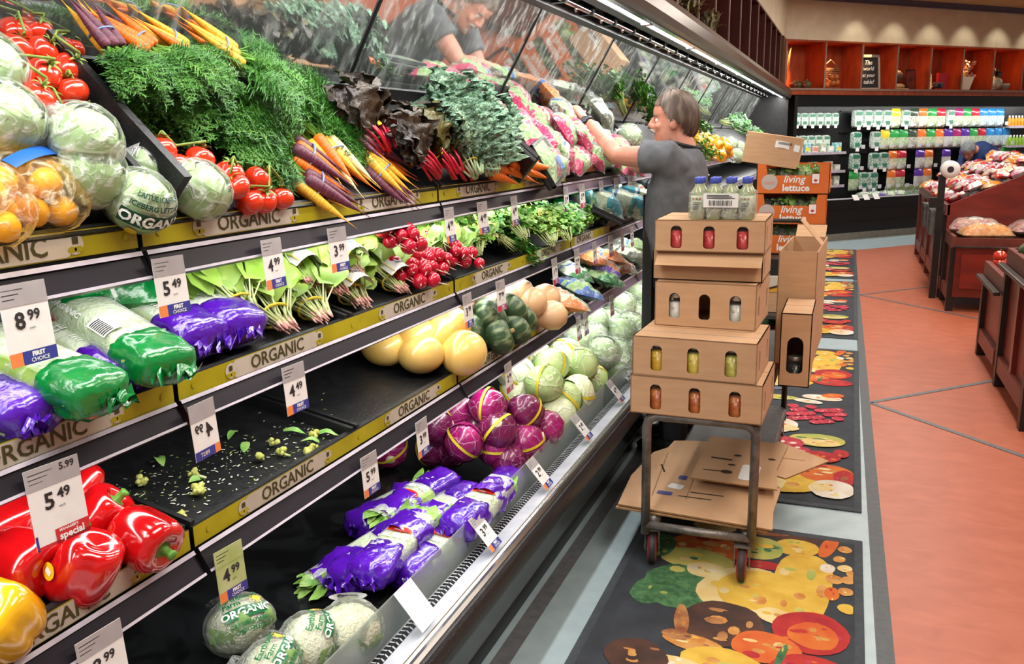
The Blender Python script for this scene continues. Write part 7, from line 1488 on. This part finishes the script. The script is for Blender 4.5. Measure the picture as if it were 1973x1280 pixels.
# ================================================================ people
def fuse(mb, voxel, smooth=3, wrinkle=None):
    """melt overlapping closed shapes into one continuous skin"""
    me = mb.mesh('raw', []); o = bpy.data.objects.new('raw', me); COL.objects.link(o)
    m = o.modifiers.new('r', 'REMESH'); m.mode = 'VOXEL'; m.voxel_size = voxel; m.use_smooth_shade = True
    s_ = o.modifiers.new('s', 'SMOOTH'); s_.iterations = smooth; s_.factor = .5
    dg = bpy.context.evaluated_depsgraph_get(); out = bpy.data.meshes.new_from_object(o.evaluated_get(dg))
    bpy.data.objects.remove(o); bpy.data.meshes.remove(me)
    if wrinkle:
        for v in out.vertices: v.co = v.co + v.normal * wrinkle(v.co)
    return out
def skinned(name, me, m, kids=()): me.materials.clear(); me.materials.append(m); return Node(name, me, (), kids)
def hand(mb, wr, d, pn, side, curl=1.0, sc=1.0):
    wr = V(wr); d = V(d).normalized(); side = (V(side) - d * V(side).dot(d)).normalized(); pn = d.cross(side).normalized() if d.cross(side).dot(V(pn)) > 0 else -d.cross(side).normalized()
    rings = []
    for t, w_, h in ((-.02, .027, .021), (.0, .028, .019), (.03, .036, .018), (.06, .041, .017), (.088, .040, .013), (.095, .034, .008)):
        c = wr + d * t * sc; rings.append([c + side * w_ * sc * math.cos(a) + pn * h * sc * math.sin(a) for a in [2 * PI * i / 14 for i in range(14)]])
    mb.loft(rings, 0)
    for j, L in enumerate((.070, .080, .074, .058)):
        p = wr + d * (.086 - .004 * abs(j - 1)) * sc + side * (.030 - .020 * j) * sc; a = 0; pts = [p - d * .01]; q = d
        for k, (f, bend) in enumerate(((.45, 42), (.32, 62), (.25, 40))):
            a += math.radians(bend * curl + 4 * j); q = d * math.cos(a) + pn * math.sin(a); p = p + q * L * f * sc; pts.append(p)
        mb.tube(pts, [.0095 * sc, .0092 * sc, .0085 * sc, .0068 * sc], 8); mb.ball(pts[-1], .0068 * sc, 8, 6)
    p = wr + d * .022 * sc + side * .028 * sc; q = (side * .6 + d * .7 + pn * .55).normalized(); p2 = p + q * .038 * sc; p3 = p2 + (d * .8 + pn * .7 - side * .3).normalized() * .032 * sc
    mb.tube([p - q * .01, p, p2, p3], [.013 * sc, .0125 * sc, .0105 * sc, .008 * sc], 8); mb.ball(p3, .008 * sc, 8, 6)
HEADR = [(-.122, .050, -.005, .018), (-.112, .076, -.03, .040), (-.092, .090, -.055, .053), (-.07, .092, -.07, .060), (-.045, .093, -.08, .066), (-.02, .092, -.09, .070), (.005, .088, -.097, .073), (.022, .084, -.10, .075), (.042, .094, -.104, .076), (.07, .090, -.104, .076), (.095, .074, -.094, .068), (.114, .045, -.065, .05), (.124, .005, -.02, .018)]
def head_geo(mb, mw):
    rings = []
    for z, f, b, w_ in HEADR:
        ring = []
        for i in range(24):
            a = 2 * PI * i / 24; c, s_ = math.cos(a), math.sin(a); sg = lambda q, p: math.copysign(abs(q) ** p, q)
            x = (f + b) / 2 + (f - b) / 2 * sg(c, .9); y = w_ * sg(s_, .85) * (1 - .12 * max(0, c) ** 3); ring.append(mw @ V((x, y, z)))
        rings.append(ring)
    mb.loft(rings, 0)
    mb.tube([mw @ V(p) for p in ((.084, 0, .034), (.098, 0, .016), (.112, 0, -.008), (.104, 0, -.020), (.088, 0, -.024))], [.007, .010, .0135, .012, .009], 10)
    for sx in (-1, 1):
        mb.ball(mw @ V((.098, sx * .011, -.016)), .0085, 8, 6); mb.ball(mw @ V((.066, sx * .045, -.018)), .021, 10, 8)
        mb.ball((0, 0, 0), (.026, .009, .036), 14, 10, 0, None, mw @ T(-.012, sx * .080, -.008) @ R('Y', -12) @ R('Z', sx * 18))
    mb.ball(mw @ V((.090, 0, -.046)), (.010, .026, .007), 10, 6, 0, None, None); mb.ball(mw @ V((.084, 0, -.092)), .022, 10, 8)
def head_kids(mw, hair_m, brow_m, tache=True, seed=0, eye=True):
    hr = MB(); ns, nv = 96, 52; LIM = [(-1.01, -.80), (-.75, -.76), (-.5, -.52), (-.25, -.20), (-.08, -.04), (.08, -.10), (.2, .12), (.4, .30), (.6, .50), (1.01, .56)]
    def hp(u, v):
        th = 2 * PI * u; ph = PI * (.02 + .80 * v); d = V((math.sin(ph) * math.cos(th), math.sin(ph) * math.sin(th), math.cos(ph)))
        st = noise.noise(V((math.cos(th) * 9, math.sin(th) * 9, ph * 1.2 + seed))); st2 = noise.noise(V((math.cos(th) * 24, math.sin(th) * 24, ph * 1.5)))
        r_ = 1.0 + .05 * st + .035 * st2 + .012 * noise.noise(V((math.cos(th) * 50, math.sin(th) * 50, ph * 2)))
        return mw @ V((d.x * (.112 if d.x > 0 else .128) * r_ - .008, d.y * .094 * r_, d.z * .132 * r_ + .010 + .012 * max(0, d.z)))
    b = len(hr.v)
    for i in range(ns + 1):
        for j in range(nv + 1): hr.v.append(tuple(hp(i / ns, j / nv)))
    for i in range(ns):
        for j in range(nv):
            th = 2 * PI * (i + .5) / ns; ph = PI * (.02 + .80 * (j + .5) / nv); fx = math.cos(th); z = math.cos(ph)
            lim = next(a[1] + (b_[1] - a[1]) * (fx - a[0]) / (b_[0] - a[0]) for a, b_ in zip(LIM, LIM[1:]) if fx <= b_[0])
            lim += .16 * noise.noise(V((th * 9, 0, seed))) + .10 * noise.noise(V((th * 26, 3, seed)))
            if z < lim: continue
            q = b + i * (nv + 1) + j; hr.face((q, q + 1, q + nv + 2, q + nv + 1), 0, True)
    k = [Node('hair', hr, [hair_m])]
    bw_ = MB()
    for sx in (-1, 1): bw_.tube([mw @ V((.088, sx * .016, .034)), mw @ V((.086, sx * .034, .040)), mw @ V((.070, sx * .052, .034))], [.004, .005, .003], 6)
    k.append(Node('eyebrows', bw_, [brow_m]))
    if eye:
        for sx in (-1, 1):
            e = MB(); e.ball(mw @ V((.0705, sx * .032, .013)), .0125, 12, 8, 0); e.ball(mw @ V((.0795, sx * .033, .013)), .0052, 8, 6, 1); k.append(Node('eye', e, [G['white'], M('iris', '#3a4a55', None, rough=.2)]))
    if tache:
        mo = MB()
        for sx in (-1, 1): mo.tube([mw @ V((.106, sx * .003, -.032)), mw @ V((.100, sx * .018, -.036)), mw @ V((.086, sx * .032, -.050))], [.009, .010, .005], 8)
        mo.ball(mw @ V((.088, 0, -.088)), (.014, .022, .018), 10, 8); k.append(Node('moustache', mo, [M('grey_whiskers', '#aea69d', '#8b837b', 90, .8)]))
    return k
SKIN = M('skin', '#d59a82', '#c98873', 18, .5, sss=.12, bump=.08, bscale=120)
# --- the man restocking: faces the case (-x); the left side is towards the viewer
HM = T(-.843, 4.35, 1.690) @ R('Z', 180) @ R('Z', 6) @ R('Y', 4)
W1 = on_y(1127, 232, 4.25); E1 = on_y(1186, 300, 4.19); S1 = on_y(1283, 305, 4.165)
W2 = on_y(1128, 262, 4.42); E2 = on_y(1196, 318, 4.56); S2 = V((S1.x, 4.535, S1.z + .0))
body = MB(); head_geo(body, HM)
body.tube([V((-.815, 4.35, 1.635)), V((-.79, 4.35, 1.57)), V((-.78, 4.35, 1.49))], [.058, .062, .085], 16)
for S_, E_, W_ in ((S1, E1, W1), (S2, E2, W2)):
    body.tube([S_, S_.lerp(E_, .35), S_.lerp(E_, .75), E_, E_.lerp(W_, .25), E_.lerp(W_, .6), E_.lerp(W_, .9), W_ + (W_ - E_).normalized() * .01], [.062, .058, .050, .046, .049, .041, .031, .029], 14)
hand(body, W1, V((W1 - E1).normalized() + V((-.15, .05, .35))), (-.8, 0, -.6), (0.1, 1, .2), .95)
hand(body, W2, V((W2 - E2).normalized() + V((-.4, -.2, .1))), (0.2, -.2, 1), (.2, -1, .4), .6)
def ell(c, rx, ry, n=20, p=.8): sg = lambda q: math.copysign(abs(q) ** p, q); return [V((c[0] + rx * sg(math.cos(a)), c[1] + ry * sg(math.sin(a)), c[2])) for a in [2 * PI * i / n for i in range(n)]]
TOR = [(-.79, .95, .145, .19), (-.80, 1.05, .155, .195), (-.815, 1.15, .160, .20), (-.82, 1.25, .150, .205), (-.815, 1.35, .142, .215), (-.80, 1.43, .130, .215), (-.79, 1.49, .110, .185), (-.785, 1.54, .085, .12), (-.785, 1.565, .068, .075)]
body.loft([ell((x, 4.35, z), a * .9, b * .9) for x, z, a, b in TOR], 0)
for sy in (-1, 1): body.tube([V((-.79, 4.35 + sy * .1, .97)), V((-.79, 4.35 + sy * .105, .52)), V((-.785, 4.35 + sy * .105, .10))], [.085, .058, .045], 14)
bm_ = fuse(body, .0058, 4)
sh = MB(); sh.loft([ell((x, 4.35, z), a, b) for x, z, a, b in TOR], 0)
for S_, E_ in ((S1, E1), (S2, E2)):
    c = V((-.79, 4.35 + (S_.y - 4.35) * .75, 1.455)); sh.tube([c, S_ + V((0, 0, .005)), S_.lerp(E_, .35), S_.lerp(E_, .47)], [.085, .088, .082, .084], 18)
shirt = fuse(sh, .010, 5, lambda c: .009 * noise.noise(V((c.x * 5, c.y * 7, c.z * 9 + c.x * 14))) + .004 * noise.noise(c * 22))
ap = MB(); pr = [(-.1, .0), (0, 0)]
ap.grid(lambda u, v: V((-.815 - .164 * math.cos((v - .5) * (.8 + 1.3 * min(1, u * 2.4))), 4.35 + .212 * math.sin((v - .5) * (.8 + 1.3 * min(1, u * 2.4))), 1.33 - .75 * u)), 14, 12, 0)
st_ = MB(); st_.tube([V((-.785 + .078 * math.cos(a), 4.35 + .088 * math.sin(a), 1.578 - .02 * math.cos(a))) for a in [2 * PI * i / 24 for i in range(25)]], .010, 6, 0, False)
pt = MB(); pt.loft([ell((-.79, 4.35, z), a, b) for z, a, b in ((.86, .15, .2), (.95, .155, .2), (1.03, .158, .2))], 0)
for sy in (-1, 1): pt.tube([V((-.79, 4.35 + sy * .095, .93)), V((-.795, 4.35 + sy * .105, .55)), V((-.785, 4.35 + sy * .105, .07))], [.105, .08, .075], 16)
pants = fuse(pt, .014, 4, lambda c: .006 * noise.noise(c * 9))
kd = head_kids(HM, M('brown_grey_hair', '#46342a', '#7d6c5e', 30, .55, stretch=(1, 1, .25), lo=.4, hi=.7), M('brow_hair', '#7a6a5c', None, rough=.8))
kd += [skinned('shirt', shirt, M('grey_tshirt', '#63656a', '#5a5c61', 30, .85, bump=.1, bscale=300)), Node('apron', ap, [M('black_apron', '#1b1c1f', None, rough=.75)]), Node('apron_strap', st_, [_M['black_apron']]), skinned('trousers', pants, M('black_trousers', '#202124', '#191a1d', 20, .8))]
for sy in (-1, 1):
    s_ = MB(); s_.loft([ell((-.79 + dx, 4.35 + sy * .105, z), a, b) for dx, z, a, b in ((-.05, .0, .135, .048), (-.05, .03, .14, .052), (-.04, .06, .12, .046), (.02, .09, .06, .042), (.02, .11, .055, .042))], 0); kd.append(Node('shoe', s_, [M('black_shoe', '#141416', None, rough=.45)]))
dW = (W1 - E1).normalized(); q = dW.to_track_quat('Z', 'X').to_matrix().to_4x4(); q.translation = W1 - dW * .012
wt = MB(); wt.lathe([(.034, -.011), (.037, -.010), (.037, .010), (.034, .011)], 20, 0, q); fc = MB(); aim = (V((0, 0, CAM_H)) - W1); aim = (aim - dW * aim.dot(dW)).normalized()
qf = aim.to_track_quat('Z', 'Y').to_matrix().to_4x4(); qf.translation = W1 - dW * .012 + aim * .034; fc.lathe([(.001, .008), (.015, .008), (.018, .005), (.018, -.006)], 20, 0, qf); fc.add(disc(0, 0, .014), qf @ T(0, 0, .0085), 1)
kd.append(Node('wristwatch', wt, [BLK], [Node('watch_face', fc, [BLKS, M('watch_dial', '#57626b', None, rough=.3)])]))
o = spawn(skinned('person', bm_, SKIN, kd), None, 'person in a grey t-shirt and black apron reaching into the top shelf', 'person'); o['label'] = 'person in a grey t-shirt and black apron reaching into the top shelf'
hb = on_y(1104, 240, 4.33)
spawn(filmed(salad_bag(400, 'pink', 'redcab', .16, .11, .07), 400, .16, .11, .07), T(*hb) @ R('X', 80) @ R('Z', 80), 'small pink salad bag held in the raised hands', 'salad bag')
# --- someone bent over behind the far table
HM2 = T(1.47, 13.36, 1.38) @ R('Z', -110) @ R('Y', 55)
b2 = MB(); head_geo(b2, HM2); b2.tube([V((1.55, 13.42, 1.40)), V((1.63, 13.55, 1.36))], [.055, .08], 12)
b2.tube([V((1.60, 13.50, 1.34)), V((1.72, 13.62, 1.29)), V((1.86, 13.76, 1.10))], [.14, .15, .14], 16)
for sx in (-1, 1):
    b2.tube([V((1.62 + sx * .16, 13.5 - sx * .1, 1.30)), V((1.60 + sx * .22, 13.35 - sx * .1, 1.10)), V((1.52 + sx * .12, 13.15, 1.08))], [.055, .045, .03], 10); hand(b2, V((1.52 + sx * .12, 13.15, 1.08)), (-.1, -1, -.2), (0, 0, -1), (-sx, 0, 0), .7)
    b2.tube([V((1.86 + sx * .07, 13.76 - sx * .05, .95)), V((1.80 + sx * .09, 13.72 - sx * .05, .5)), V((1.84 + sx * .09, 13.78 - sx * .05, .06))], [.09, .065, .05], 12)
jk = MB(); jk.tube([V((1.56, 13.45, 1.35)), V((1.63, 13.53, 1.35)), V((1.74, 13.64, 1.29)), V((1.88, 13.78, 1.06))], [.12, .165, .175, .165], 18)
for sx in (-1, 1): jk.tube([V((1.62 + sx * .14, 13.5 - sx * .1, 1.32)), V((1.60 + sx * .22, 13.35 - sx * .1, 1.10)), V((1.54 + sx * .14, 13.2, 1.08))], [.085, .065, .05], 12)
tr = MB()
for sx in (-1, 1): tr.tube([V((1.86 + sx * .07, 13.76 - sx * .05, .93)), V((1.80 + sx * .09, 13.72 - sx * .05, .5)), V((1.84 + sx * .09, 13.78 - sx * .05, .04))], [.11, .085, .075], 14)
k2 = head_kids(HM2, M('grey_knit_hair', '#8a97a0', '#a9b3b8', 30, .9), _M['brow_hair'], False, 3, False)
k2 += [skinned('jacket', fuse(jk, .014, 4, lambda c: .006 * noise.noise(c * 12)), M('blue_jacket', '#2f4a86', '#263f78', 12, .8)), skinned('trousers', fuse(tr, .016, 4), M('dark_trousers', '#2a2c33', None, rough=.85))]
for sx in (-1, 1): s_ = MB(); s_.loft([ell((1.80 + sx * .09, 13.72 - sx * .05, z), a, b) for z, a, b in ((0, .06, .12), (.04, .06, .13), (.08, .05, .08))], 0); k2.append(Node('shoe', s_, [_M['black_shoe']]))
spawn(skinned('person', fuse(b2, .008, 3), SKIN, k2), None, 'person in a blue jacket bent over behind the sloping bin', 'person')
